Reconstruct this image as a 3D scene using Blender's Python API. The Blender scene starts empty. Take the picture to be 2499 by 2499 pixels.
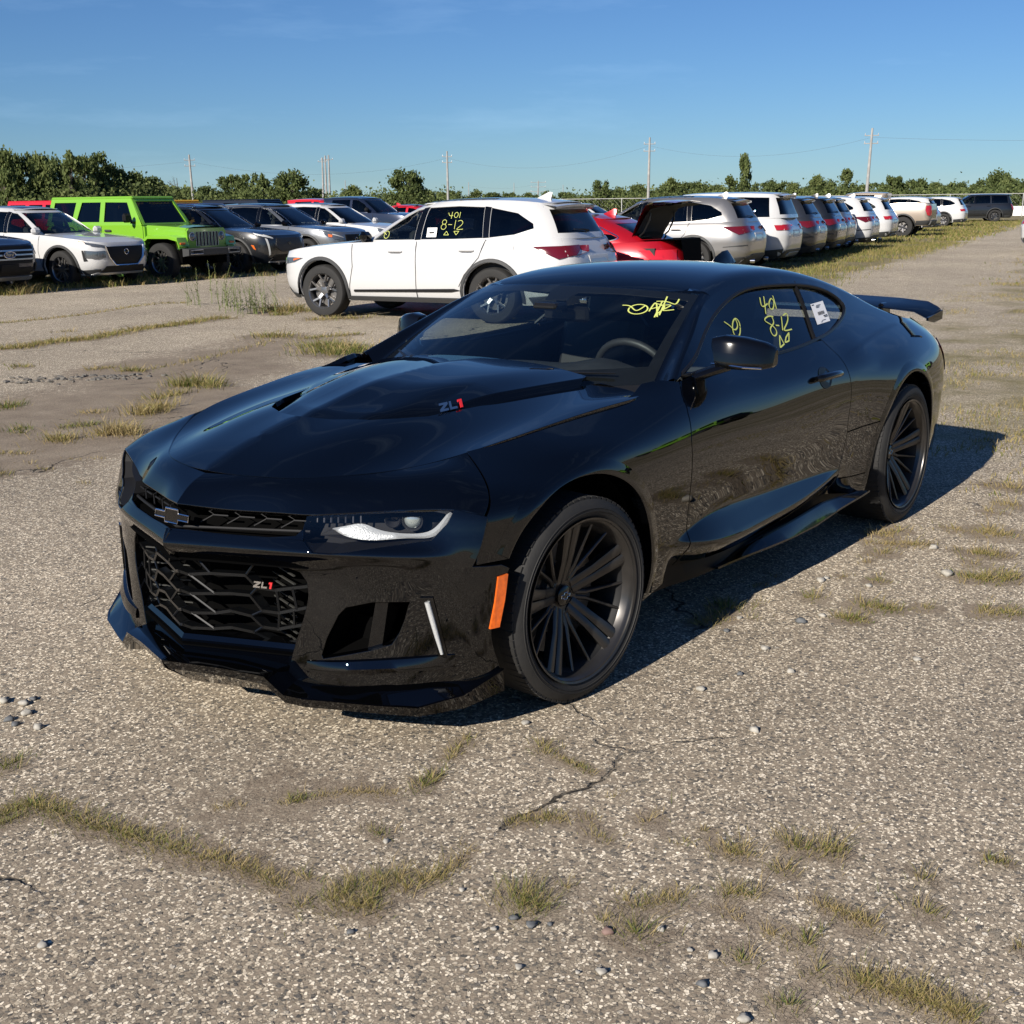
import bpy, math, random
import numpy as np
from mathutils import Vector, Matrix
from mathutils.geometry import delaunay_2d_cdt
R = math.radians
random.seed(7); RNG = np.random.default_rng(11)
scene = bpy.context.scene
COL = scene.collection
# ---------------------------------------------------------------- camera
CAM_LOC = (3.0916, 3.0132, 1.5712); CAM_YAW = 3.7978; CAM_PITCH = .24739; CAM_ROLL = -.01151
cam_data = bpy.data.cameras.new('camera'); cam = bpy.data.objects.new('camera', cam_data); COL.objects.link(cam)
cam_data.sensor_width = 36; cam_data.sensor_fit = 'HORIZONTAL'; cam_data.lens = 36*1.1913
cam_data.clip_start = .05; cam_data.clip_end = 6000
_fw = Vector((math.cos(CAM_YAW)*math.cos(CAM_PITCH), math.sin(CAM_YAW)*math.cos(CAM_PITCH), -math.sin(CAM_PITCH)))
_r = _fw.cross(Vector((0,0,1))).normalized(); _u = _r.cross(_fw)
_r2 = _r*math.cos(CAM_ROLL)+_u*math.sin(CAM_ROLL); _u2 = -_r*math.sin(CAM_ROLL)+_u*math.cos(CAM_ROLL)
cam.matrix_world = Matrix(((_r2.x,_u2.x,-_fw.x,CAM_LOC[0]),(_r2.y,_u2.y,-_fw.y,CAM_LOC[1]),(_r2.z,_u2.z,-_fw.z,CAM_LOC[2]),(0,0,0,1)))
scene.camera = cam
# ---------------------------------------------------------------- sky, sun, exposure
SUN_EL = R(28.0); SUN_AZ = math.atan2(.054, 1.0)      # towards the sun, measured from +x
world = bpy.data.worlds.new('World'); scene.world = world; world.use_nodes = True
wn = world.node_tree.nodes; wl = world.node_tree.links; wn.clear()
w_out = wn.new('ShaderNodeOutputWorld'); w_bg = wn.new('ShaderNodeBackground'); w_sky = wn.new('ShaderNodeTexSky')
w_sky.sky_type = 'NISHITA'; w_sky.sun_disc = False; w_sky.sun_elevation = SUN_EL
w_sky.sun_rotation = math.pi/2-SUN_AZ; w_sky.altitude = 200; w_sky.air_density = 1.0; w_sky.dust_density = 0.0; w_sky.ozone_density = 3.0
w_bg.inputs['Strength'].default_value = 0.058
# faint high cirrus, everywhere in the sky alike
w_tc = wn.new('ShaderNodeTexCoord'); w_map = wn.new('ShaderNodeMapping'); w_map.inputs['Scale'].default_value = (2.2, 2.2, 13.0)
w_no = wn.new('ShaderNodeTexNoise'); w_no.inputs['Scale'].default_value = 1.7; w_no.inputs['Detail'].default_value = 7; w_no.inputs['Roughness'].default_value = .6
w_rp = wn.new('ShaderNodeValToRGB'); w_rp.color_ramp.elements[0].position = .55; w_rp.color_ramp.elements[1].position = .80
w_rp.color_ramp.elements[1].color = (.075,.075,.075,1); w_rp.color_ramp.elements[0].color = (0,0,0,1)
w_mx = wn.new('ShaderNodeMixRGB'); w_mx.inputs[2].default_value = (30,27,23,1)
wl.new(w_tc.outputs['Generated'], w_map.inputs[0]); wl.new(w_map.outputs[0], w_no.inputs[0]); wl.new(w_no.outputs[0], w_rp.inputs[0])
wl.new(w_rp.outputs[0], w_mx.inputs[0]); wl.new(w_sky.outputs[0], w_mx.inputs[1]); w_wb = wn.new('ShaderNodeVectorMath'); w_wb.operation = 'MULTIPLY'; w_wb.inputs[1].default_value = (.41,.61,.90)   # the photo's cool white balance, same all over the sky
wl.new(w_mx.outputs[0], w_wb.inputs[0]); wl.new(w_wb.outputs[0], w_bg.inputs[0]); wl.new(w_bg.outputs[0], w_out.inputs[0])
sun_data = bpy.data.lights.new('sun', 'SUN'); sun_data.energy = 4.6; sun_data.angle = R(.53); sun_data.color = (1, .93, .83)
sun = bpy.data.objects.new('sun', sun_data); COL.objects.link(sun)
_sd = Vector((math.cos(SUN_AZ)*math.cos(SUN_EL), math.sin(SUN_AZ)*math.cos(SUN_EL), math.sin(SUN_EL)))
sun.rotation_euler = _sd.to_track_quat('Z', 'Y').to_euler(); sun.location = (0,0,30)
scene.view_settings.view_transform = 'Standard'; scene.view_settings.look = 'None'
scene.view_settings.exposure = 0.70; scene.view_settings.gamma = 1; scene.view_settings.use_curve_mapping = False
scene.cycles.max_bounces = 8; scene.cycles.transparent_max_bounces = 16; scene.cycles.caustics_reflective = False; scene.cycles.caustics_refractive = False
# ---------------------------------------------------------------- spline helpers
def nat_m(t, Y):
    """second derivatives of the natural cubic spline through (t, Y); Y is (n, ...)"""
    t = np.asarray(t, float); Y = np.asarray(Y, float); n = len(t)
    h = np.diff(t); A = np.zeros((n, n)); B = np.zeros_like(Y)
    A[0, 0] = A[-1, -1] = 1
    for i in range(1, n-1):
        A[i, i-1] = h[i-1]; A[i, i] = 2*(h[i-1]+h[i]); A[i, i+1] = h[i]
        B[i] = 6*((Y[i+1]-Y[i])/h[i]-(Y[i]-Y[i-1])/h[i-1])
    return np.linalg.solve(A, B.reshape(n, -1)).reshape(Y.shape)
class Spl:
    """natural cubic spline, linear outside; values may be vectors"""
    def __init__(s, t, Y):
        s.t = np.asarray(t, float); s.Y = np.asarray(Y, float)
        if s.t[0] > s.t[-1]: s.t = s.t[::-1]; s.Y = s.Y[::-1]
        s.M = nat_m(s.t, s.Y)
    def __call__(s, x):
        x = np.asarray(x, float); t = s.t; xc = np.clip(x, t[0], t[-1])
        i = np.clip(np.searchsorted(t, xc)-1, 0, len(t)-2); h = t[i+1]-t[i]
        a = (t[i+1]-xc)/h; b = (xc-t[i])/h
        e = (Ellipsis,)+(None,)*(s.Y.ndim-1)
        v = a[e]*s.Y[i]+b[e]*s.Y[i+1]+((a**3-a)*h*h/6)[e]*s.M[i]+((b**3-b)*h*h/6)[e]*s.M[i+1]
        d = x-xc
        if np.any(d != 0):
            d0 = (s.Y[1]-s.Y[0])/(t[1]-t[0])-(t[1]-t[0])*s.M[1]/6
            d1 = (s.Y[-1]-s.Y[-2])/(t[-1]-t[-2])+(t[-1]-t[-2])*s.M[-2]/6
            v = v+np.where((d < 0)[e], d[e]*d0, d[e]*d1)
        return v
class Grid2:
    """tensor natural spline f(u,v) on knots U x V; table values (len(U), len(V)) or vectors"""
    def __init__(s, U, V, T):
        s.su = Spl(U, T); s.V = np.asarray(V, float)
        V = s.V; n = len(V); h = np.diff(V); A = np.zeros((n, n)); Bm = np.zeros((n, n)); A[0,0]=A[-1,-1]=1
        for i in range(1, n-1):
            A[i,i-1]=h[i-1]; A[i,i]=2*(h[i-1]+h[i]); A[i,i+1]=h[i]
            Bm[i,i-1]+=6/h[i-1]; Bm[i,i]-=6/h[i-1]+6/h[i]; Bm[i,i+1]+=6/h[i]
        s.Q = np.linalg.solve(A, Bm)
    def __call__(s, u, v):
        u = np.atleast_1d(np.asarray(u, float)); v = np.atleast_1d(np.asarray(v, float))
        Y = s.su(u); vec = Y.ndim == 3
        if not vec: Y = Y[..., None]
        M = np.einsum('ij,njk->nik', s.Q, Y); V = s.V
        xc = np.clip(v, V[0], V[-1]); i = np.clip(np.searchsorted(V, xc)-1, 0, len(V)-2); h = V[i+1]-V[i]
        a = ((V[i+1]-xc)/h)[:,None]; b = ((xc-V[i])/h)[:,None]; h = h[:,None]; r = np.arange(len(v))
        o = a*Y[r,i]+b*Y[r,i+1]+((a**3-a)*M[r,i]+(b**3-b)*M[r,i+1])*h*h/6
        d = v-xc
        if np.any(d != 0):
            h0=V[1]-V[0]; h1=V[-1]-V[-2]
            d0=(Y[:,1]-Y[:,0])/h0-h0*M[:,1]/6; d1=(Y[:,-1]-Y[:,-2])/h1+h1*M[:,-2]/6
            o = o+np.where((d<0)[:,None], d[:,None]*d0, d[:,None]*d1)
        return o if vec else o[:,0]
def sm(a, b, t):
    t = np.clip((np.asarray(t, float)-a)/(b-a), 0, 1); return t*t*(3-2*t)
# ---------------------------------------------------------------- coupe side y = S(x, z)
CX = [.50, .30, 0., -.35, -.70, -1.30, -1.90, -2.30, -2.60, -2.85, -3.20, -3.60, -3.85]
CZ = [.15, .34, .50, .64, .74, .82, .88, .95, 1.08, 1.24]
CY = [[.83,.850,.850,.835,.785,.60,.40,.20,.0,-.2],
      [.89,.908,.913,.903,.860,.665,.47,.30,.1,-.1],
      [.895,.915,.926,.930,.912,.820,.640,.44,.2,0.],
      [.875,.900,.915,.926,.921,.886,.790,.61,.4,.2],
      [.860,.885,.901,.918,.917,.898,.858,.765,.62,.48],
      [.850,.870,.887,.910,.909,.893,.862,.787,.68,.552],
      [.855,.872,.887,.909,.911,.899,.870,.800,.69,.552],
      [.880,.890,.902,.920,.925,.908,.870,.795,.68,.535],
      [.915,.925,.932,.945,.941,.912,.860,.775,.655,.505],
      [.930,.942,.950,.956,.946,.912,.853,.755,.625,.470],
      [.900,.912,.922,.927,.917,.882,.822,.718,.570,.410],
      [.800,.822,.838,.843,.832,.797,.735,.625,.475,.320],
      [.69,.715,.735,.740,.725,.685,.62,.51,.37,.230]]
S_side = Grid2(CX, CZ, CY)
# ---------------------------------------------------------------- coupe hood z = H(x, y), y >= 0
HX = [.78,.60,.45,.30,.15,-.10,-.40,-.68]
HY = [0.,.12,.22,.32,.42,.52,.62,.72,.82]
HZ = [[.761,.748,.740,.728,.714,.700,.686,.668,.65],
      [.828,.815,.803,.785,.766,.756,.751,.745,.73],
      [.871,.858,.848,.829,.804,.789,.784,.781,.77],
      [.904,.891,.883,.865,.838,.820,.817,.819,.81],
      [.925,.913,.906,.890,.866,.847,.842,.845,.835],
      [.947,.938,.932,.919,.899,.883,.876,.876,.868],
      [.963,.957,.952,.943,.928,.915,.909,.908,.90],
      [.962,.960,.956,.949,.940,.931,.926,.924,.915]]
H_hood = Grid2(HX, HY, HZ)
# ---------------------------------------------------------------- materials
MATS = {}
def mat(name, col=(.5,.5,.5), rough=.5, metal=0., coat=0., coat_rough=.03, coat_ior=1.5, spec=.5, emit=None, bump=None, noise=None):
    """principled material; bump=(scale,strength); noise=(scale, amount) varies the colour a little"""
    if name in MATS: return MATS[name]
    m = bpy.data.materials.new(name); m.use_nodes = True; n = m.node_tree.nodes; l = m.node_tree.links; b = n['Principled BSDF']
    b.inputs['Base Color'].default_value = (*col, 1); b.inputs['Roughness'].default_value = rough; b.inputs['Metallic'].default_value = metal
    b.inputs['Coat Weight'].default_value = coat; b.inputs['Coat IOR'].default_value = coat_ior; b.inputs['Coat Roughness'].default_value = coat_rough; b.inputs['Specular IOR Level'].default_value = spec
    if emit: b.inputs['Emission Color'].default_value = (*emit[0], 1); b.inputs['Emission Strength'].default_value = emit[1]
    if bump or noise:
        tc = n.new('ShaderNodeTexCoord'); t = n.new('ShaderNodeTexNoise'); l.new(tc.outputs['Object'], t.inputs[0]); t.inputs['Detail'].default_value = 5
        t.inputs['Scale'].default_value = (bump or noise)[0]
        if bump:
            bp = n.new('ShaderNodeBump'); bp.inputs['Strength'].default_value = bump[1]; bp.inputs['Distance'].default_value = .01
            l.new(t.outputs[0], bp.inputs['Height']); l.new(bp.outputs[0], b.inputs['Normal'])
        if noise:
            t2 = n.new('ShaderNodeTexNoise'); l.new(tc.outputs['Object'], t2.inputs[0]); t2.inputs['Scale'].default_value = noise[0]; t2.inputs['Detail'].default_value = 6
            mr = n.new('ShaderNodeMapRange'); mr.inputs['From Min'].default_value = .3; mr.inputs['From Max'].default_value = .7
            mr.inputs['To Min'].default_value = 1-noise[1]; mr.inputs['To Max'].default_value = 1+noise[1]
            mx = n.new('ShaderNodeVectorMath'); mx.operation = 'SCALE'; mx.inputs[0].default_value = col; l.new(t2.outputs[0], mr.inputs[0]); l.new(mr.outputs[0], mx.inputs['Scale']); l.new(mx.outputs[0], b.inputs['Base Color'])
            mr2 = n.new('ShaderNodeMapRange'); mr2.inputs['To Min'].default_value = max(0,rough-.08); mr2.inputs['To Max'].default_value = min(1,rough+.1); l.new(t2.outputs[0], mr2.inputs[0]); l.new(mr2.outputs[0], b.inputs['Roughness'])
    MATS[name] = m; return m
def glass(name, tint=(.5,.55,.55), ior=1.5):
    """thin tinted pane: straight-through tinted transmission plus a sharp reflection"""
    if name in MATS: return MATS[name]
    m = bpy.data.materials.new(name); m.use_nodes = True; n = m.node_tree.nodes; l = m.node_tree.links; n.clear()
    o = n.new('ShaderNodeOutputMaterial'); mx = n.new('ShaderNodeMixShader'); tr = n.new('ShaderNodeBsdfTransparent'); gl = n.new('ShaderNodeBsdfGlossy'); fr = n.new('ShaderNodeFresnel')
    tr.inputs[0].default_value = (*tint, 1); gl.inputs['Roughness'].default_value = .0; gl.inputs['Color'].default_value = (1,1,1,1); geo = n.new('ShaderNodeNewGeometry'); mr_ = n.new('ShaderNodeMapRange'); mr_.inputs[3].default_value = ior; mr_.inputs[4].default_value = 1/ior; l.new(geo.outputs['Backfacing'], mr_.inputs[0]); l.new(mr_.outputs[0], fr.inputs[0])   # same reflectance from both sides of the thin pane
    l.new(fr.outputs[0], mx.inputs[0]); l.new(tr.outputs[0], mx.inputs[1]); l.new(gl.outputs[0], mx.inputs[2]); l.new(mx.outputs[0], o.inputs[0])
    MATS[name] = m; return m
# ---------------------------------------------------------------- mesh builders
def new_obj(name, me, parent=None, m=None):
    o = bpy.data.objects.new(name, me); COL.objects.link(o)
    if parent is not None: o.parent = parent
    if m is not None and len(me.materials) == 0: me.materials.append(m)
    return o
def empty(name, loc=(0,0,0), rz=0, label=None, cat=None, group=None):
    o = bpy.data.objects.new(name, None); COL.objects.link(o); o.location = loc; o.rotation_euler = (0,0,rz); o.empty_display_size = .2
    return tag(o, label, cat, group)
def tag(o, label=None, cat=None, group=None, kind=None):
    if label: o['label'] = label
    if cat: o['category'] = cat
    if group: o['group'] = group
    if kind: o['kind'] = kind
    return o
class MB:
    """collects triangles, quads and n-gons; build() links ONE mesh object"""
    def __init__(s): s.v = []; s.f = []; s.n = 0; s.mi = []
    def add(s, v, f, mi=0):
        v = [tuple(map(float, p)) for p in v]; k = s.n; s.v += v; s.n += len(v)
        for q in f: s.f.append(tuple(i+k for i in q)); s.mi.append(mi)
        return s
    def box(s, c, d, rot=None, bev=0, mi=0):
        hx, hy, hz = d[0]/2, d[1]/2, d[2]/2
        if bev <= 0:
            v = [(x,y,z) for x in (-hx,hx) for y in (-hy,hy) for z in (-hz,hz)]
            f = [(0,1,3,2),(4,6,7,5),(0,4,5,1),(2,3,7,6),(0,2,6,4),(1,5,7,3)]
        else:
            b = min(bev, hx*.95, hy*.95, hz*.95); v = []; ix = {}
            for sx in (-1,1):
                for sy in (-1,1):
                    for sz in (-1,1):
                        for a in range(3):
                            p = [sx*(hx-b), sy*(hy-b), sz*(hz-b)]; p[a] = (sx*hx, sy*hy, sz*hz)[a]; ix[(sx,sy,sz,a)] = len(v); v.append(tuple(p))
            f = []
            for a in range(3):
                o1, o2 = (a+1)%3, (a+2)%3
                for sg in (-1,1):
                    q = []
                    for u, w in ((-1,-1),(1,-1),(1,1),(-1,1)):
                        k = [0,0,0]; k[a] = sg; k[o1] = u; k[o2] = w; q.append(ix[(*k,a)])
                    f.append(tuple(q if sg > 0 else q[::-1]))
            for a in range(3):
                o1, o2 = (a+1)%3, (a+2)%3
                for u in (-1,1):
                    for w in (-1,1):
                        k0 = [0,0,0]; k0[a] = -1; k0[o1] = u; k0[o2] = w; k1 = list(k0); k1[a] = 1
                        q = (ix[(*k0,o1)], ix[(*k1,o1)], ix[(*k1,o2)], ix[(*k0,o2)]); f.append(q if u*w > 0 else q[::-1])
            for sx in (-1,1):
                for sy in (-1,1):
                    for sz in (-1,1):
                        q = (ix[(sx,sy,sz,0)], ix[(sx,sy,sz,1)], ix[(sx,sy,sz,2)]); f.append(q if sx*sy*sz > 0 else q[::-1])
        M = rot.to_3x3() if rot is not None else None
        v = [tuple((M @ Vector(p) if M else Vector(p))+Vector(c)) for p in v]
        return s.add(v, f, mi)
    def tube(s, pts, rad, n=8, closed=False, caps=True, mi=0, flat=1.0):
        pts = [Vector(p) for p in pts]; N = len(pts); rr = rad if hasattr(rad, '__len__') else [rad]*N; v = []; prev = None
        for i, p in enumerate(pts):
            a = pts[(i-1) % N] if (closed or i > 0) else p; b = pts[(i+1) % N] if (closed or i < N-1) else p
            t = (b-a).normalized() if (b-a).length > 1e-9 else Vector((0,0,1))
            if prev is None: q = t.cross(Vector((0,0,1))); q = q if q.length > .05 else t.cross(Vector((0,1,0)))
            else: q = prev - t*prev.dot(t)
            q.normalize(); prev = q; w = t.cross(q)
            for k in range(n):
                an = 2*math.pi*k/n; v.append(p+(q*math.cos(an)+w*math.sin(an)*flat)*rr[i])
        f = []
        for i in range(N if closed else N-1):
            j = (i+1) % N
            for k in range(n): f.append((i*n+k, i*n+(k+1)%n, j*n+(k+1)%n, j*n+k))
        if caps and not closed: f.append(tuple(range(n))[::-1]); f.append(tuple((N-1)*n+k for k in range(n)))
        return s.add(v, f, mi)
    def lathe(s, prof, n=48, axis='y', c=(0,0,0), closed=False, mi=0, a0=0, a1=2*math.pi):
        """prof: (along axis, radius)"""
        full = abs(a1-a0-2*math.pi) < 1e-6; m = n if full else n+1; v = []
        for i in range(m):
            a = a0+(a1-a0)*i/n
            for h, r in prof:
                p = (r*math.cos(a), h, r*math.sin(a)) if axis == 'y' else ((h, r*math.cos(a), r*math.sin(a)) if axis == 'x' else (r*math.cos(a), r*math.sin(a), h))
                v.append((p[0]+c[0], p[1]+c[1], p[2]+c[2]))
        k = len(prof); f = []
        for i in range(n):
            j = (i+1) % m
            for q in range(k if closed else k-1):
                w = (q+1) % k; f.append((i*k+q, i*k+w, j*k+w, j*k+q))
        return s.add(v, f, mi)
    def prism(s, poly, ext, fn=None, mi=0):
        """poly: 3D loop (planar or nearly), ext: vector; closed solid"""
        n = len(poly); e = np.array(ext, float); a = [np.array(p, float) for p in poly]
        v = a+[p+e for p in a]; f = [tuple(range(n))[::-1], tuple(range(n, 2*n))]+[(i, (i+1)%n, n+(i+1)%n, n+i) for i in range(n)]
        return s.add(v, f, mi)
    def grid(s, G, close_u=False, mi=0):
        G = np.asarray(G, float); a, b = G.shape[:2]; f = []
        for i in range(a if close_u else a-1):
            for j in range(b-1): f.append((i*b+j, ((i+1)%a)*b+j, ((i+1)%a)*b+j+1, i*b+j+1))
        return s.add(G.reshape(-1,3), f, mi)
    def mirror(s):
        o = MB(); o.v = [(x,-y,z) for x,y,z in s.v]; o.f = [q[::-1] for q in s.f]; o.mi = list(s.mi); o.n = s.n; return o
    def mesh(s, name, mats, smooth=None):
        me = bpy.data.meshes.new(name); me.from_pydata(s.v, [], s.f)
        for m in (mats if isinstance(mats, (list, tuple)) else [mats]): me.materials.append(m)
        if max(s.mi, default=0) > 0: me.polygons.foreach_set('material_index', s.mi)
        me.polygons.foreach_set('use_smooth', [smooth is not None]*len(me.polygons))
        me.update()
        if smooth is not None:
            me.set_sharp_from_angle(angle=R(smooth))
        return me
    def build(s, name, mats, parent=None, smooth=None):
        return new_obj(name, s.mesh(name, mats, smooth), parent)
# trimmed panels: a polygon in the parameter plane of a smooth surface, triangulated and lifted onto it
def in_poly(P, poly):
    P = np.asarray(P); poly = np.asarray(poly); x, y = P[:,0], P[:,1]; c = np.zeros(len(P), bool); q = poly[-1]
    for p in poly:
        k = (p[1] > y) != (q[1] > y)
        with np.errstate(divide='ignore', invalid='ignore'): xi = (q[0]-p[0])*(y-p[1])/(q[1]-p[1])+p[0]
        c ^= k & (x < xi); q = p
    return c
def resamp(poly, step, closed=True):
    poly = np.asarray(poly, float); out = []; n = len(poly)
    for i in range(n if closed else n-1):
        a, b = poly[i], poly[(i+1)%n]; k = max(1, int(math.ceil(np.hypot(*(b-a))/step)))
        for j in range(k): out.append(a+(b-a)*j/k)
    if not closed: out.append(poly[-1])
    return np.array(out)
def curve(pts, n=24, closed=False):
    """smooth curve through points (any dimension)"""
    pts = np.asarray(pts, float)
    if closed:
        k = 3; ext = np.concatenate([pts[-k:], pts, pts[:k]]); d = np.r_[0, np.cumsum(np.linalg.norm(np.diff(ext, axis=0), axis=1)**.5)]
        t = np.linspace(d[k], d[k+len(pts)], n, endpoint=False); return Spl(d, ext)(t)
    d = np.r_[0, np.cumsum(np.linalg.norm(np.diff(pts, axis=0), axis=1)**.7)]
    return Spl(d, pts)(np.linspace(0, d[-1], n))
def triangulate(outer, holes, step, lines=(), bstep=None):
    bstep = bstep or step; loops = [resamp(outer, bstep)]+[resamp(h, bstep) for h in holes]; V = []; E = []
    for L in loops:
        k = len(V); V += list(L); E += [(k+i, k+(i+1)%len(L)) for i in range(len(L))]
    B = np.array(V)
    for L in lines:
        L = resamp(L, bstep, False); ok = in_poly(L, loops[0])
        for h in loops[1:]: ok &= ~in_poly(L, h)
        dd = np.array([np.min((B[:,0]-p[0])**2+(B[:,1]-p[1])**2) for p in L]); ok &= dd > (.25*bstep)**2; prev = None
        for p, o in zip(L, ok):
            if o:
                V.append(p)
                if prev is not None: E.append((prev, len(V)-1))
                prev = len(V)-1
            else: prev = None
    A = np.array(V); lo = A.min(0); hi = A.max(0)
    gx, gy = np.meshgrid(np.arange(lo[0]+step*.37, hi[0], step), np.arange(lo[1]+step*.41, hi[1], step)); G = np.stack([gx.ravel(), gy.ravel()], 1)
    ok = in_poly(G, loops[0])
    for h in loops[1:]: ok &= ~in_poly(G, h)
    G = G[ok]
    if len(G):
        D = np.full(len(G), 9e9)
        for i in range(0, len(A), 200): D = np.minimum(D, (((G[:,None]-A[None,i:i+200])**2).sum(-1)).min(1))
        G = G[D > (.5*step)**2]
    pts = [Vector((float(p[0]), float(p[1]))) for p in A]+[Vector((float(p[0]), float(p[1]))) for p in G]
    r = delaunay_2d_cdt(pts, E, [], 0, 1e-7); vv = np.array([(p.x, p.y) for p in r[0]]); ff = np.array([f for f in r[2] if len(f) == 3])
    cen = vv[ff].mean(1); ok = in_poly(cen, loops[0])
    for h in loops[1:]: ok &= ~in_poly(cen, h)
    return vv, ff[ok], loops
def surf_normals(fn, uv, hint, e=2e-3):
    a = fn(uv+[e,0])-fn(uv-[e,0]); b = fn(uv+[0,e])-fn(uv-[0,e]); n = np.cross(a, b); n /= np.linalg.norm(n, axis=1)[:,None]+1e-12
    if (n @ np.array(hint)).mean() < 0: n = -n
    return n
def panel(name, fn, outer, holes=(), step=.03, m=None, parent=None, hint=(0,1,0), lip=.012, lines=(), mirror=False, bstep=None, off=0., edge=.0016, ncorner=None, nol=False):
    uv, F, loops = triangulate(outer, holes, step, lines, bstep); P = fn(uv); N = surf_normals(fn, uv, hint); P = P+N*off
    # orient faces along the normals
    fn_ = np.cross(P[F[:,1]]-P[F[:,0]], P[F[:,2]]-P[F[:,0]]); fl = (fn_*N[F[:,0]]).sum(1) < 0; F = F.copy(); F[fl] = F[fl][:, ::-1]
    V = [P]; NN = [N]; faces = [tuple(f) for f in F]; k = len(P)
    if lip > 0 and not nol:
        for li, L in enumerate(loops):
            p = fn(L); n = surf_normals(fn, L, hint); p = p+n*off; t = np.roll(p,-1,0)-np.roll(p,1,0); t /= np.linalg.norm(t, axis=1)[:,None]+1e-12
            o = np.cross(t, n)
            nx = fn(L+.0) ; area = 0.5*np.sum(L[:,0]*np.roll(L[:,1],-1)-np.roll(L[:,0],-1)*L[:,1])
            # outward test: a small parameter-space step
            c2 = np.roll(L,-1,0)-np.roll(L,1,0); d2 = np.stack([c2[:,1], -c2[:,0]], 1); d2 /= np.linalg.norm(d2, axis=1)[:,None]+1e-12
            if area < 0: d2 = -d2
            if li > 0: d2 = -d2
            q = fn(L+d2*1e-3)-fn(L); s_ = np.sign((q*o).sum(1)); s_[s_ == 0] = 1; o = o*s_[:,None]
            r1 = p+o*edge-n*edge; r2 = r1-n*lip; m_ = len(L)
            V += [p, r1, r2]; NN += [n, o, o]
            flip = ((np.cross(np.roll(p,-1,0)-p, r1-p)*(n+o)).sum(1)).mean() < 0
            for i in range(m_):
                j = (i+1) % m_
                for a, b in ((0,1),(1,2)):
                    qd = (k+a*m_+i, k+a*m_+j, k+b*m_+j, k+b*m_+i); faces.append(qd[::-1] if flip else qd)
            k += 3*m_
    V = np.concatenate(V); NN = np.concatenate(NN)
    obs = []
    for sgn in ((1,-1) if mirror else (1,)):
        me = bpy.data.meshes.new(name); me.from_pydata((V*[1,sgn,1]).tolist(), [], faces if sgn > 0 else [f[::-1] for f in faces]); me.polygons.foreach_set('use_smooth', [True]*len(me.polygons)); me.update()
        me.normals_split_custom_set_from_vertices((NN*[1,sgn,1]).tolist())
        for mm in (m if isinstance(m, (list, tuple)) else [m]): me.materials.append(mm)
        obs.append(new_obj(name, me, parent))
    return obs if mirror else obs[0]
def strip(name, A, TA, B, TB, n, m, parent, mirror=False, hint=(0,0,1)):
    """Hermite strip between two curves with end tangents"""
    A, TA, B, TB = (np.asarray(q, float) for q in (A, TA, B, TB)); t = np.linspace(0, 1, n)[:,None,None]
    h0 = 2*t**3-3*t**2+1; h1 = t**3-2*t**2+t; h2 = -2*t**3+3*t**2; h3 = t**3-t**2
    G = h0*A+h1*TA+h2*B+h3*TB; b = MB().grid(G)
    nf = np.cross(G[1,1]-G[0,0], G[0,1]-G[1,0])
    if np.dot(nf, hint) < 0: b.f = [q[::-1] for q in b.f]
    r = [b.build(name, m, parent, smooth=60)]
    if mirror: r.append(b.mirror().build(name, m, parent, smooth=60))
    return r
def ribbon(b, pts, w, nrm, closed=False, mi=0):
    """flat stroke along pts (3D) with surface normal nrm, slightly raised by the caller"""
    pts = np.asarray(pts, float); n = np.asarray(nrm, float); t = np.gradient(pts, axis=0) if len(pts) > 1 else pts*0
    t /= np.linalg.norm(t, axis=1)[:,None]+1e-12; s = np.cross(n, t); s /= np.linalg.norm(s, axis=1)[:,None]+1e-12
    G = np.stack([pts-s*w/2, pts+s*w/2], 1); return b.grid(G, close_u=closed, mi=mi)
def copy_tree(o, parent=None):
    c = o.copy(); COL.objects.link(c); c.parent = parent
    for ch in o.children: copy_tree(ch, c)
    return c
# ================================================================ THE BLACK COUPE (front axle at the origin, facing +x)
def paint_black():
    m = mat('black_car_paint', (.0008,.0009,.0012), rough=.5, coat=1.0, coat_rough=.006, coat_ior=1.6, spec=.0); return m
M_BLK = paint_black()
M_GLOSSK = mat('gloss_black_trim', (.002,.002,.0022), .14, coat=.5, spec=.3)
M_MIRROR = mat('mirror_shell_black', (.003,.003,.0034), .24, spec=.35)
M_SATK = mat('satin_black_plastic', (.006,.006,.0065), .42, spec=.35)
M_MATK = mat('matt_black_plastic', (.006,.006,.0065), .65, spec=.3)
M_VOID = mat('dark_lining', (.0015,.0015,.0015), .9, spec=.05)
M_RUB = mat('tyre_rubber', (.013,.0125,.012), .75, bump=(60,.15), noise=(9,.25))
M_RIM = mat('graphite_alloy', (.052,.049,.047), .32, metal=.7, coat=.2, noise=(14,.12))
M_CHR = mat('chrome', (.75,.75,.76), .12, metal=1.)
M_SILV = mat('silver_lamp_strip', (.46,.47,.465), .3, metal=.15, coat=.5, bump=(220,.25))
M_RED = mat('red_badge', (.55,.02,.025), .25, coat=.6)
M_ORANGE = mat('orange_marker_lens', (.62,.11,.012), .18, coat=1., noise=(80,.15))
M_STEEL = mat('brake_steel', (.20,.19,.18), .45, metal=.9)
M_WS = glass('windscreen_glass', (.70,.76,.75), 1.5)
M_SG = glass('side_window_glass', (.50,.58,.57), 1.52)
M_LENS = glass('headlamp_cover', (.86,.87,.88), 1.45)
M_MARK = mat('yellow_wax_marker', (.50,.55,.14), .8)
M_WHITEP = mat('white_paper', (.80,.80,.80), .7)
M_INK = mat('black_ink', (.02,.02,.02), .7)
M_DASH = mat('grey_dash_vinyl', (.035,.036,.037), .6, noise=(30,.1))
M_SEAT = mat('dark_seat_leather', (.03,.03,.031), .5)
M_GRAYBAR = mat('grille_bar_black', (.003,.0034,.004), .30, spec=.4)
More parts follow.
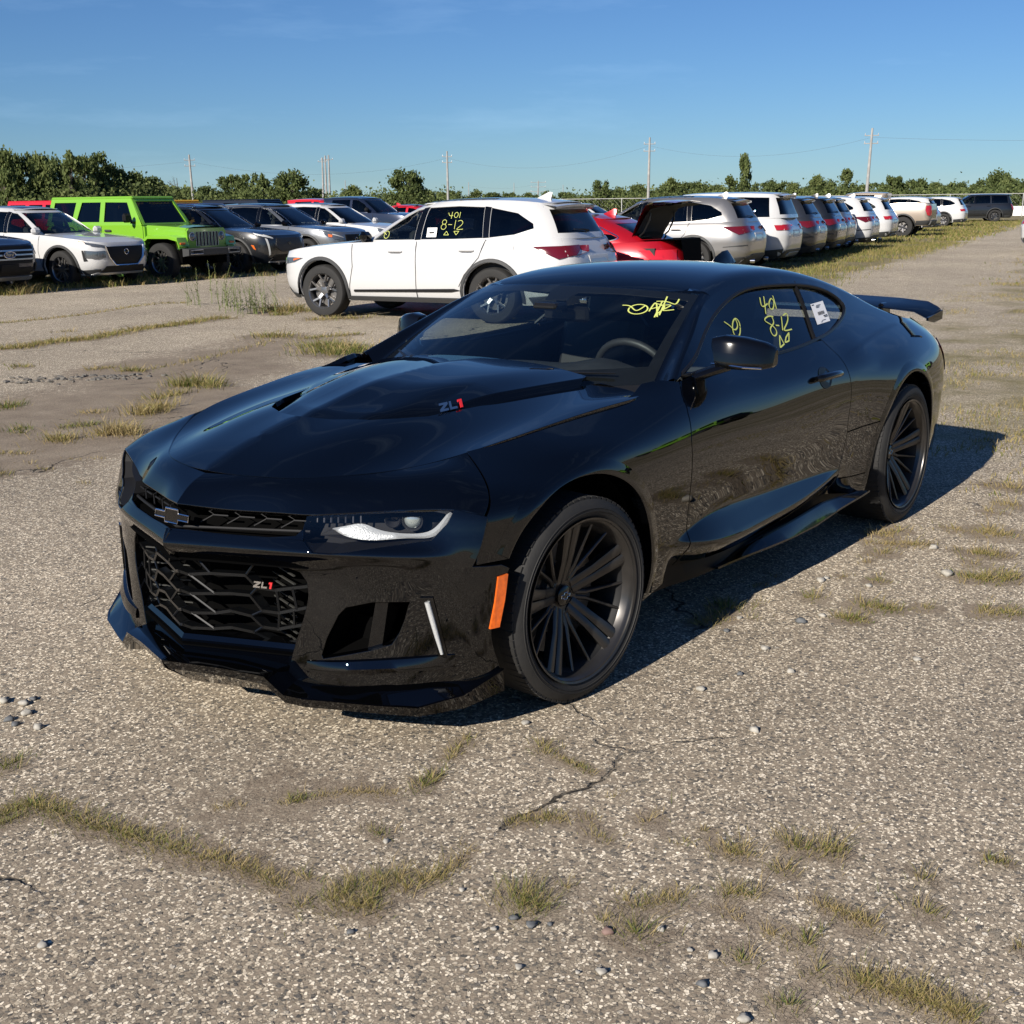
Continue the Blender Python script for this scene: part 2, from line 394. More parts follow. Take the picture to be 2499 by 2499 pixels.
coupe = empty('sports_coupe', (0,0,0), 0, 'black two-door sports coupe with hood scoop and rear wing, filling the foreground', 'car')
# --- side surface with the rising sky-lit facet low on the door
ZT = Spl([-2.30,-2.12,-1.65,-1.32,-1.01,-.80,-.70,-.60,-.50], [.383,.390,.408,.421,.436,.424,.404,.388,.380])
ZB = Spl([-2.30,-2.12,-1.93,-1.67,-1.35,-1.01,-.80,-.70,-.60,-.50], [.383,.376,.358,.336,.327,.330,.350,.366,.380,.380])
HAUNCH = Spl([-2.0,-2.125,-2.442,-2.858,-3.256,-3.52,-3.7], [.870,.886,.921,.947,.951,.943,.93])
def S2(x, z):
    y = S_side(x, z); w = sm(-2.28,-1.95,x)*(1-sm(-.72,-.56,x)); zt = ZT(x); zb = ZB(x); h = np.maximum(zt-zb, 1e-4)
    q = np.clip((zt-z)/h, -.2, 1.2); k = .10
    r = np.where(q < -k, 0, np.where(q < k, (q+k)**2/(4*k), np.where(q < 1-k, q, 1-(1+k-np.minimum(q,1+k))**2/(4*k))))
    y = y+w*.62*h*r
    tuck = np.maximum(zb-.012-z, 0); y = y-w*(.55*tuck+2.0*tuck**2)
    # crease over the rear haunch
    zc = HAUNCH(x); amp = .013*sm(-2.10,-2.45,x)*(1-sm(-3.35,-3.62,x)); d_ = np.sqrt((z-zc)**2+.006**2); return y+amp*np.maximum(0, 1-d_/np.where(z > zc, .085, .10))
def fS(uv): uv = np.asarray(uv); return np.stack([uv[:,0], S2(uv[:,0], uv[:,1]), uv[:,1]], 1)
xs_ = np.linspace(-2.2,-.58,54)
FAC = [np.stack([xs_, f(xs_)+d], 1) for f in (ZT, ZB) for d in (-.007, 0, .007)]
F_ARCH = curve([(.395,.205),(.43,.33),(.412,.45),(.356,.562),(.269,.664),(.139,.724),(-.01,.743),(-.13,.727),(-.255,.670),(-.36,.570),(-.435,.420),(-.452,.30),(-.425,.215)], 60)
R_ARCH = curve([(-2.405,.225),(-2.44,.33),(-2.475,.43),(-2.52,.54),(-2.575,.635),(-2.665,.712),(-2.80,.752),(-2.92,.745),(-3.03,.700),(-3.115,.63),(-3.19,.52),(-3.225,.42),(-3.22,.30)], 60)
GAP_F = [(.250,.832),(.305,.790),(.368,.742),(.417,.690),(.440,.640),(.457,.590),(.465,.556)]
DOORF = [(-.79,.936),(-.735,.895),(-.703,.84),(-.684,.75),(-.688,.66),(-.703,.50),(-.708,.40),(-.700,.26)]
DOORR = [(-2.085,.965),(-2.108,.90),(-2.124,.80),(-2.127,.70),(-2.128,.62),(-2.148,.55),(-2.140,.45),(-2.110,.36),(-2.06,.27)]
HOODCUT_L = [(.163,.843),(-.096,.876),(-.28,.893),(-.467,.909),(-.545,.925)]
def arch_part(A, lo, hi): return [tuple(p) for p in A if lo(p) and hi(p)]
g = .0034
af = [tuple(p) for p in F_ARCH if p[0] < .372]
fender_poly = [(x-g*.6,z) for x,z in GAP_F]+[(.40,.556)]+af+[(-.43,.21),(-.55,.235),(-.70+g*1.6,.25)]+[(x+g,z) for x,z in DOORF[::-1][1:]]+[(-.70,.950),(-.62,.945)]+[(x,z-g) for x,z in HOODCUT_L[::-1]]
panel('fender', fS, fender_poly, step=.026, bstep=.018, m=M_BLK, parent=coupe, lines=FAC, mirror=True, lip=.02)
door_poly = [(x-g,z) for x,z in DOORF[::-1]]+[(-.90,.949),(-1.02,.951),(-1.3,.947),(-1.56,.946),(-1.8,.954),(-2.02,.967)]+[(x+g,z) for x,z in DOORR]
doors = panel('door', fS, door_poly, step=.026, bstep=.018, m=M_BLK, parent=coupe, lines=FAC, mirror=True, lip=.02)
# window opening outline on the side surface
DLO = curve([(-.835,.952),(-1.024,.956),(-1.3,.951),(-1.561,.950),(-1.80,.957),(-2.025,.971),(-2.243,.990),(-2.45,1.022),(-2.595,1.058),(-2.628,1.085),(-2.60,1.118),(-2.50,1.158),(-2.295,1.190),(-2.1,1.202),(-1.95,1.207),(-1.733,1.203),(-1.538,1.175),(-1.323,1.121),(-1.143,1.057),(-.965,.990)], 96, closed=True)
RAIL = Spl([-.77,-.90,-1.12,-1.375,-1.5,-1.626,-1.9,-2.2,-2.5,-2.8,-3.05,-3.25,-3.45,-3.69,-3.82], [.940,1.000,1.095,1.205,1.237,1.257,1.272,1.262,1.222,1.148,1.062,.995,.955,.935,.90])
QX0 = -.785
xr_top = np.r_[np.linspace(QX0,-1.35,12), np.linspace(-1.42,-3.2,28), np.linspace(-3.26,-3.66,9)]
drop = lambda x: .004+.022*sm(-1.2,-1.5,x)*(1-sm(-3.0,-3.4,x))
q_top = [(x, float(RAIL(x)-drop(x))) for x in xr_top]
# inner boundary follows the window opening from the A pillar foot over the top to the door's rear cut
k0 = int(np.argmin(np.hypot(DLO[:,0]+.835, DLO[:,1]-.952))); k1 = int(np.argmin(np.hypot(DLO[:,0]+2.07, DLO[:,1]-.974)))
dl = np.roll(DLO, -k0, 0); k1 = int(np.argmin(np.hypot(dl[:,0]+2.08, dl[:,1]-.974)))
inner = [tuple(p) for p in dl[k1:]]                       # from the door's rear top corner round the back and over the top to the A pillar
ra = [tuple(p) for p in R_ARCH]
quarter_poly = q_top+[(-3.70,.80),(-3.71,.66),(-3.69,.50),(-3.66,.36),(-3.60,.30),(-3.3,.27)]+ra[::-1]+[(-2.30,.24),(-2.06-g,.27)]+[(x-g,z) for x,z in DOORR[::-1][1:]]+inner
panel('quarter_panel', fS, quarter_poly, step=.028, bstep=.016, m=M_BLK, parent=coupe, lines=FAC+[np.stack([np.linspace(-2.14,-3.6,60), HAUNCH(np.linspace(-2.14,-3.6,60))+d], 1) for d in (-.012,0,.012)], mirror=True, lip=.018)
# --- roof, pillars, glass
YR = lambda x: S_side(x, RAIL(x))
CROWN = Spl([-1.2,-1.4,-1.9,-2.4,-2.9,-3.3,-3.85], [.036,.038,.034,.034,.03,.03,.012])
def fT(uv):
    x = uv[:,0]; y = uv[:,1]; t = y/YR(x); return np.stack([x, y, RAIL(x)+CROWN(x)*(1-t*t)*(1+.15*t*t)], 1)
TE = .86
def header(y): return -1.255-.37*(np.abs(y)/.561)**2*.36
xe = np.linspace(-1.405,-2.52,30); edge = [(x, TE*float(YR(x))) for x in xe]
roof_poly = [(float(header(y))-.012, y) for y in np.linspace(-.475,.475,17)]+edge+[(-2.50-.05*(1-(t/.4)**2), -t) for t in np.linspace(-.38,.38,9)]+[(x,-y) for x,y in edge[::-1]]
panel('roof', fT, roof_poly, step=.05, bstep=.03, m=M_BLK, parent=coupe, hint=(0,0,1), lip=.012)
rg = [(-2.56,-.0)]
rg_poly = [(-2.57-.05*(1-(t/.4)**2), t) for t in np.linspace(-.38,.38,9)]+[(x, TE*float(YR(x))-.004) for x in np.linspace(-2.60,-3.22,14)]+[(-3.30-.05*(1-(t/.42)**2), -t) for t in np.linspace(-.40,.40,9)]+[(x, -TE*float(YR(x))+.004) for x in np.linspace(-3.22,-2.60,14)]
panel('rear_window', fT, rg_poly, step=.06, m=glass('rear_glass_dark', (.10,.11,.11)), parent=coupe, hint=(0,0,1), lip=0)
xa = np.r_[np.linspace(-1.405,-3.28,44)]
A_ = np.stack([xa, S_side(xa, RAIL(xa)-drop(xa)), RAIL(xa)-drop(xa)], 1)
e = .004; dS = np.stack([0*xa, (S_side(xa, RAIL(xa)-drop(xa)+e)-S_side(xa, RAIL(xa)-drop(xa)-e))/(2*e), 0*xa+1.], 1); dS /= np.linalg.norm(dS, axis=1)[:,None]
yb = TE*YR(xa); B_ = fT(np.stack([xa, yb], 1)); B2 = fT(np.stack([xa, yb-.01], 1)); dT = (B2-B_)/.01; dist = np.linalg.norm(B_-A_, axis=1)[:,None]
strip('roof_rail', A_, dS*dist*1.0, B_, dT*dist*1.0, 9, M_BLK, coupe, mirror=True, hint=(0,.3,1))
# windscreen
def fW(uv):
    u = uv[:,0]; v = uv[:,1]; a = np.abs(u)
    xc = -.53+(-1.262+.53)*v; zc = .918+(1.238-.918)*v+.03*v*(1-v)*1.2
    xk = -.838+(-1.394+.838)*v; yk = .700+(.565-.700)*v; zk = .930+(1.207-.930)*v+.022*4*v*(1-v)*.8
    w = a**2.2; return np.stack([xc+(xk-xc)*w, yk*u*(1+.03*(1-a)), zc+(zk-zc)*w], 1)
panel('windshield', fW, [(-.97,-.06),(.97,-.06),(.97,.985),(-.97,.985)], step=.06, m=M_WS, parent=coupe, hint=(1,0,1), lip=.003)
# black ceramic band round the windscreen, under the glass
band_o = [(-.985,-.06),(.985,-.06),(.985,.99),(-.985,.99)]
band_i = [(-.915,.14),(-.45,.115),(0,.105),(.45,.115),(.915,.14),(.925,.90),(.45,.925),(.12,.915),(.08,.82),(-.08,.82),(-.12,.915),(-.45,.925),(-.925,.90)]
panel('windshield_frit', fW, band_o, [band_i], step=.08, m=M_MATK, parent=coupe, hint=(1,0,1), lip=.002, off=-.006)
# A pillar skin between the windscreen edge and the side surface
va = np.linspace(-.11,1.0,24); Aw = fW(np.stack([0*va+.97, va], 1)); Awt = fW(np.stack([0*va+.99, va], 1))-fW(np.stack([0*va+.95, va], 1))
xq = np.linspace(QX0,-1.405,24); zq = RAIL(xq)-drop(xq); Bq = np.stack([xq, S_side(xq, zq), zq], 1)
dSq = np.stack([0*xq, (S_side(xq, zq-e)-S_side(xq, zq+e))/(2*e), 0*xq-1.], 1); dSq /= np.linalg.norm(dSq, axis=1)[:,None]
dq = np.linalg.norm(Bq-Aw, axis=1)[:,None]; Awt /= np.linalg.norm(Awt, axis=1)[:,None]
strip('windshield_pillar', Aw, Awt*dq*.9, Bq, dSq*dq*.9, 8, M_BLK, coupe, mirror=True, hint=(0,.6,.6))
# corner piece joining pillar, rail and roof header
def herm(a, ta, c, tc, n):
    t = np.linspace(0,1,n)[:,None]; return (2*t**3-3*t**2+1)*a+(t**3-2*t**2+t)*ta+(-2*t**3+3*t**2)*c+(t**3-t**2)*tc
c1 = herm(A_[0], dS[0]*dist[0], B_[0], dT[0]*dist[0], 9); c2 = fT(np.array([(float(header(y))-.012, y) for y in (.475,.44,.40)])); c3 = fW(np.array([(u, .985) for u in (.72,.78,.84,.90,.97)])); c4 = herm(Aw[-1], Awt[-1]*dq[-1]*.9, Bq[-1], dSq[-1]*dq[-1]*.9, 8)
loop = np.concatenate([c1, c2, c3, c4[:-1]]); cpt = (c1[4]+c3[3])/2+np.array([0,0,.004])
for sgn in (1,-1):
    b = MB(); V_ = np.concatenate([loop, cpt[None]])*[1,sgn,1]; n_ = len(loop); b.add(V_, [((i+1)%n_, i, n_) if sgn > 0 else (i, (i+1)%n_, n_) for i in range(n_)]); b.build('roof_corner', M_BLK, coupe, smooth=80)
# side windows (door glass and fixed quarter glass), set a little inside the skin, with rubber round them
SPL_A, SPL_B = np.array((-2.244,1.205)), np.array((-2.029,.960))
cen = DLO.mean(0); ins = DLO+(cen-DLO)/np.linalg.norm(cen-DLO, axis=1)[:,None]*.006
def side_of(p): return (SPL_B[0]-SPL_A[0])*(p[1]-SPL_A[1])-(SPL_B[1]-SPL_A[1])*(p[0]-SPL_A[0])
dg = [tuple(p) for p in ins if side_of(p) > .0008]; qg = [tuple(p) for p in ins if side_of(p) < -.0008]
sidefront = side_of((-1.5,1.1)) > 0
if not sidefront: dg, qg = qg, dg
def order(pts):
    c = np.mean(pts, 0); return sorted(pts, key=lambda p: math.atan2(p[1]-c[1], p[0]-c[0]))
def cut_edge(pts):            # keep loop order but start after the split gap
    pts = list(pts); d = [math.dist(pts[i], pts[i-1]) for i in range(len(pts))]; k = int(np.argmax(d)); return pts[k:]+pts[:k]
dgl = panel('side_window', fS, cut_edge(dg), step=.06, bstep=.03, m=M_SG, parent=coupe, lip=.003, off=-.012, mirror=True)
qgl = panel('quarter_window', fS, cut_edge(qg), step=.05, bstep=.03, m=M_SG, parent=coupe, lip=.003, off=-.012, mirror=True)
for sgn in (1,-1):
    b = MB(); L = fS(DLO)-[0,.004,0]; b.tube([p*[1,sgn,1] for p in L], .0085, n=6, closed=True); b.build('window_seal', M_SATK, coupe, smooth=50)
    b = MB(); T_ = np.linspace(0,1,12)[:,None]; L = fS(SPL_A+(SPL_B-SPL_A)*T_)-[0,.010,0]; b.tube([p*[1,sgn,1] for p in L], .009, n=6); b.build('window_divider', M_SATK, coupe, smooth=50)
# --- hood and its insert
def fH(uv): return np.stack([uv[:,0], uv[:,1], H_hood(uv[:,0], np.abs(uv[:,1]))], 1)
cutL = curve([(.73,0),(.714,.089),(.693,.17),(.640,.298),(.549,.41),(.447,.512),(.303,.618),(.163,.676),(-.096,.725),(-.30,.757),(-.467,.782),(-.545,.778),(-.580,.742),(-.61,.68)], 54)
rear = [(-.655,.55),(-.645,.35),(-.632,.15),(-.628,0)]
sc = [(.345,0),(.304,.127),(.243,.242),(.171,.302),(.087,.354),(-.068,.396),(-.235,.444),(-.40,.490),(-.51,.525),(-.56,.527)]
# half panels so that the centre ridge stays crisp
cen_f = [(.73,0.)]; half = [tuple(p) for p in cutL]+rear[:1]+[(-.60,.535)]+[p for p in sc[::-1]]
for sgn in (1,):
    hoods = panel('hood', fH, half, step=.024, bstep=.016, m=M_BLK, parent=coupe, hint=(0,0,1), lip=.016, mirror=True)
_yb = Spl([.345,.304,.243,.171,.087,-.068,-.235,-.40,-.56,-.66], [0,.127,.242,.302,.354,.396,.444,.490,.530,.555]); _xf = lambda y: np.interp(np.abs(y), [0,.127,.242,.302,.354,.396,.444,.49,.53], [.345,.304,.243,.171,.087,-.068,-.235,-.40,-.56])
def fI(uv):
    x, y = uv[:,0], np.abs(uv[:,1]); df = np.maximum(_xf(y)-x, 0); d2 = np.maximum(_xf(np.minimum(y,.30))-x, 0); ds = np.maximum(_yb(np.minimum(x,.344))-y, 0)
    return np.stack([x, uv[:,1], H_hood(x, y)-.004-.010*(1-sm(0,.10,df))*sm(-.1,.05,x)-.034*np.exp(-(df/.10)**2)*sm(.18,.29,y)*sm(-.10,.10,x)+.026*sm(.0,.032,ds)*sm(.06,.42,d2)+.006*sm(0,.22,ds)*sm(.10,.55,d2)], 1)
_xl = np.linspace(.30,-.60,70); INS_L = [np.stack([_xl, _yb(_xl)-d], 1) for d in (.003,.007,.012,.017,.022,.027,.034)]
ins_poly = [(.352,0),(.308,.132),(.248,.247),(.173,.308),(.088,.360),(-.07,.402),(-.235,.45),(-.40,.496),(-.52,.532),(-.63,.50),(-.645,.3),(-.635,0)]
panel('hood_insert', fI, ins_poly, step=.018, bstep=.012, m=M_BLK, parent=coupe, hint=(0,0,1), lip=.01, mirror=True, lines=INS_L)
b = MB(); b.add([(.40,-.45,.80),(.40,.45,.80),(-.7,.60,.80),(-.7,-.60,.80)], [(0,1,2,3)]); b.build('engine_bay', M_VOID, coupe)
# --- nose panel between hood cut and lip
def onS3(x, z): return (x, float(S_side(x, z)[0]), z)
cutN = [(.736,0,.773),(.717,.09,.775),(.697,.172,.776),(.643,.302,.776),(.552,.415,.781),(.450,.517,.790),(.307,.622,.816)]
lipN = [(.850,0,.701),(0.812, 0.1, 0.695),(0.778, 0.176, 0.69),(0.726, 0.315, 0.691),(0.69, 0.395, 0.69),(0.592, 0.561, 0.7),(0.472, 0.789, 0.717)]
gapN = [onS3(.253,.832),onS3(.308,.790),onS3(.371,.742),onS3(.424,.694)]
cols = []
for i, (a, c) in enumerate(zip(cutN, lipN)):
    a = np.array(a); c = np.array(c); col = []
    for k, v in enumerate((0, 1/3, 2/3, 1)):
        col.append(a+(c-a)*v+np.array([.35,.12*(i/6),.9])*.011*4*v*(1-v)*(1+.5*i/6))
    cols.append(col)
cols.append([np.array(p) for p in gapN])
NU = np.array([0,.10,.20,.34,.50,.70,.90,1.04]); N_nose = Grid2(NU, [0,1/3,2/3,1], np.array(cols))
def fN(uv): return N_nose(uv[:,0], uv[:,1])
panel('nose_panel', fN, [(0,.012),(1.035,.012),(1.035,1),(0,1)], step=.03, bstep=.018, m=M_BLK, parent=coupe, hint=(.4,.2,1), lip=.022, mirror=True, edge=.007)
# --- front bumper: plan curve swept with an offset profile
PS = [0,.24,.48,.66,.80,.90,.96,1.02,1.14]
PLAN = Spl(PS, [(.914,0),(.829,.228),(.740,.450),(.642,.610),(.554,.732),(.497,.808),(.459,.853),(.416,.884),(.30,.906)])
OZ = [.16,.23,.30,.40,.50,.545,.570,.583,.608,.645,.70,.75]
OT = [[-.05,-.05,-.06,-.055,-.045,-.028,-.006,0,-.010,-.034,-.065,-.09],[-.05,-.05,-.06,-.055,-.045,-.028,-.006,0,-.010,-.034,-.06,-.085],[-.012,-.012,-.015,-.02,-.026,-.020,-.006,.002,-.010,-.034,-.052,-.08],
      [.004,.002,-.002,-.004,-.004,-.001,.004,.008,-.012,-.036,-.052,-.08],[.002,.003,.003,.003,.004,.006,.010,.011,-.006,-.026,-.045,-.07],[-.008,.0,.005,.008,.009,.008,.007,.006,.002,-.008,-.022,-.05],
      [-.010,0,.006,.009,.010,.009,.008,.006,.002,-.007,-.021,-.05],[-.012,0,.006,.010,.012,.011,.009,.007,.003,-.006,-.020,-.05],[-.014,.0,.008,.012,.014,.011,.009,.007,.003,-.006,-.020,-.05]]
O_tab = Grid2(PS, OZ, OT)
def fF(uv):
    s = uv[:,0]; z = uv[:,1]; p = PLAN(s); d = PLAN(s+.004)-PLAN(s-.004); n = np.stack([d[:,1], -d[:,0]], 1); n /= np.linalg.norm(n, axis=1)[:,None]
    p = p+n*O_tab(s, z)[:,None]; return np.stack([p[:,0], p[:,1], z], 1)
_ss = np.linspace(0,1.14,400); _yy = PLAN(_ss)[:,1]; _xx = PLAN(_ss)[:,0]
def sy(y): return float(np.interp(y, _yy, _ss))
def sx(x): return float(np.interp(-x, -_xx, _ss))
Y = lambda L: [(sy(y), z) for y, z in L]
HL = [(.4638,.6876),(.4508,.6484),(.4558,.6207),(.4902,.5894),(.5438,.5864),(.655,.6028),(.8245,.6247),(.8783,.6753),(.8994,.7142),(.8177,.7152),(.6517,.7007)]
slot_b = [(0,.628),(.0725,.6268),(.1587,.6234),(.2156,.6229),(.3435,.6235),(.4321,.6307)]
grille_side = [(.3955,.2452),(.411,.2913),(.4369,.3547),(.4578,.4162),(.4638,.4492),(.4605,.4911),(.4374,.5203),(.3885,.5319),(.2586,.5367),(.1215,.537),(0,.537)]
side_up = [(sx(.455),.715),(sx(.4265),.690),(sx(.4395),.645),(sx(.452),.60),(sx(.468),.55),(sx(.40),.548)]
arch_f = [(sx(x), z) for x, z in [tuple(p) for p in F_ARCH if p[0] > .372][::-1]]
fascia = slot_b+HL[1:9]+side_up[1:]+arch_f+[(.8489,.1855),(.6526,.1803),(.46,.168),(.372,.165)]+grille_side
DUCT = [(.556,.3982),(.5789,.4221),(.6551,.4413),(.7588,.4446),(.7424,.384),(.7267,.3442),(.7055,.3096),(.6441,.2888),(.5047,.2565),(.4983,.2691),(.5173,.3236)]
DRL = [(.7921,.447),(.8261,.4476),(.8641,.2799),(.8362,.2908)]
MARK = [(1.0576,.5196),(1.0238,.5158),(.994,.3584),(1.0268,.3604)]
lines = [[(s, z) for s in np.linspace(0,.95,40)] for z in (.570,.5765,.583,.59,.6)]
panel('front_bumper', fF, fascia, [DUCT], step=.022, bstep=.014, m=M_BLK, parent=coupe, hint=(1,.5,0), lip=.03, mirror=True, edge=.003, lines=lines)
# lower shelf of the bumper corner, standing out under the duct
def shelf():
    b = MB(); s = np.linspace(.452,.89,22); up = fF(np.stack([s, .252+.035*(s-s[0])/(s[-1]-s[0])], 1)); lo = fF(np.stack([s, .213+.028*(s-s[0])/(s[-1]-s[0])], 1))
    n = surf_normals(fF, np.stack([s, 0*s+.25], 1), (1,.5,0)); w = (.020*np.sin(np.linspace(.12,np.pi*.98,22))**.5)[:,None]
    G = np.stack([up-n*.004, up+n*w*.5-[0,0,.006], lo+n*w+[0,0,.014], lo+n*w*.9, lo-n*.004], 1); b.grid(G); return b
sh = shelf(); sh.build('bumper_shelf', M_BLK, coupe, smooth=35); sh.mirror().build('bumper_shelf', M_BLK, coupe, smooth=35)
# ducts: dark funnel, a vane, and the daytime lamp
for sgn in (1,-1):
    b = MB(); L = np.array(resamp(DUCT, .02)); p0 = fF(L); n0 = surf_normals(fF, L, (1,.5,0)); c0 = p0.mean(0); p1 = c0+(p0-c0)*.8-[.13,.05,0]
    G = np.stack([p0-n0*.028, p1], 1)*[1,sgn,1]; b.grid(G, close_u=True); k = b.n; b.add(p1*[1,sgn,1], [tuple(range(len(p1)))]); b.build('brake_duct', M_VOID, coupe)
    b = MB(); V0 = fF(np.array([(.655,.436),(.690,.439),(.668,.297),(.628,.288)])); b.prism([p*[1,sgn,1] for p in V0-[.02,.004,0]], (-.10,-.02*sgn,0)); b.build('duct_vane', M_GLOSSK, coupe)
    b = MB(); s_ = fF(np.array(DRL)); cD = s_.mean(0); b.prism([p*[1,sgn,1] for p in cD+(s_-cD)*1.15+[.001,.001,0]], (.004,.004*sgn,0)); o = b.build('running_lamp', M_GLOSSK, coupe)
    b = MB(); q = s_+([.008,.006,0] if sgn > 0 else [-.002,-.004,0]); mid = [(q[0]+q[1])/2*[1,sgn,1], (q[2]+q[3])/2*[1,sgn,1]]; b.tube([mid[0], (mid[0]*2+mid[1])/3, (mid[0]+mid[1]*2)/3, mid[1]], [.0085,.0085,.0075,.005], n=8); b.build('lamp_strip', M_SILV, o, smooth=50)
    b = MB(); mk = fF(resamp([MARK[0],MARK[1],((MARK[1][0]+MARK[2][0])/2+.003,.437),MARK[2],MARK[3],((MARK[0][0]+MARK[3][0])/2+.003,.440)], .03)); b.prism([p*[1,sgn,1] for p in mk+[.0,.0005,0]], (.002,.007*sgn,0)); b.build('side_marker', M_ORANGE, coupe)
# headlamps
def headlamp(sgn):
    H2 = np.array(HL); P0 = fF(H2); n0 = surf_normals(fF, H2, (1,.5,0))
    root = None; Hc = curve(HL, 40, closed=True) if False else resamp(HL, .02)
    p = fF(Hc); n = surf_normals(fF, Hc, (1,.5,0)); c = p.mean(0); back = c+(p-c)*.88-[.075,.05,0]
    b = MB(); b.grid(np.stack([p-n*.004, back], 1)*[1,sgn,1], close_u=True); b.add(back*[1,sgn,1], [tuple(range(len(back)))]); hl = b.build('headlight', mat('lamp_housing', (.008,.008,.009), .62, spec=.2), coupe)
    at = lambda y, z, d=0.: (fF(np.array([(y, z)]))[0]-np.array([.9,.42,0])*d)*[1,sgn,1]
    # hockey-stick light guide
    outer = [(.5409,.6509),(.5746,.634),(.6179,.6238),(.6761,.6218),(.7561,.6272),(.832,.6355),(.8716,.6738),(.8929,.7120)]; inn = [(.5421,.6526),(.5859,.6604),(.6283,.6649),(.6636,.6518),(.7038,.6420),(.808,.6450),(.8433,.6688),(.8818,.7120)]
    co = curve(outer, 30); ci = curve(inn, 30); dp = 0. if sgn > 0 else .035; G = np.stack([[at(y,z,.012+dp) for y,z in co], [at(y,z,.006+dp) for y,z in (co+ci)/2], [at(y,z,.016+dp) for y,z in ci]], 1)
    b = MB(); b.grid(G); b.build('light_guide', M_SILV, hl, smooth=60)
    # ribbed turn lamp at the inner end
    b = MB()
    for k in range(7): a = at(.486+.022*k, .684+.001*k, .03); d = at(.486+.022*k, .664, .03); b.tube([a, d], .0035, n=6)
    b.build('turn_lamp', mat('lamp_reflector', (.05,.05,.055), .35, metal=.5), hl, smooth=60)
    # projector: bezel and glass ball
    ax = Vector((.86,.5*sgn,-.05)).normalized(); rot = Vector((0,1,0)).rotation_difference(ax).to_matrix()
    def put(b_, cpt): b_.v = [tuple(rot @ Vector(q)+Vector(cpt)) for q in b_.v]; return b_
    for (y_, z_, r_) in ((.757,.670,.026),):
        cp = at(y_, z_, .045)
        put(MB().lathe([(-.04,r_*1.25),(.0,r_*1.3),(.010,r_*1.22),(.004,r_*1.02),(-.02,r_*.98)], 28), cp).build('projector_bezel', mat('dark_bezel', (.03,.03,.032), .2, coat=.6), hl, smooth=40)
        put(MB().lathe([(.018*math.cos(a), r_*math.sin(a)) for a in np.linspace(0,1.45,8)], 28), cp).build('projector_lens', mat('projector_glass', (.50,.55,.52), .05, metal=.55, coat=1.), hl, smooth=70)
    put(MB().lathe([(-.03,.023),(0,.026),(.004,.022),(-.02,.010),(-.02,0)], 24), at(.700,.668,.05)).build('reflector_cup', mat('dark_bezel'), hl, smooth=40)
    # clear cover
    uv, F_, loops = triangulate(HL, [], .03); PP = (fF(uv)-(np.array([0,0,0]) if sgn > 0 else np.array([.03,.03,0])))*[1,sgn,1]; b = MB(); b.add(PP, [tuple(f) if sgn > 0 else tuple(f[::-1]) for f in F_]); b.build('lamp_cover', M_LENS, hl, smooth=60)
for sgn in (1,-1): headlamp(sgn)
# upper grille slot: dark back, honeycomb bars, emblem
b = MB(); yy = np.linspace(-.43,.43,25); G = np.stack([[(PLAN(sy(abs(y)))[0]-.13, y, .60) for y in yy], [(PLAN(sy(abs(y)))[0]-.15, y, .72) for y in yy]], 1); b.grid(G); b.build('upper_grille_backing', M_VOID, coupe)
def gp(y, z, d):  # point on the grille plane
    q = PLAN(sy(abs(y))); return np.array([q[0]-d, y, z])
b = MB()
for zz, dd in ((.680,.088),(.640,.055)): b.tube([gp(y, zz-.012*(1-min(1,abs(y)/.4))*(zz<.66), dd) for y in np.linspace(-.42,.42,21)], .005, n=6)
for sg in (-1,1):
    for y0 in (.07,.155,.24,.325):
        b.tube([gp(sg*y0, .680, .088), gp(sg*(y0+.035), .667, .078), gp(sg*y0, .644, .066)], .003, n=6); b.tube([gp(sg*(y0+.035), .667, .072), gp(sg*(y0+.085), .667, .072)], .003, n=6)
b.build('upper_grille', M_MATK, coupe, smooth=50)
# black cross emblem with a thin chrome outline, in the middle of the slot
def bowtie(sc_): return [(-.5,-.16),(-.21,-.16),(-.21,-.36),(.15,-.36),(.18,-.16),(.46,-.16),(.5,.16),(.21,.16),(.21,.36),(-.15,.36),(-.18,.16),(-.46,.16)]
def emb(p, off): return np.array([.868+off-.02*abs(p[0])*.16, p[0]*.165, .664+p[1]*.062-p[1]*0+0.])
bt = bowtie(1); b = MB(); b.prism([emb(p, 0) for p in bt], (.006,0,0)); em = b.build('emblem', M_GLOSSK, coupe)
b = MB(); b.tube([emb(p, .007) for p in bt], .0026, n=6, closed=True); b.build('emblem_outline', M_CHR, em)
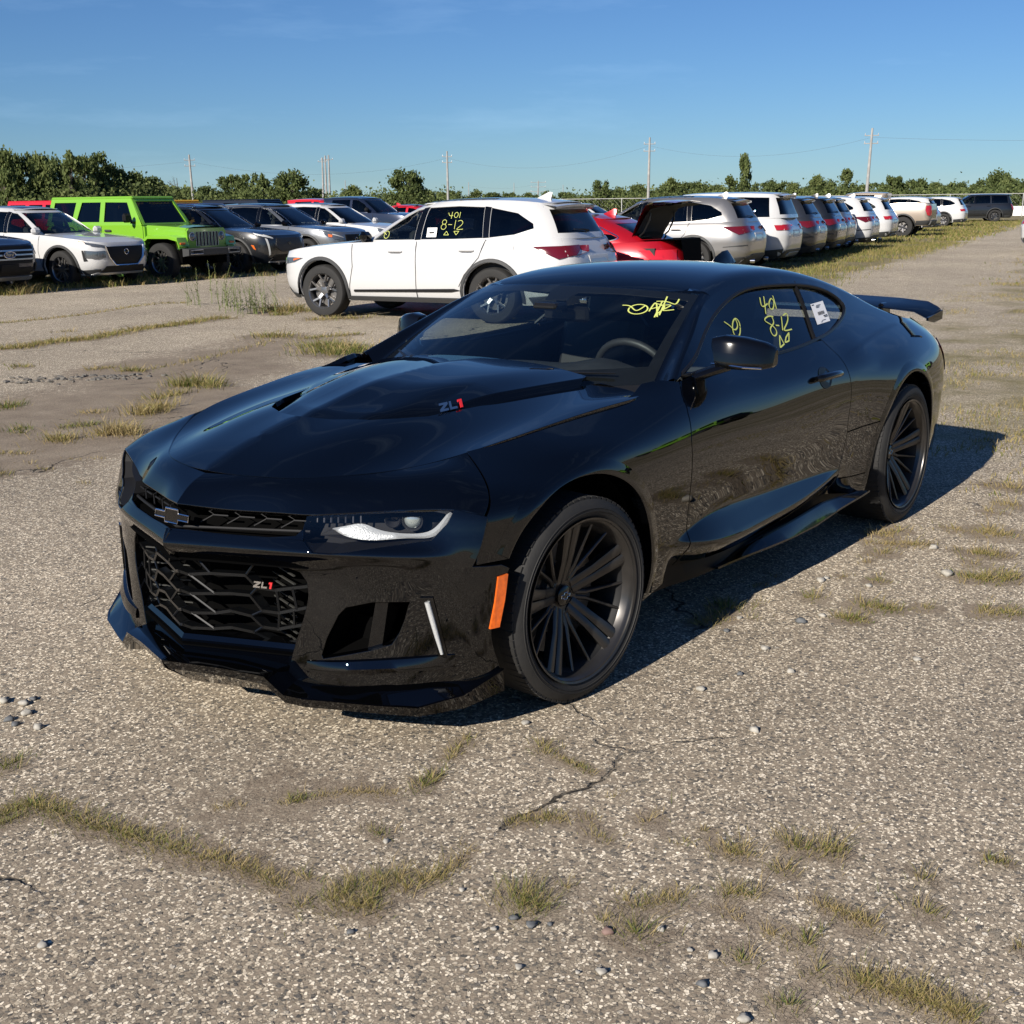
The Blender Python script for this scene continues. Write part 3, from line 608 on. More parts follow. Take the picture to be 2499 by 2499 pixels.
# lower grille: zigzag bars in rows, in front of a dark radiator with fins
rows = [[(.0,.487),(.03,.478),(.10,.487),(.215,.490),(.25,.455),(.31,.452),(.44,.478)],
        [(.0,.425),(.03,.416),(.11,.423),(.16,.428),(.225,.428),(.262,.382),(.315,.380),(.445,.416)],
        [(.0,.362),(.03,.353),(.11,.360),(.16,.372),(.225,.362),(.26,.330),(.31,.328),(.43,.360)],
        [(.0,.312),(.03,.304),(.10,.308),(.16,.318),(.232,.310),(.268,.282),(.315,.280),(.405,.300)]]
def gl(y, z): return gp(y, z, .052+.02*(z < .3))
for sg in (1,-1):
    for r in rows:
        b = MB(); P_ = [gl(sg*y, z) for y, z in r]
        for a, c in zip(P_[:-1], P_[1:]):
            d = c-a; L = np.linalg.norm(d); up = np.array([0,0,1.]) if abs(d[2]) < .8*L else np.array([0,1.,0]); t = d/L; w = np.cross(t, np.array([1.,0,0])); w /= np.linalg.norm(w)
            q0, q1 = a-t*.003, c+t*.003
            b.prism([q0-w*.0045+[.004,0,0], q1-w*.0045+[.004,0,0], q1+w*.0045+[.004,0,0], q0+w*.0045+[.004,0,0]], (-.035,0,0))
        b.build('grille_bar', M_GRAYBAR, coupe)
    for (a, c) in (((.215,.490),(.245,.532)),((.225,.428),(.25,.455)),((.225,.362),(.262,.382)),((.232,.310),(.26,.330)),((.268,.282),(.29,.258)),((.31,.452),(.315,.382)),((.315,.380),(.31,.330)),((.10,.487),(.06,.532)),((.11,.423),(.03,.478)),((.11,.360),(.03,.416)),((.10,.308),(.03,.353)),((.36,.462),(.37,.396)),((.36,.392),(.36,.345))):
        MB().tube([gl(sg*a[0], a[1]), gl(sg*c[0], c[1])], .0045, n=6).build('grille_brace', M_GRAYBAR, coupe)
b = MB(); G = np.stack([[gp(y, .235, .17) for y in yy*1.02], [gp(y, .56, .17) for y in yy*1.02]], 1); b.grid(G); b.build('radiator', M_VOID, coupe)
b = MB()
for k in range(9):
    z = .29+.026*k
    for sg in (-1,1): b.box((.670, sg*.22, z), (.006,.30,.004), rot=Matrix.Rotation(-sg*.34, 4, 'Z'))
tag(b.build('radiator_fins', mat('radiator_aluminium', (.06,.06,.055), .5, metal=.4), coupe), kind='stuff')
b = MB(); b.box((.80,0,.575),(.06,.62,.04)); 
yc = np.linspace(-.40,.40,31); b = MB(); G = np.stack([[gp(y,.292,.085) for y in yc],[gp(y,.284,.050) for y in yc],[gp(y,.270,.040) for y in yc],[gp(y,.215,.050) for y in yc]],1); b.grid(G); b.build('chin', M_BLK, coupe, smooth=30)
# shelves closing the openings above and below the grille
b = MB(); G = np.stack([[gp(y,.533,.02) for y in yy], [gp(y,.54,.18) for y in yy]],1); b.grid(G); G = np.stack([[gp(y,.252,.03) for y in yy*.9], [gp(y,.245,.18) for y in yy*.9]],1); b.grid(G); G = np.stack([[gp(y,.622,.02) for y in yy], [gp(y,.60,.15) for y in yy]],1); b.grid(G); b.build('grille_shroud', M_VOID, coupe)
# badge strokes Z L 1
def badge(parent, O, ux, uy, h, name='badge'):
    """slanted letters Z, L, 1 as raised bars on a plane; O lower left, ux along, uy up (unit vectors), h cap height"""
    O, ux, uy = (np.array(q, float) for q in (O, ux, uy)); nz = np.cross(ux, uy); nz /= np.linalg.norm(nz); sl = .28
    pt = lambda x, y: O+ux*(x+sl*y)*h+uy*y*h
    def poly(L, m, nm): MB().prism([pt(*p) for p in L], nz*.004).build(nm, m, parent)
    poly([(0,1),(1.15,1),(1.15,.74),(.52,.26),(1.15,.26),(1.15,0),(0,0),(0,.26),(.63,.74),(0,.74)], M_CHR, name)
    poly([(1.35,1),(1.62,1),(1.62,.27),(2.35,.27),(2.35,0),(1.35,0)], M_CHR, name)
    poly([(2.55,1),(3.1,1),(3.1,0),(2.78,0),(2.78,.72),(2.55,.72)], M_RED, name)
badge(coupe, gl(.247,.459)+[.012,0,0], np.array([-.33,1,0])/1.053, (0,0,1), .020)
bx0, bx1 = .035, -.105; hb0 = np.array([bx0, float(_yb(bx0))-.016, float(H_hood(bx0, float(_yb(bx0)))[0])+.0]); hb1 = np.array([bx1, float(_yb(bx1))-.016, float(H_hood(bx1, float(_yb(bx1)))[0])+.0]); ux = (hb1-hb0)/np.linalg.norm(hb1-hb0)
uy = np.array([0,-.62,.78]); uy -= ux*np.dot(ux,uy); uy /= np.linalg.norm(uy)
badge(coupe, hb0+np.array([0,.003,.004]), ux, uy, .031)
# splitter
def splitter():
    top = [(.955,0,.222),(.885,.20,.218),(.842,.335,.210),(.822,.395,.158),(.795,.455,.150),(.700,.66,.148),(.628,.758,.140),(.52,.845,.165),(.405,.905,.222)]
    inn = [(.845,0,.235),(.78,.20,.232),(.74,.335,.215),(.735,.375,.182),(.715,.44,.180),(.62,.63,.190),(.54,.745,.196),(.45,.83,.200),(.385,.875,.215)]
    t = curve(top, 9) ; top = np.array(top); inn = np.array(inn); bot = top-[.012,.006,0]; bot[:,2] -= [.030,.030,.032,.030,.030,.030,.032,.045,.070]; und = inn.copy(); und[:,2] = np.minimum(.12, bot[:,2]-.004); und[-3:,2] = bot[-3:,2]-.004
    h = MB(); G = np.stack([inn, (inn*.5+top*.5)+[0,0,.004], top-[.008,.004,-.002], top, top-[.002,.001,.006], bot, und], 1); h.grid(G); h.add([inn[-1],top[-1],bot[-1],und[-1]], [(0,1,2,3)]); return h
h = splitter(); h.build('splitter', M_BLK, coupe, smooth=24); h.mirror().build('splitter', M_BLK, coupe, smooth=24)
# --- underbody, wheel housings
b = MB(); b.box((-1.4,0,.24),(2.0,1.6,.14)); b.box((.12,0,.26),(.9,1.16,.20)); b.box((-3.2,0,.30),(1.1,1.25,.2)); b.build('underbody', M_VOID, coupe)
for xc in (0,-2.811):
    for sgn in (1,-1):
        b = MB(); b.lathe([(.50,.42),(.855,.415)] if xc == 0 else [(.50,.43),(.89,.415)], 40, c=(xc-.01*(xc==0),0,.335), a0=R(-14), a1=R(194)); b.lathe([(.50,.0),(.50,.43)], 40, c=(xc,0,.335), a0=R(-14), a1=R(194)); (b if sgn > 0 else b.mirror()).build('wheel_housing', M_VOID, coupe)
# --- rocker and skirt blade
xs = np.linspace(-.425,-2.40,40); zt = ZB(xs)-.028; yt = S2(xs, zt)-.003; zl = .190+.02*sm(-.62,-.42,xs)+.02*sm(-2.1,-2.4,xs)
G = np.stack([np.stack([xs, yt, zt], 1), np.stack([xs, yt-.040, zt-.025], 1), np.stack([xs, yt-.060, zt*.5+zl*.5], 1), np.stack([xs, yt-.052, zl+.016], 1), np.stack([xs, yt-.054, zl], 1), np.stack([xs, yt-.16, zl-.006], 1)], 1)
b = MB().grid(G); M_SILL = mat('sill_black', (.002,.002,.0024), .5, spec=.15); b.build('rocker_skirt', M_SILL, coupe, smooth=30); b.mirror().build('rocker_skirt', M_SILL, coupe, smooth=30)
xs = np.linspace(-.95,-2.34,36); ub = np.interp(xs, [-2.34,-2.28,-1.92,-1.45,-.95][::1], [.248,.252,.272,.248,.203]); lb = np.interp(xs, [-2.34,-2.26,-1.78,-1.35,-.95], [.244,.236,.196,.196,.200]); yo = .880+.035*sm(-.95,-1.6,xs)+.015*sm(-2.0,-2.34,xs)
G = np.stack([np.stack([xs, yo-.045, ub-.01], 1), np.stack([xs, yo-.018, ub], 1), np.stack([xs, yo-.010, ub-.003], 1), np.stack([xs, yo+.018, lb+.008], 1), np.stack([xs, yo+.019, lb], 1), np.stack([xs, yo-.06, lb-.002], 1)], 1)
b = MB().grid(G); b.build('skirt_blade', M_GLOSSK, coupe, smooth=25); b.mirror().build('skirt_blade', M_GLOSSK, coupe, smooth=25)
# --- rear deck, tail and wing
yd = np.linspace(-1,1,15)
def deck(x): z = RAIL(x); y = YR(x); return np.stack([0*yd+x, yd*y, z+.014*(1-yd**2)], 1)
b = MB(); b.grid(np.stack([deck(np.array([x])[0]) for x in (-3.24,-3.4,-3.5,-3.6,-3.67)], 0)); b.build('trunk_lid', M_BLK, coupe, smooth=40)
b = MB(); zz = np.array([.30,.45,.60,.75,.84,.90]); xo = np.array([-3.655,-3.685,-3.705,-3.70,-3.69,-3.665]); 
G = np.stack([np.stack([xo[i]-.10*(1-yd**2), yd*float(S_side(xo[i]+.005, zz[i])[0]), 0*yd+zz[i]], 1) for i in range(6)], 0); b.grid(G); b.build('rear_bumper', M_BLK, coupe, smooth=40)
for sgn in (1,-1):
    b = MB(); L = fS(np.array([(-3.57,.80),(-3.66,.835),(-3.69,.75),(-3.67,.66),(-3.63,.70),(-3.59,.76)])); b.prism([p*[1,sgn,1] for p in L+[0,.001,0]], (0,.006*sgn,0)); b.build('tail_lamp', mat('dark_red_lens', (.02,.004,.004), .08, coat=1.), coupe)
# wing: blade on two feet with turned-down ends
ys = np.r_[-.80,-.775,-.72,-.55,-.3,0,.3,.55,.72,.775,.80]; wz = np.interp(np.abs(ys), [0,.5,.72,.80], [1.035,1.026,1.012,.978]); wx = np.interp(np.abs(ys), [0,.5,.80], [-3.54,-3.515,-3.46])
prof = [(-.16,.012),(-.15,.020),(-.06,.006),(.05,-.010),(.075,-.018),(.06,-.024),(-.04,-.014),(-.15,-.002)]
G = np.array([[(wx[i]+px*(1 if abs(ys[i]) < .79 else .9), ys[i], wz[i]+pz) for px, pz in prof+prof[:1]] for i in range(len(ys))])
b = MB().grid(G); b.add(G[0][:-1], [tuple(range(8))]); b.add(G[-1][:-1], [tuple(range(8))[::-1]]); wing = b.build('rear_wing', M_BLK, coupe, smooth=35)
for sgn in (1,-1):
    MB().box((-3.51, sgn*.52, .980), (.12,.03,.09), bev=.008).build('wing_foot', M_GLOSSK, wing)
    b = MB(); b.prism([(wx[-1]+.07, sgn*.797, .965),(wx[-1]-.15, sgn*.797, .990),(wx[-1]-.15, sgn*.797, .942),(wx[-1]-.02, sgn*.797, .932),(wx[-1]+.07, sgn*.797, .948)], (0,.012*sgn,0)); b.build('wing_end', M_BLK, wing)
# shark fin aerial
b = MB(); fin = [(-2.49,0,1.27),(-2.53,0,1.30),(-2.60,0,1.325),(-2.66,0,1.33),(-2.70,0,1.30),(-2.71,0,1.25)]
G = np.array([[(x, 0, z), (x-.005, .02+.012*(1.33-z)/.06, z-.02*0-.03), (x, .028, 1.235)] for x, y, z in fin]); b.grid(G); b.grid(G*[1,-1,1]); b.build('roof_aerial', M_BLK, coupe, smooth=60)
# --- wheels
def coupe_wheel(r_t, w, sgn, loc, steer=0.):
    root = bpy.data.objects.new('wheel', None); COL.objects.link(root); root.parent = coupe; root.location = loc; root.rotation_euler = (0,0,steer); h = w/2; s = sgn
    fl = lambda P: [(a*s, r) for a, r in P]
    tp = [(-h+.015,.262),(-h+.002,.285),(-h,.305),(-h+.012,r_t-.012),(-h+.030,r_t-.003),(0,r_t),(h-.030,r_t-.003),(h-.010,r_t-.014),(h-.001,r_t-.035),(h,.300),(h-.003,.283),(h-.014,.268),(h-.022,.262)]
    b = MB().lathe(fl(tp), 72); 
    for k in range(72):      # tread blocks on the shoulders
        a = 2*math.pi*k/72
        for side in (-1,1):
            p0 = Vector((math.cos(a)*(r_t-.0066), side*(h-.048), math.sin(a)*(r_t-.0066))); b.box(p0, (.010,.060,.022), rot=Matrix.Rotation(-a, 4, 'Y'), bev=0)
    for rr in (.292,.302): b.lathe(fl([(h-.004,rr-.0018),(h+.0015,rr),(h-.004,rr+.0018)]), 72)
    b.build('tyre', M_RUB, root, smooth=40)
    b = MB().lathe(fl([(-h+.02,.262),(-h+.03,.24),(0,.225),(h-.055,.232),(h-.040,.244)]), 72); b.build('rim_barrel', M_MATK, root, smooth=35)
    b = MB().lathe(fl([(h-.041,.243),(h-.020,.252),(h-.012,.258),(h-.006,.268),(h-.001,.271),(h-.004,.264),(h-.016,.262)]), 72); b.build('rim', M_RIM, root, smooth=35)
    b = MB(); yo = h-.028; yh = h-.098                # spokes: at the rim (outer) and hub (deeper)
    def bar(r0, a0, r1, a1, w0, w1, y0, y1, d=.030):
        p0 = np.array([r0*math.cos(a0), y0*s, r0*math.sin(a0)]); p1 = np.array([r1*math.cos(a1), y1*s, r1*math.sin(a1)]); t = p1-p0; q = np.cross(t, [0,1,0]); q /= np.linalg.norm(q); dn = np.array([0,-d*s,0]); c = np.array([0,.004*s,0])
        v = [p0-q*w0/2, p0-q*w0*.22+c, p0+q*w0*.22+c, p0+q*w0/2, p0+q*w0*.4+dn, p0-q*w0*.4+dn, p1-q*w1/2, p1-q*w1*.22+c, p1+q*w1*.22+c, p1+q*w1/2, p1+q*w1*.4+dn*.8, p1-q*w1*.4+dn*.8]
        b.add(v, [(0,1,7,6),(1,2,8,7),(2,3,9,8),(3,4,10,9),(4,5,11,10),(5,0,6,11),(0,5,4,3,2,1),(6,7,8,9,10,11)])
    for k in range(5):
        a = 2*math.pi*k/5+(.20 if loc[0] == 0 else .42)
        for sg in (-1,1):                                     # the twin spoke
            bar(.046, a+sg*.27, .135, a+sg*.118, .030, .028, yh, yh+.034); bar(.133, a+sg*.119, .258, a+sg*.088, .028, .040, yh+.033, yo)
        for sg in (-1,1):                                     # forked spokes between
            c = a+math.pi/5; bar(.052, c+sg*.15, .105, c+sg*.095, .017, .015, yh-.004, yh+.014, .030); bar(.102, c+sg*.095, .256, c+sg*.185, .015, .008, yh+.013, yo-.012, .026)
    b.lathe(fl([(yh-.04,.075),(yh,.072),(yh+.004,.060),(yh-.002,.040),(yh-.002,0)]), 36); b.build('spokes', M_RIM, root, smooth=30)
    b = MB().lathe(fl([(yh-.01,.034),(yh+.008,.034),(yh+.011,.030),(yh+.0115,0)]), 28); cap = b.build('centre_cap', M_GLOSSK, root, smooth=40)
    b = MB(); b.tube([(p[0]*.044*-s, (yh+.0125)*s, p[1]*.030) for p in bowtie(1)], .0012, n=5, closed=True); b.build('cap_emblem', M_CHR, cap)
    for k in range(5): a = 2*math.pi*k/5+.62; MB().lathe(fl([(yh-.012,.010),(yh+.004,.010),(yh+.006,.006),(yh+.006,0)]), 6, c=(.058*math.cos(a),0,.058*math.sin(a))).build('wheel_nut', M_SATK, root)
    b = MB().lathe(fl([(h-.155,.0),(h-.155,.192),(h-.135,.195),(h-.135,.10),(h-.10,.09),(h-.10,0)]), 48); b.build('brake_disc', M_STEEL, root, smooth=35)
    b = MB().lathe(fl([(h-.175,.12),(h-.175,.20),(h-.105,.20),(h-.105,.12)]), 12, a0=R(-38), a1=R(38), closed=True); b.build('brake_caliper', M_SATK, root, smooth=35)
    return root
for sgn in (1,-1):
    coupe_wheel(.338, .285, sgn, (0, sgn*.795, .338), -.08); coupe_wheel(.346, .305, sgn, (-2.811, sgn*.798, .346))
# --- mirror, handle, wipers
def mirror_unit(sgn):
    dm = np.array([-.07,-.03,.0]) if sgn > 0 else np.array([-.235,-.085,-.004])     # the far one stands folded back a little
    def mv(b): b.v = [tuple(np.array(p)+dm) for p in b.v]; return b if sgn > 0 else b.mirror()
    # body as stacked rounded sections along x' (outboard), built at the left then mirrored
    sec = []
    for t, w, h, dx, dz in ((0,.050,.070,.012,.004),(.05,.085,.108,.012,.004),(.22,.105,.124,.006,.006),(.55,.100,.118,-.016,.0),(.85,.080,.098,-.048,-.008),(.97,.055,.075,-.070,-.014),(1,.035,.055,-.076,-.016)):
        y = .862+t*.205; ring = []
        for k in range(28):
            a = 2*math.pi*k/28; c_, s_ = math.cos(a), math.sin(a); e_ = .45; f_ = np.sign(s_)*abs(s_)**e_
            ring.append((-.945+dx+np.sign(c_)*abs(c_)**e_*w*.5*(1.0 if c_ > 0 else .8)-.012*f_*(c_ > 0), y+(.016*f_ if t < .1 else 0)*-1, 1.024+dz+f_*h*.5))
        sec.append(ring+ring[:1])
    G = np.array(sec); b = MB().grid(G); b.add(G[0][:-1], [tuple(range(28))]); b.add(G[-1][:-1], [tuple(range(28))[::-1]])
    par = doors[0 if sgn > 0 else 1]; mb_ = mv(b).build('door_mirror', M_GLOSSK, par, smooth=38)
    b = MB(); b.tube([(-.90,.862,.985),(-.892,.90,.986),(-.900,.99,.979),(-.935,1.05,.975)], .0035, n=5); mv(b).build('mirror_seam', M_CHR, mb_)
    b = MB(); b.tube([(-.84,.785,.930),(-.855,.83,.938),(-.885,.872,.958),(-.93,.92,.975)], [.046,.036,.034,.03], n=12, flat=.55); mv(b).build('mirror_arm', M_GLOSSK, par, smooth=50)
for sgn in (1,-1): mirror_unit(sgn)
for sgn in (1,-1):
    d = doors[0 if sgn > 0 else 1]
    hx = np.linspace(-1.775,-2.005,14); zc = .838+.006*np.sin(np.linspace(0,math.pi,14)); y0 = S_side(hx, zc); out = .006+.030*np.sin(np.linspace(0.05,math.pi-.05,14))**.6
    b = MB(); b.tube([(hx[i], (y0[i]+out[i])*sgn, zc[i]) for i in range(14)], [.012]+[.021]*12+[.012], n=12, flat=.75); b.build('door_handle', M_GLOSSK, d, smooth=50)
    b = MB(); cc = [( -1.88+.060*math.cos(a), .830+.046*math.sin(a)) for a in np.linspace(0,2*math.pi,24,endpoint=False)]; b.add(fS(np.array(cc))*[1,sgn,1]+[0,.002*sgn,0], [tuple(range(24)) if sgn < 0 else tuple(range(24))[::-1]]); b.build('handle_recess', M_SATK, d)
def wiper(pts, name='wiper'):
    b = MB(); P_ = [fW(np.array([p]))[0]+np.array([.012,0,.014]) for p in pts]; b.tube(P_, [.006,.010,.009,.006], n=6, flat=.5)
    b.tube([P_[1]+[.02,0,.01], P_[1]+(P_[2]-P_[1])*.5+[.01,0,.012]], .009, n=6); b.build(name, M_SATK, coupe, smooth=40)
wiper([(.80,.045),(.52,.06),(.25,.07),(.02,.075)]); wiper([(-.20,.05),(-.42,.06),(-.62,.07),(-.80,.09)])
b = MB(); uu = np.linspace(-1.0,1.0,31); base = fW(np.stack([uu, 0*uu-.02], 1)); G = np.stack([base+[.0,0,-.004], base+[.06,0,-.012], base+[.16,0,-.035]], 1); b.grid(G); b.build('cowl', M_MATK, coupe, smooth=40)
# --- interior
b = MB(); ud = np.linspace(-1,1,21); dz = .045*np.exp(-((ud-.52)/.22)**2)+.012*np.exp(-((ud)/.3)**2)
G = np.stack([np.stack([-.70-.05*ud**2, ud*.66, .905+0*ud], 1), np.stack([-.85-.03*ud**2, ud*.66, .925+dz*.5], 1), np.stack([-1.0+0*ud, ud*.66, .925+dz], 1), np.stack([-1.06+0*ud, ud*.66, .895+dz*.8], 1), np.stack([-1.10+0*ud, ud*.66, .70+0*ud], 1), np.stack([-1.02+0*ud, ud*.66, .45+0*ud], 1)], 0); b.grid(G); b.build('dashboard', M_DASH, coupe, smooth=50)
b = MB(); cw = Vector((-1.20,.36,.86)); rot = Matrix.Rotation(R(-66), 3, 'Y'); ring = [tuple(cw+rot @ Vector((.18*math.cos(a), .18*math.sin(a), 0))) for a in np.linspace(0,2*math.pi,36,endpoint=False)]; b.tube(ring, .016, n=8, closed=True); b.tube([cw+rot @ Vector((0,-.17,0)), cw, cw+rot @ Vector((0,.17,0))], [.016,.05,.016], n=8, flat=.4); b.build('steering_wheel', M_SEAT, coupe, smooth=50)
def seat(y):
    b = MB(); b.box((-1.72,y,.50),(.50,.48,.18),bev=.05); b.box((-2.02,y,.78),(.16,.48,.55),rot=Matrix.Rotation(R(-17),4,'Y'),bev=.06); b.box((-2.12,y,1.075),(.09,.26,.16),rot=Matrix.Rotation(R(-14),4,'Y'),bev=.035); b.build('seat', M_SEAT, coupe, smooth=40)
seat(.36); seat(-.36)
b = MB(); b.box((-2.55,0,.62),(.5,1.2,.4),bev=.08); b.box((-2.85,0,.80),(.12,1.2,.35),bev=.05); b.build('rear_bench', M_SEAT, coupe, smooth=40)
b = MB(); b.box((-1.5,0,.46),(1.4,.22,.20),bev=.04); b.build('centre_console', M_DASH, coupe)
b = MB(); b.box((-1.22,0,1.115),(.03,.23,.065),bev=.012); b.box((-1.18,0,1.15),(.03,.03,.05)); rv = b.build('rear_view_mirror', M_SATK, coupe)
MB().box((-1.237,0,1.115),(.004,.21,.05),bev=.001).build('mirror_glass', M_CHR, rv)
b = MB(); b.box((-1.10,0,1.155),(.10,.12,.03),bev=.01); b.build('sensor_housing', M_SATK, coupe)
for sgn in (1,-1):
    b = MB(); b.tube([(-1.42,.50*sgn,1.13),(-1.50,.55*sgn,1.165),(-1.62,.52*sgn,1.19)], .01, n=6); b.build('visor_handle', M_DASH, coupe)
    b = MB(); xi = np.linspace(-.95,-2.1,12); b.grid(np.stack([np.stack([xi, (S_side(xi, .93+0*xi)-.05)*sgn, 0*xi+.93], 1), np.stack([xi, (S_side(xi, .60+0*xi)-.09)*sgn, 0*xi+.45], 1)], 1)); b.build('door_trim', M_DASH, coupe)
b = MB(); b.grid(np.array([[(x, y, float(RAIL(np.array([x]))[0])-.012+.01) for y in np.linspace(-.46,.46,5)] for x in np.linspace(-1.42,-2.5,8)])); b.build('headliner', M_DASH, coupe, smooth=50)
# --- wax-pencil numbers on the glass, paper label on the quarter window
def stroke_on(fn, hint, strokes, w, parent, off=.0025, name='wax_writing', m=None, sample=.02):
    b = MB()
    for st in strokes:
        if len(st) > 3 and st[0] == st[-1]: st = resamp(st, .008, False)
        else: st = curve(st, max(8, 6*len(st))) if len(st) > 2 else np.array([np.array(st[0])+(np.array(st[1])-np.array(st[0]))*t for t in np.linspace(0,1,6)])
        n = surf_normals(fn, st, hint); p = fn(st)+n*off; ribbon(b, p, w, n)
    return tag(b.build(name, m or M_MARK, parent), kind='stuff')
# thin panel joints lying on the side skin
def joint(pts, name='panel_joint'):
    L = np.array(resamp(pts, .03, False)); n = surf_normals(fS, L, (0,1,0)); p = fS(L)+n*.0012
    for sgn in (1,-1): b = MB(); ribbon(b, p*[1,sgn,1], .0045, n*[1,sgn,1]); b.build(name, M_VOID, coupe)
joint([(-2.145,.552),(-2.30,.556),(-2.512,.556)]); joint([(-2.14,.335),(-2.25,.325),(-2.43,.318)])

# rolled lips round the wheel openings
def arch_lip(A, xc, zc):
    A = np.asarray(A); d = A-[xc,zc]; n_ = d/np.linalg.norm(d, axis=1)[:,None]
    def row(k, o):
        q = A+n_*k; p = fS(q); p[:,1] += o; return p
    G = np.stack([row(.050,.0004), row(.040,.0016), row(.030,.0034), row(.018,.0048), row(.004,.0052), row(-.001,.003), row(-.003,-.04)], 1); b = MB().grid(G)
    b.build('arch_lip', M_BLK, coupe, smooth=50); b.mirror().build('arch_lip', M_BLK, coupe, smooth=50)
arch_lip([p for p in F_ARCH if p[0] < .36 and p[1] > .235], 0., .338); arch_lip([p for p in R_ARCH if p[1] > .26], -2.811, .346)

# thin lighter bead, added as the highlight line between roof skin and windscreen
yy_ = np.linspace(-.47,.47,25); hp = fT(np.stack([header(yy_)-.006, yy_], 1)); MB().tube([p+np.array([.003,0,.001]) for p in hp], .0035, n=6).build('header_highlight', mat('header_highlight_metal', (.05,.05,.05), .2, metal=.6), coupe, smooth=60)
WS_MARKS = [[(0.6073, 0.7498), (0.6219, 0.776), (0.6508, 0.789), (0.6846, 0.7845), (0.7123, 0.7634), (0.7254, 0.7326), (0.7203, 0.7021), (0.6992, 0.6815), (0.6683, 0.6769), (0.6367, 0.6891), (0.6137, 0.7144), (0.6067, 0.7453)], [(0.5479, 0.7713), (0.604, 0.7631), (0.6631, 0.7168), (0.6949, 0.7838)], [(0.7434, 0.7122), (0.7421, 0.8178), (0.8132, 0.6499)], [(0.7362, 0.7375), (0.788, 0.7736)], [(0.7761, 0.8492), (0.7885, 0.7469), (0.7993, 0.6442)], [(0.7425, 0.8097), (0.8113, 0.7812), (0.802, 0.6902)], [(0.7846, 0.9074), (0.8014, 0.8021), (0.8186, 0.6706)], [(0.7413, 0.8368), (0.8156, 0.8372), (0.8652, 0.8147), (0.8692, 0.885)], [(0.7832, 0.7867), (0.8454, 0.7957), (0.8187, 0.7334), (0.882, 0.7438)]]
SD_MARKS = [[(-1.817, 1.172), (-1.783, 1.139), (-1.846, 1.145)], [(-1.856, 1.174), (-1.771, 1.107)], [(-1.898, 1.14), (-1.873, 1.127), (-1.849, 1.121), (-1.839, 1.124), (-1.845, 1.135), (-1.866, 1.148), (-1.892, 1.158), (-1.913, 1.16), (-1.915, 1.154), (-1.9, 1.141)], [(-1.942, 1.172), (-1.891, 1.12)], [(-1.817, 1.092), (-1.774, 1.096), (-1.727, 1.082), (-1.758, 1.062), (-1.768, 1.038), (-1.72, 1.023), (-1.723, 1.043), (-1.788, 1.07), (-1.806, 1.097)], [(-1.791, 1.058), (-1.819, 1.055)], [(-1.887, 1.088), (-1.822, 1.035)], [(-1.908, 1.09), (-1.951, 1.094), (-1.93, 1.074), (-1.836, 1.035), (-1.907, 1.033)], [(-1.771, 1.019), (-1.708, 0.975), (-1.759, 0.985), (-1.771, 1.019)], [(-1.81, 1.007), (-1.863, 1.023), (-1.816, 0.993), (-1.775, 0.989), (-1.81, 1.007)], [(-1.499, 1.073), (-1.475, 1.055), (-1.449, 1.043), (-1.429, 1.041), (-1.421, 1.048), (-1.427, 1.064), (-1.446, 1.083), (-1.473, 1.099), (-1.499, 1.107), (-1.513, 1.105), (-1.515, 1.094), (-1.502, 1.076)], [(-1.401, 1.103), (-1.431, 1.08), (-1.441, 1.069), (-1.49, 1.084), (-1.501, 1.106)]]
LABEL = [(-2.252, 1.114), (-2.426, 1.118), (-2.346, 1.034), (-2.176, 1.03)]
stroke_on(fW, (1,0,1), WS_MARKS, .0062, coupe, off=.002, name='wax_writing')
def fSi(uv): p = fS(uv); n = surf_normals(fS, uv, (0,1,0)); return p-n*.012
stroke_on(fSi, (0,1,0), SD_MARKS, .0065, coupe, off=.0022, name='wax_number')
lq = np.array(LABEL); lab_fn = lambda a, b_: lq[0]*(1-a)*(1-b_)+lq[1]*a*(1-b_)+lq[2]*a*b_+lq[3]*(1-a)*b_
def on_label(rect, name, m, off, parent):
    a0, b0, a1, b1 = rect; q = np.array([lab_fn(a0,b0), lab_fn(a1,b0), lab_fn(a1,b1), lab_fn(a0,b1)]); p = fSi(q)+surf_normals(fS, q, (0,1,0))*off; b = MB(); b.add(p, [(0,1,2,3)]); return b.build(name, m, parent)
paper = on_label((0,0,1,1), 'paper_label', M_WHITEP, .0022, coupe)
for r in ((.05,.05,.22,.09),(.36,.12,.70,.14),(.30,.17,.62,.19),(.30,.22,.55,.24),(.62,.66,.92,.70),(.66,.73,.94,.76),(.40,.86,.70,.88),(.30,.92,.44,.94)): on_label(r, 'printed_line', M_INK, .0030, paper)
for k in range(14): on_label((.28+.036*k,.44,.28+.036*k+(.022 if k % 3 else .012),.60), 'bar_code_bar', M_INK, .0030, paper)
# ================================================================ OTHER VEHICLES (x forward, origin on the ground at mid wheelbase)
def paint(name, col, metal=0., rough=.3): return mat('paint_'+name, col, rough=rough, metal=metal, coat=1., coat_rough=.02)
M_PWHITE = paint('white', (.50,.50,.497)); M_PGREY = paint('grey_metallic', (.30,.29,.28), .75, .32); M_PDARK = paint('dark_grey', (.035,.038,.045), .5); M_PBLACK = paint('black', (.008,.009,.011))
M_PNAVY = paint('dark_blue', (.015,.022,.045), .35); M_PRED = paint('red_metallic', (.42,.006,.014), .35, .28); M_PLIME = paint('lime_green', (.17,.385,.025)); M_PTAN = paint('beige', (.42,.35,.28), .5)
M_PYEL = paint('yellow', (.75,.42,.01)); M_PMURANO = paint('gunmetal', (.22,.23,.24), .7, .3); M_PRED2 = paint('crimson', (.50,.012,.02))
M_CG = glass('car_glass_tinted', (.10,.115,.12), 1.5); M_CGC = glass('car_glass_clear', (.45,.50,.50), 1.5)
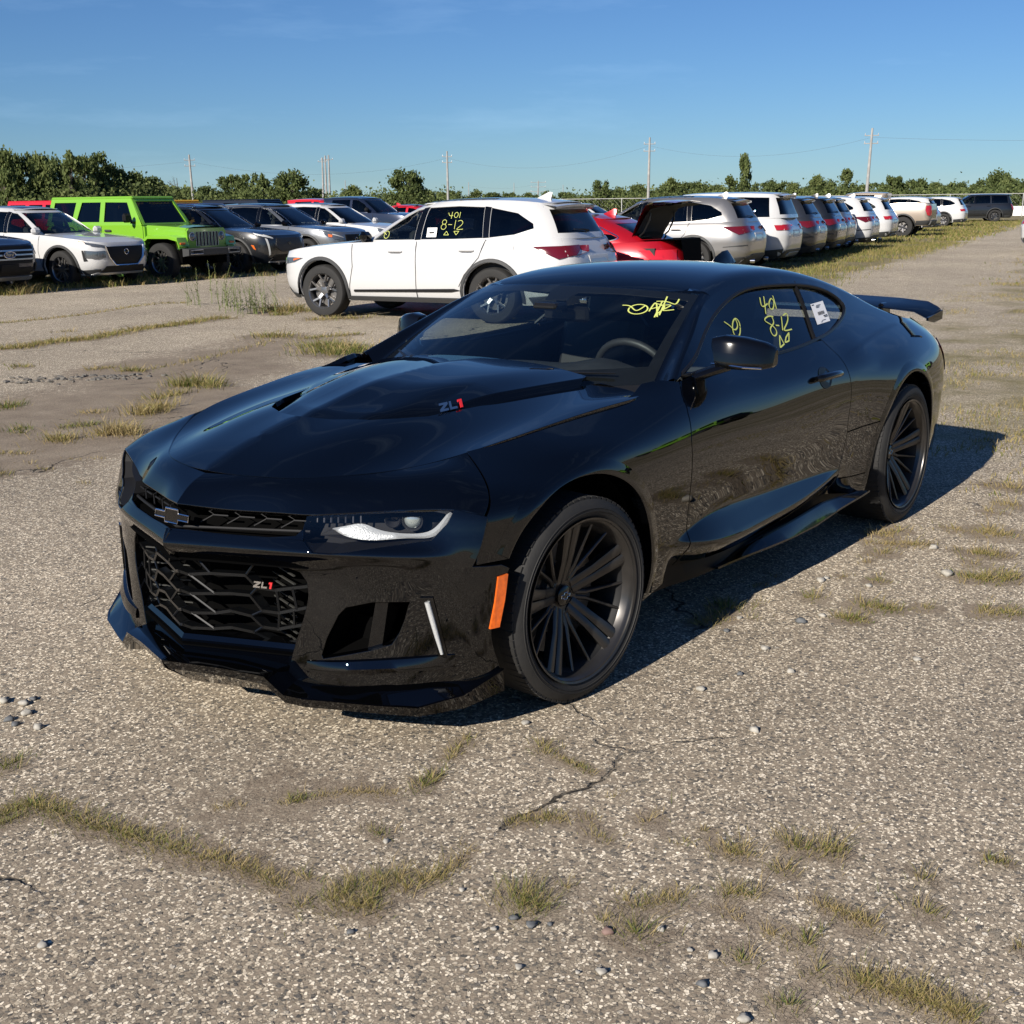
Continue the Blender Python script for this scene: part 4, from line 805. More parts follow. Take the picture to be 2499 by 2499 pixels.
M_CLAD = mat('grey_plastic_cladding', (.035,.036,.037), .55); M_TAIL = mat('tail_lamp_red', (.10,.005,.008), .10, coat=1.); M_TAILB = mat('tail_lamp_bright', (.33,.010,.016), .12, coat=1.)
M_HEAD = mat('headlamp_glass', (.11,.12,.13), .08, metal=.4, coat=1.); M_RIMS = mat('silver_alloy', (.24,.24,.245), .3, metal=.85); M_RIMD = mat('dark_alloy', (.07,.07,.075), .35, metal=.7)
M_SILT = mat('satin_silver_trim', (.55,.55,.55), .3, metal=.8); M_IN = mat('cabin_dark', (.02,.02,.021), .7); M_AMB = mat('amber_reflector', (.6,.13,.02), .2, coat=1.)
M_SEATL = mat('cabin_seat', (.05,.047,.043), .6); M_PLATE = mat('plate_recess', (.62,.62,.61), .4)
def car_wheel(parent, loc, rt, w, rim_m, n_sp=5, kind='split', side=1, rr=.66, detail=True):
    root = bpy.data.objects.new('wheel', None); COL.objects.link(root); root.parent = parent; root.location = loc; h = w/2; s = side; R_ = rt*rr
    fl = lambda P: [(a*s, r) for a, r in P]; n = 40 if detail else 24
    MB().lathe(fl([(-h,R_+.01),(-h+.01,rt-.02),(-h+.03,rt-.004),(0,rt),(h-.03,rt-.004),(h-.006,rt-.025),(h,(rt+R_)/2),(h-.006,R_+.008),(h-.016,R_)]), n).build('tyre', M_RUB, root, smooth=40)
    MB().lathe(fl([(-h+.02,R_),(0,R_*.93),(h-.07,R_*.94),(h-.03,R_*.95),(h-.012,R_),(h-.004,R_+.006)]), n).build('rim', rim_m, root, smooth=35)
    b = MB(); yo, yh = h-.020, h-.050
    def bar(r0,a0,r1,a1,w0,w1,d=.035):
        p0 = np.array([r0*math.cos(a0), yh*s, r0*math.sin(a0)]); p1 = np.array([r1*math.cos(a1), yo*s, r1*math.sin(a1)]); t = p1-p0; q = np.cross(t,[0,1,0]); q /= np.linalg.norm(q); dn = np.array([0,-d*s,0])
        v = [p0-q*w0/2,p0+q*w0/2,p0+q*w0/2+dn,p0-q*w0/2+dn,p1-q*w1/2,p1+q*w1/2,p1+q*w1/2+dn,p1-q*w1/2+dn]; b.add(v, [(0,1,5,4),(1,2,6,5),(2,3,7,6),(3,0,4,7),(0,3,2,1),(4,5,6,7)])
    for k in range(n_sp):
        a = 2*math.pi*k/n_sp+.31
        if kind == 'split':
            for sg in (-1,1): bar(.04,a+sg*.3,R_*.97,a+sg*.26*5/n_sp,.034,.028)
        elif kind == 'y':
            bar(.03,a,R_*.5,a,.05,.04)
            for sg in (-1,1): bar(R_*.48,a+sg*.03,R_*.97,a+sg*.28*5/n_sp,.028,.024)
        else: bar(.03,a,R_*.97,a,.06,.045)
    b.lathe(fl([(yh-.04,.075),(yh+.004,.07),(yh+.01,.035),(yh+.01,0)]), 20); b.build('spokes', rim_m, root, smooth=30)
    MB().lathe(fl([(h-.13,0),(h-.13,R_*.80),(h-.11,R_*.80),(h-.11,0)]), 24).build('brake_disc', M_STEEL, root)
    return root
def build_car(name, label, cat, P, loc, rz, sp, group=None):
    """P: main paint. sp: numbers for the shape, see below"""
    root = empty(name, loc, rz, label, cat, group)
    LO = np.array(sp['lower']); UP = np.array(sp['upper'])      # rows (z, x front, x rear, half width)
    lo = [Spl(LO[:,0], LO[:,k]) for k in (1,2,3)]; up = [Spl(UP[:,0], UP[:,k]) for k in (1,2,3)]
    nfl, nrl = sp.get('nl', (5,7)); nfu, nru = sp.get('nu', (4,5)); st = sp.get('step', .11)
    def dims(S3, z): xf, xr, w = S3[0](z), S3[1](z), S3[2](z); return (xf+xr)/2, (xf-xr)/2, w
    def sideY(S3, nf, nr, x, z):
        xm, a, w = dims(S3, z); t = np.clip(np.abs((x-xm)/a), 0, .99999); n = np.where(x > xm, nf, nr); return w*(1-t**n)**(1/n)
    def endX(S3, n, sg, y, z):
        xm, a, w = dims(S3, z); t = np.clip(np.abs(y/w), 0, .99999); return xm+sg*a*(1-t**n)**(1/n)
    fs = lambda uv: np.stack([uv[:,0], sideY(lo, nfl, nrl, uv[:,0], uv[:,1]), uv[:,1]], 1)
    gs = lambda uv: np.stack([uv[:,0], sideY(up, nfu, nru, uv[:,0], uv[:,1]), uv[:,1]], 1)
    ff = lambda uv: np.stack([endX(lo, nfl, 1, uv[:,0], uv[:,1]), uv[:,0], uv[:,1]], 1)
    fr = lambda uv: np.stack([endX(lo, nrl, -1, uv[:,0], uv[:,1]), uv[:,0], uv[:,1]], 1)
    gf = lambda uv: np.stack([endX(up, nfu, 1, uv[:,0], uv[:,1]), uv[:,0], uv[:,1]], 1)
    gr = lambda uv: np.stack([endX(up, nru, -1, uv[:,0], uv[:,1]), uv[:,0], uv[:,1]], 1)
    TOP = Spl(*zip(*sorted(sp['top']))); ROOF = Spl(*zip(*sorted(sp['roof']))); zc = sp['clear']; xa, xb = sp['axles']; ra = sp['arch']; rt = sp['rt']; FR = .80
    def xs_at(S3, n, sg, z, f=FR): xm, a, w = dims(S3, z); return xm+sg*a*(1-f**n)**(1/n)
    # --- lower side
    ztf = float(TOP(sp['lower'][-1][1])); ztr = float(TOP(sp['lower'][-1][2]))
    zf = np.linspace(zc, ztf, 10); fe = [(float(xs_at(lo, nfl, 1, z)), float(z)) for z in zf]; fe[-1] = (fe[-1][0], float(TOP(fe[-1][0])))
    zr_ = np.linspace(ztr, zc, 10); re = [(float(xs_at(lo, nrl, -1, z)), float(z)) for z in zr_]; re[0] = (re[0][0], float(TOP(re[0][0])))
    tl = [(x, float(TOP(x))) for x in np.linspace(fe[-1][0], re[0][0], 26)[1:-1]]
    def arch(xc): a = [math.pi*k/22 for k in range(23)]; d = math.asin(max(-1,min(1,(zc-rt)/ra))); return [(xc-ra*math.cos(t), rt+ra*math.sin(t)) for t in np.linspace(d, math.pi-d, 23)]
    side_poly = fe+tl+re+arch(xb)+arch(xa)
    for o in panel('body_side', fs, side_poly, step=st, bstep=.07, m=P, parent=root, lip=.03, mirror=True, edge=.004): pass
    # --- front and rear ends
    yw = lambda S3, z: float(S3[2](z)*FR)
    def end_poly(sg, n):
        ztop = lambda y: float(TOP(endX(lo, n, sg, np.array([y]), np.array([ztf if sg > 0 else ztr]))[0])); zt_ = ztf if sg > 0 else ztr; wt = yw(lo, zt_)
        top = [(y, ztop(y)) for y in np.linspace(wt, -wt, 13)]; zz = np.linspace(zc, zt_, 8)[:-1]
        return [(yw(lo,z), z) for z in zz]+top+[(-yw(lo,z), z) for z in zz[::-1]]
    panel('front_end', ff, end_poly(1, nfl), step=st, bstep=.07, m=P, parent=root, hint=(1,0,0), lip=.02); panel('rear_end', fr, end_poly(-1, nrl), step=st, bstep=.07, m=P, parent=root, hint=(-1,0,0), lip=.02)
    # --- hood
    cow = sp['cowl']
    def fh(uv):
        x, y = uv[:,0], uv[:,1]; Yx = np.maximum(sideY(lo, nfl, nrl, np.minimum(x, xs_at(lo,nfl,1,ztf)), TOP(np.minimum(x, xs_at(lo,nfl,1,ztf)))), .2); t = np.clip(np.abs(y/Yx),0,1)
        return np.stack([x, y, TOP(x)+sp.get('crown',.04)*(1-t**3)*np.clip((endX(lo,nfl,1,y,0*y+ztf)-x)/.25,0,1)], 1)
    def top_poly(x0, x1, sg, n):
        zt_ = ztf if sg > 0 else ztr; ye = yw(lo, zt_); pe = [(float(endX(lo, n, sg, np.array([y]), np.array([zt_]))[0]), y) for y in np.linspace(-ye, ye, 13)]
        sd = [(x, float(sideY(lo, nfl, nrl, np.array([x]), TOP(np.array([x])))[0])) for x in np.linspace(float(xs_at(lo, n, sg, zt_)), x1, 10)[1:]]
        return pe+sd+[(x,-y) for x,y in sd[::-1]]
    panel('hood', fh, top_poly(None, cow, 1, nfl), step=st, bstep=.08, m=sp.get('hood_paint', P), parent=root, hint=(0,0,1), lip=.01)
    # shelf between shoulder and cabin, cabin floor, inner box
    b = MB(); xx = np.linspace(cow+.02, float(xs_at(lo,nrl,-1,ztr)), 14); e1 = np.stack([xx, sideY(lo,nfl,nrl,xx,TOP(xx))-.002, TOP(xx)-.002], 1); e2 = e1*[1,.86,1]+[0,0,.008]; b.grid(np.stack([e1,e2],1)); b.grid(np.stack([e1,e2],1)*[1,-1,1]); b.build('waist_rail', P, root, smooth=40)
    # --- greenhouse
    gx = sp.get('green', {}); zb = lambda x: float(TOP(x))-.01; ztop = max(z for x, z in sp['roof'])
    zbf, zbr = float(TOP(UP[0][1])), float(TOP(UP[0][2])); FG = .86
    zw = np.linspace(zbf-.01, 1, 2)
    def ge(S3, n, sg, z0, z1):
        return [(float(xs_at(S3, n, sg, z, FG)), float(z)) for z in np.linspace(z0, z1, 9)]
    zhf = float(ROOF(sp['header'])); zhr = float(ROOF(sp['tail'])); fe = ge(up, nfu, 1, zbf-.015, zhf); re = ge(up, nru, -1, zhr, zbr-.015)
    rl = [(x, float(ROOF(x))) for x in np.linspace(fe[-1][0], re[0][0], 22)[1:-1]]; bl = [(x, zb(x)) for x in np.linspace(re[-1][0], fe[0][0], 18)[1:-1]]
    dlo = sp['dlo']; hol = [d for d in dlo]
    panel('cabin_side', gs, fe+rl+re+bl, hol, step=st, bstep=.06, m=sp.get('pillar', P), parent=root, lip=.015, mirror=True)
    for k, d in enumerate(dlo):
        gm = sp.get('glass', [M_CG]*9)[k]
        for o in panel('side_window', gs, d, step=.2, bstep=.08, m=gm, parent=root, lip=0, off=-.008, mirror=True): pass
    if sp.get('dlo_trim'):
        for sgn in ((1,-1)):
            b = MB(); L = gs(np.array(curve(sp['dlo_trim'][0], 60, closed=sp['dlo_trim'][2]))); b.tube([p*[1,sgn,1]+np.array([0,.002*sgn,0]) for p in L], .012, n=5, closed=sp['dlo_trim'][2]); b.build('window_trim', sp['dlo_trim'][1], root, smooth=50)
    # windscreen and rear window
    def end_g(sg, n, z0, z1, f=FG):
        S3 = up; zz = np.linspace(z0, z1, 7); return [(yw2, z) for yw2, z in ((float(up[2](z))*f, z) for z in zz)]+[(-yw2, z) for yw2, z in ((float(up[2](z))*f, z) for z in zz[::-1])]
    wf = end_g(1, nfu, zbf-.015, zhf); win = end_g(1, nfu, zbf+.03, zhf-.05, FG-.07)
    panel('windshield_frame', gf, wf, [win], step=.2, bstep=.08, m=sp.get('pillar', P), parent=root, hint=(1,0,1), lip=.012); panel('windshield', gf, win, step=.25, bstep=.1, m=sp.get('wsglass', M_CG), parent=root, hint=(1,0,1), lip=0, off=-.008)
    wr = end_g(-1, nru, zbr-.015, zhr); r0, r1, rf = sp.get('rear_glass', (.06,.07,.80)); win = end_g(-1, nru, zbr+r0, zhr-r1, rf)
    panel('rear_frame', gr, wr, [win], step=.2, bstep=.08, m=P, parent=root, hint=(-1,0,.5), lip=.012); panel('rear_window', gr, win, step=.25, bstep=.1, m=M_CG, parent=root, hint=(-1,0,.5), lip=0, off=-.004)
    # --- roof
    def froof(uv):
        x, y = uv[:,0], uv[:,1]; Yx = np.maximum(sideY(up, nfu, nru, np.clip(x, re[0][0], fe[-1][0]), ROOF(np.clip(x, re[0][0], fe[-1][0]))), .2); t = np.clip(np.abs(y/Yx),0,1); return np.stack([x, y, ROOF(x)+.035*(1-t**2.5)], 1)
    hy = float(up[2](zhf))*FG; pe = [(float(endX(up, nfu, 1, np.array([y]), np.array([zhf]))[0]), y) for y in np.linspace(-hy, hy, 11)]
    hy = float(up[2](zhr))*FG; pr = [(float(endX(up, nru, -1, np.array([y]), np.array([zhr]))[0]), y) for y in np.linspace(hy, -hy, 11)]
    sd = [(x, float(sideY(up, nfu, nru, np.array([x]), ROOF(np.array([x])))[0])) for x in np.linspace(fe[-1][0], re[0][0], 14)[1:-1]]
    panel('roof', froof, pe+sd+pr+[(x,-y) for x,y in sd[::-1]], step=.16, bstep=.09, m=sp.get('roof_paint', P), parent=root, hint=(0,0,1), lip=.01)
    # --- inside and underneath
    wmin = float(lo[2](.5)); b = MB(); b.box(((UP[0][1]+UP[0][2])/2-.1,0,.72),(UP[0][1]-UP[0][2]-.55,wmin*1.72,.35)); b.build('cabin_floor', M_IN, root)
    b = MB()
    for xs__ in sp.get('seats', (.1,-.85)):
        for yy_ in (.38,-.38): b.box((xs__,yy_,.98),(.14,.48,.55),rot=Matrix.Rotation(R(-12),4,'Y'),bev=.05); b.box((xs__-.08,yy_,1.32),(.09,.24,.16),rot=Matrix.Rotation(R(-10),4,'Y'),bev=.03)
    b.build('seats', M_SEATL, root, smooth=40)
    b = MB(); b.box((UP[0][1]-.45,0,float(TOP(UP[0][1]))-.12),(.5,wmin*1.6,.22),bev=.05); cs = Vector((UP[0][1]-.78,.38,float(TOP(UP[0][1]))-.02)); rot = Matrix.Rotation(R(-62),3,'Y'); b.tube([tuple(cs+rot @ Vector((.18*math.cos(a),.18*math.sin(a),0))) for a in np.linspace(0,6.28,20,endpoint=False)], .014, n=5, closed=True); b.build('dashboard', M_IN, root, smooth=40)
    b = MB(); b.box(((xa+xb)/2,0,zc+.12),(xa-xb-2*ra+.05,wmin*1.85,.22)); b.box((LO[0][1]-.55,0,zc+.17),(.8,wmin*1.3,.24)); b.box((LO[0][2]+.5,0,zc+.20),(.7,wmin*1.3,.26)); b.box((xa,0,rt+.25),(ra*1.9,wmin*1.25,.5)); b.box((xb,0,rt+.25),(ra*1.9,wmin*1.25,.5)); b.build('underbody', M_VOID, root)
    # --- wheels, housings, arch trim
    rim_m, nsp, kind = sp.get('rim', (M_RIMS,5,'split')); tw = sp.get('tw', .25)
    for xc in (xa, xb):
        yo = float(sideY(lo, nfl, nrl, np.array([xc]), np.array([rt+ra*.7]))[0])
        for sgn in (1,-1):
            car_wheel(root, (xc, sgn*(yo-tw/2-.015), rt), rt, tw, rim_m, nsp, kind, sgn, sp.get('rr',.66))
            b = MB(); b.lathe([(wmin*.6,ra+.005),(yo-.035,ra+.005)], 24, c=(xc,0,rt), a0=R(-8), a1=R(188)); (b if sgn > 0 else b.mirror()).build('wheel_housing', M_VOID, root)
            if sp.get('clad'):
                b = MB(); cw = sp.get('cladw', .055); ang = np.linspace(R(-12), R(192), 26)
                def rp(r, o): return [( xc+r*math.cos(t), float(sideY(lo,nfl,nrl,np.array([xc+r*math.cos(t)]),np.array([max(zc,rt+r*math.sin(t))]))[0])+o, max(zc-.02,rt+r*math.sin(t))) for t in ang]
                G = np.stack([rp(ra+cw,.001), rp(ra+cw-.006,.014), rp(ra+.004,.016), rp(ra-.004,-.03)], 1); b.grid(G*[1,sgn,1]); b.build('wheel_arch_trim', sp['clad'], root, smooth=40)
    # --- flat-lying details: (surface, name, polygon, material, lift, mirrored)
    surf = dict(s=(fs,(0,1,0)), f=(ff,(1,0,0)), r=(fr,(-1,0,0)), gs=(gs,(0,1,0)), gf=(gf,(1,0,1)), gr=(gr,(-1,0,.5)), h=(fh,(0,0,1)), t=(froof,(0,0,1)))
    for d in sp.get('decor', []):
        sf, nm, poly, m_, lift, mir = d[:6]; fn_, hint = surf[sf]; par = root
        if len(d) > 6 and d[6]: poly = [tuple(p) for p in curve(poly, 24, closed=True)]
        panel(nm, fn_, poly, step=.12, bstep=.05, m=m_, parent=par, hint=hint, lip=max(.004, lift), off=lift, mirror=mir, edge=.002)
    # door seams as thin dark grooves, handles, mirrors
    for L in sp.get('seams', []):
        for sgn in (1,-1):
            b = MB(); Lp = fs(np.array(resamp(L, .08, False))); n_ = surf_normals(fs, np.array(resamp(L, .08, False)), (0,1,0)); ribbon(b, (Lp+n_*.0025)*[1,sgn,1], .010, n_*[1,sgn,1]); b.build('door_seam', M_MATK, root)
    for (hx, hz) in sp.get('handles', []):
        for sgn in (1,-1):
            y0 = float(sideY(lo,nfl,nrl,np.array([hx]),np.array([hz]))[0]); b = MB(); b.tube([(hx+.11,(y0+.002)*sgn,hz),(hx+.07,(y0+.03)*sgn,hz+.003),(hx-.07,(y0+.03)*sgn,hz+.003),(hx-.11,(y0+.002)*sgn,hz)], .019, n=8, flat=.7); b.build('door_handle', sp.get('handle_m', P), root, smooth=50)
    mx = sp.get('mirror')
    if mx:
        for sgn in (1,-1):
            b = MB(); y0 = float(sideY(up,nfu,nru,np.array([mx[0]]),np.array([mx[1]]))[0]); b.box((mx[0],sgn*(y0+.15),mx[1]+.03),(.14,.22,.15),bev=.05); b.box((mx[0],sgn*(y0+.03),mx[1]-.03),(.07,.12,.05),bev=.015); b.build('door_mirror', mx[2], root, smooth=45)
    root['_fns'] = 0
    CARF[root.name] = dict(fs=fs, gs=gs, ff=ff, fr=fr, gr=gr, gf=gf, fh=fh, roof=froof, ROOF=ROOF, TOP=TOP)
    del root['_fns']
    return root
CARF = {}
def fin(root, x, z, m):
    b = MB(); b.add([(x+.12,0,z),(x-.02,.035,z-.005),(x-.13,.03,z-.01),(x-.13,-.03,z-.01),(x-.02,-.035,z-.005),(x-.10,.008,z+.095),(x-.10,-.008,z+.095),(x-.145,0,z+.085)], [(0,1,5),(1,2,5),(0,5,6),(0,6,4),(4,6,3),(5,2,7),(6,7,3),(5,7,6),(2,3,7)]); b.build('roof_aerial', m, root, smooth=30)
def rails(root, x0, x1, y, z, m):
    for sgn in (1,-1):
        b = MB(); b.tube([(x0,y*sgn,z-.05),(x0-.1,y*sgn,z),((x0+x1)/2,y*sgn,z+.02),(x1+.1,y*sgn,z),(x1,y*sgn,z-.05)], .022, n=6); b.build('roof_rail', m, root, smooth=40)
def suv_spec(**kw):
    sp = dict(lower=[(.26,2.24,-2.46,.90),(.40,2.35,-2.58,.965),(.60,2.40,-2.62,.985),(.80,2.39,-2.63,.985),(.95,2.33,-2.59,.968),(1.05,2.22,-2.53,.945),(1.14,2.08,-2.47,.90)],
      upper=[(1.04,1.08,-2.53,.905),(1.2,.80,-2.46,.875),(1.4,.44,-2.34,.80),(1.55,.12,-2.22,.725),(1.63,-.10,-2.14,.66),(1.70,-.35,-2.05,.58)],
      top=[(2.3,.93),(2.0,.985),(1.6,1.03),(1.0,1.08),(.3,1.10),(-1.0,1.12),(-2.2,1.15),(-2.6,1.165)], roof=[(.3,1.545),(.0,1.605),(-.5,1.652),(-1.2,1.665),(-1.9,1.635),(-2.3,1.585)],
      clear=.26, axles=(1.445,-1.445), arch=.455, rt=.385, cowl=.98, header=.02, tail=-2.15,
      dlo=[[(.70,1.125),(.30,1.128),(-.16,1.135),(-.20,1.558),(-.02,1.535),(.22,1.435),(.45,1.29)],[(-.27,1.137),(-.8,1.145),(-1.27,1.16),(-1.22,1.575),(-.8,1.592),(-.31,1.575)],[(-1.37,1.165),(-1.75,1.205),(-2.02,1.285),(-2.0,1.35),(-1.75,1.49),(-1.33,1.565)]],
      glass=[M_CGC,M_CG,M_CG], clad=M_CLAD, cladw=.05, rim=(M_RIMD,5,'split'), mirror=(.70,1.14,M_GLOSSK),
      seams=[[(.88,1.07),(.86,.75),(.92,.50),(.95,.30)],[(-.22,1.11),(-.23,.7),(-.22,.30)],[(-1.33,1.14),(-1.25,.90),(-1.02,.66),(-.93,.5)]], handles=[(.12,.97),(-1.05,.99)], step=.13)
    sp.update(kw); return sp
def mdx_decor(P):
    return [('gs','pillar_cover',[(-.165,1.13),(-.265,1.135),(-.305,1.58),(-.205,1.565)],M_GLOSSK,.003,True),('gs','pillar_cover',[(-1.275,1.16),(-1.365,1.165),(-1.325,1.57),(-1.225,1.58)],M_GLOSSK,.003,True),
      ('s','side_moulding',[(.86,.395),(-.80,.425),(-.95,.445),(-.85,.465),(.85,.42)],M_MATK,.012,True),('s','sill_cladding',[(.96,.265),(-.94,.265),(-.94,.335),(.96,.325)],M_CLAD,.010,True),
      ('s','tail_lamp',[(-2.06,1.045),(-2.57,1.055),(-2.59,.93),(-2.42,.885)],M_TAIL,.010,True),('r','tail_lamp',[(.775,1.055),(.46,1.06),(.50,1.0),(.66,.925),(.775,.93)],M_TAIL,.010,True),
      ('r','licence_recess',[(-.28,.74),(.28,.74),(.31,.92),(-.31,.92)],M_PLATE,.003,False),('r','rear_valance',[(-.76,.28),(.76,.28),(.74,.42),(.4,.47),(-.4,.47),(-.74,.42)],M_CLAD,.012,False),
      ('s','rear_valance',[(-2.05,.27),(-2.46,.27),(-2.52,.42),(-2.0,.37)],M_CLAD,.011,True),('s','bumper_crease',[(-2.10,.62),(-2.58,.655),(-2.58,.675),(-2.10,.635)],M_CLAD,.004,True),
      ('s','headlight',[(1.98,.80),(2.22,.77),(2.20,.86),(2.02,.865),(1.80,.86)],M_HEAD,.008,True),('s','turn_reflector',[(1.84,.855),(2.0,.82),(2.0,.845),(1.90,.86)],M_AMB,.014,True),
      ('f','headlight',[(.77,.76),(.50,.76),(.46,.82),(.77,.86)],M_HEAD,.008,True),('f','grille',[(-.42,.52),(.42,.52),(.52,.70),(.42,.83),(-.42,.83),(-.52,.70)],M_MATK,.012,False),
      ('f','lower_grille',[(-.7,.28),(.7,.28),(.62,.42),(-.62,.42)],M_MATK,.010,False),('s','front_valance',[(1.98,.265),(2.22,.27),(2.28,.36),(1.96,.32)],M_CLAD,.010,True),
      ('s','fuel_door',[(-1.55,.90),(-1.76,.90),(-1.78,1.06),(-1.53,1.06)],P,.002,True),
      ('t','sunroof',[(-.15,-.42),(-.15,.42),(-1.25,.42),(-1.25,-.42)],M_GLOSSK,.004,False)]
def rear_spoiler(root, x, z, w, P):
    b = MB(); ys = np.linspace(-w,w,11); c = (1-(ys/w)**2)
    top = np.stack([x-.10-.05*c, ys, z-.03+.03*c], 1); fr_ = np.stack([x+.14+0*ys, ys*.98, z+.002+.033*c], 1); bot = top-[-.01,0,.03]; fb = np.stack([x+.05+0*ys, ys*.98, z-.085+.02*c], 1)
    b.grid(np.stack([fr_,top,bot,fb],1)); b.build('rear_spoiler', P, root, smooth=40)
def exhausts(root, x, y, z):
    for sgn in (1,-1): MB().lathe([(-.10,.045),(.0,.045),(.0,.035),(-.08,.03)], 14, axis='x', c=(x-.0,y*sgn,z)).build('exhaust_tip', M_CHR, root, smooth=40)
def rear_wiper(root, f, z):
    b = MB(); p = [f(np.array([(.02,z)]))[0]+[-.02,0,0], f(np.array([(.12,z+.02)]))[0]+[-.025,0,0], f(np.array([(.42,z+.03)]))[0]+[-.02,0,0]]; b.tube(p, [.02,.012,.007], n=6); b.build('rear_wiper', M_MATK, root)
def make_mdx(label, P, loc, rz, group='same-shape crossovers with slanted dark tail lamps', pillar_sticker=False, rim=None, **kw):
    sp = suv_spec(decor=mdx_decor(P)); 
    if rim: sp['rim'] = rim
    sp.update(kw)
    r = build_car('crossover', label, 'SUV', P, loc, rz, sp, group); F = CARF[r.name]
    rear_spoiler(r, -2.16, 1.60, .60, P); fin(r, -1.75, 1.675, P); exhausts(r, -2.60, .55, .33); rear_wiper(r, F['gr'], 1.24)
    return r
def text_mesh(body, size, parent, O, ux, uy, m, depth=.002, name='lettering'):
    c = bpy.data.curves.new(name, 'FONT'); c.body = body; c.size = size; c.align_x = 'CENTER'; c.align_y = 'CENTER'; c.extrude = depth; c.resolution_u = 2
    t = bpy.data.objects.new(name, c); COL.objects.link(t); me = bpy.data.meshes.new_from_object(t); bpy.data.objects.remove(t); bpy.data.curves.remove(c)
    ux = Vector(ux).normalized(); uy = Vector(uy).normalized(); n = ux.cross(uy); M_ = Matrix(((ux.x,uy.x,n.x,O[0]),(ux.y,uy.y,n.y,O[1]),(ux.z,uy.z,n.z,O[2]),(0,0,0,1))); me.transform(M_); me.materials.clear(); me.materials.append(m); me.update()
    return new_obj(name, me, parent)
def ring_badge(root, c, r, m, bar=True, sx=1.):
    b = MB(); b.tube([(c[0], c[1]+r*sx*math.cos(a), c[2]+r*math.sin(a)) for a in np.linspace(0,2*math.pi,22,endpoint=False)], r*.14, n=6, closed=True)
    if bar: b.box(c, (.01, r*2.5, r*.34))
    return b.build('emblem', m, root)
def generic_rear(P, lamp=M_TAILB, style='wide'):
    lamp_r = [(.77,1.0),(.40,1.0),(.44,.90),(.77,.88)] if style == 'wide' else [(.775,1.08),(.60,1.10),(.62,.78),(.775,.76)]
    lamp_s = [(-2.32,.99),(-2.58,.99),(-2.60,.88),(-2.38,.88)] if style == 'wide' else [(-2.44,1.10),(-2.57,1.10),(-2.60,.76),(-2.50,.76)]
    return [('r','tail_lamp',lamp_r,lamp,.010,True),('s','tail_lamp',lamp_s,lamp,.010,True),('r','licence_recess',[(-.28,.72),(.28,.72),(.28,.88),(-.28,.88)],M_PLATE,.003,False),
        ('r','rear_valance',[(-.76,.28),(.76,.28),(.70,.44),(-.70,.44)],M_CLAD,.012,False),('r','skid_plate',[(-.5,.30),(.5,.30),(.44,.38),(-.44,.38)],M_SILT,.02,False),('s','sill_cladding',[(.96,.265),(-.94,.265),(-.94,.36),(.96,.34)],M_CLAD,.010,True),('s','rear_valance',[(-2.0,.27),(-2.46,.27),(-2.52,.46),(-2.0,.42)],M_CLAD,.011,True)]
PILL = [('gs','pillar_cover',[(-.165,1.13),(-.265,1.135),(-.305,1.58),(-.205,1.565)],M_GLOSSK,.003,True),('gs','pillar_cover',[(-1.275,1.16),(-1.365,1.165),(-1.325,1.57),(-1.225,1.58)],M_GLOSSK,.003,True)]
def make_suv(label, P, loc, rz, decor, group=None, scale=1., name='suv', cat='SUV', rail=None, spoiler=True, **kw):
    sp = suv_spec(decor=decor); sp.update(kw); r = build_car(name, label, cat, P, loc, rz, sp, group); r.scale = (scale,)*3
    if spoiler: rear_spoiler(r, sp['tail']-.01, float(CARF[r.name]['ROOF'](sp['tail'])), .60, P)
    if rail: rails(r, -.1, -1.9, .57, 1.69, rail)
    return r
SQ = dict(upper=[(1.04,1.08,-2.56,.92),(1.2,.82,-2.53,.90),(1.4,.50,-2.46,.845),(1.55,.22,-2.38,.785),(1.66,.02,-2.32,.72),(1.74,-.15,-2.26,.65)], roof=[(.3,1.60),(.1,1.645),(-.4,1.69),(-1.2,1.70),(-2.0,1.685),(-2.4,1.66)], header=.08, tail=-2.33,
    dlo=[[(.70,1.125),(.30,1.128),(-.16,1.135),(-.18,1.60),(.0,1.585),(.25,1.46),(.48,1.30)],[(-.25,1.137),(-1.15,1.155),(-1.13,1.625),(-.28,1.61)],[(-1.23,1.157),(-2.20,1.17),(-2.14,1.60),(-1.21,1.625)]])
# ---- front-end detail sets
def front_rogue(P):
    return PILL+generic_rear(P)+[('f','grille',[(-.30,.48),(.30,.48),(.44,.62),(.50,.84),(-.50,.84),(-.44,.62)],M_MATK,.010,False),('f','running_lamp',[(.77,.86),(.52,.82),(.52,.86),(.77,.92)],M_HEAD,.012,True),('s','running_lamp',[(2.05,.945),(2.26,.90),(2.26,.86),(2.10,.90)],M_HEAD,.012,True),('s','turn_reflector',[(1.92,.965),(2.06,.95),(2.10,.90),(2.02,.92)],M_AMB,.012,True),
      ('f','headlight',[(.77,.60),(.55,.62),(.55,.76),(.77,.75)],M_HEAD,.012,True),('s','headlight',[(2.10,.62),(2.30,.60),(2.30,.75),(2.08,.77)],M_HEAD,.012,True),('s','lamp_surround',[(2.06,.55),(2.14,.56),(2.10,.62),(2.06,.77),(2.03,.77)],M_MATK,.008,True),('f','lower_grille',[(-.62,.30),(.62,.30),(.52,.44),(-.52,.44)],M_MATK,.012,False),('f','front_skid',[(-.74,.27),(.74,.27),(.66,.31),(-.66,.31)],M_SILT,.02,False),
      ('s','front_valance',[(1.98,.265),(2.22,.27),(2.28,.38),(1.96,.36)],M_CLAD,.010,True),('t','sunroof',[(-.15,-.42),(-.15,.42),(-1.25,.42),(-1.25,-.42)],M_GLOSSK,.004,False)]
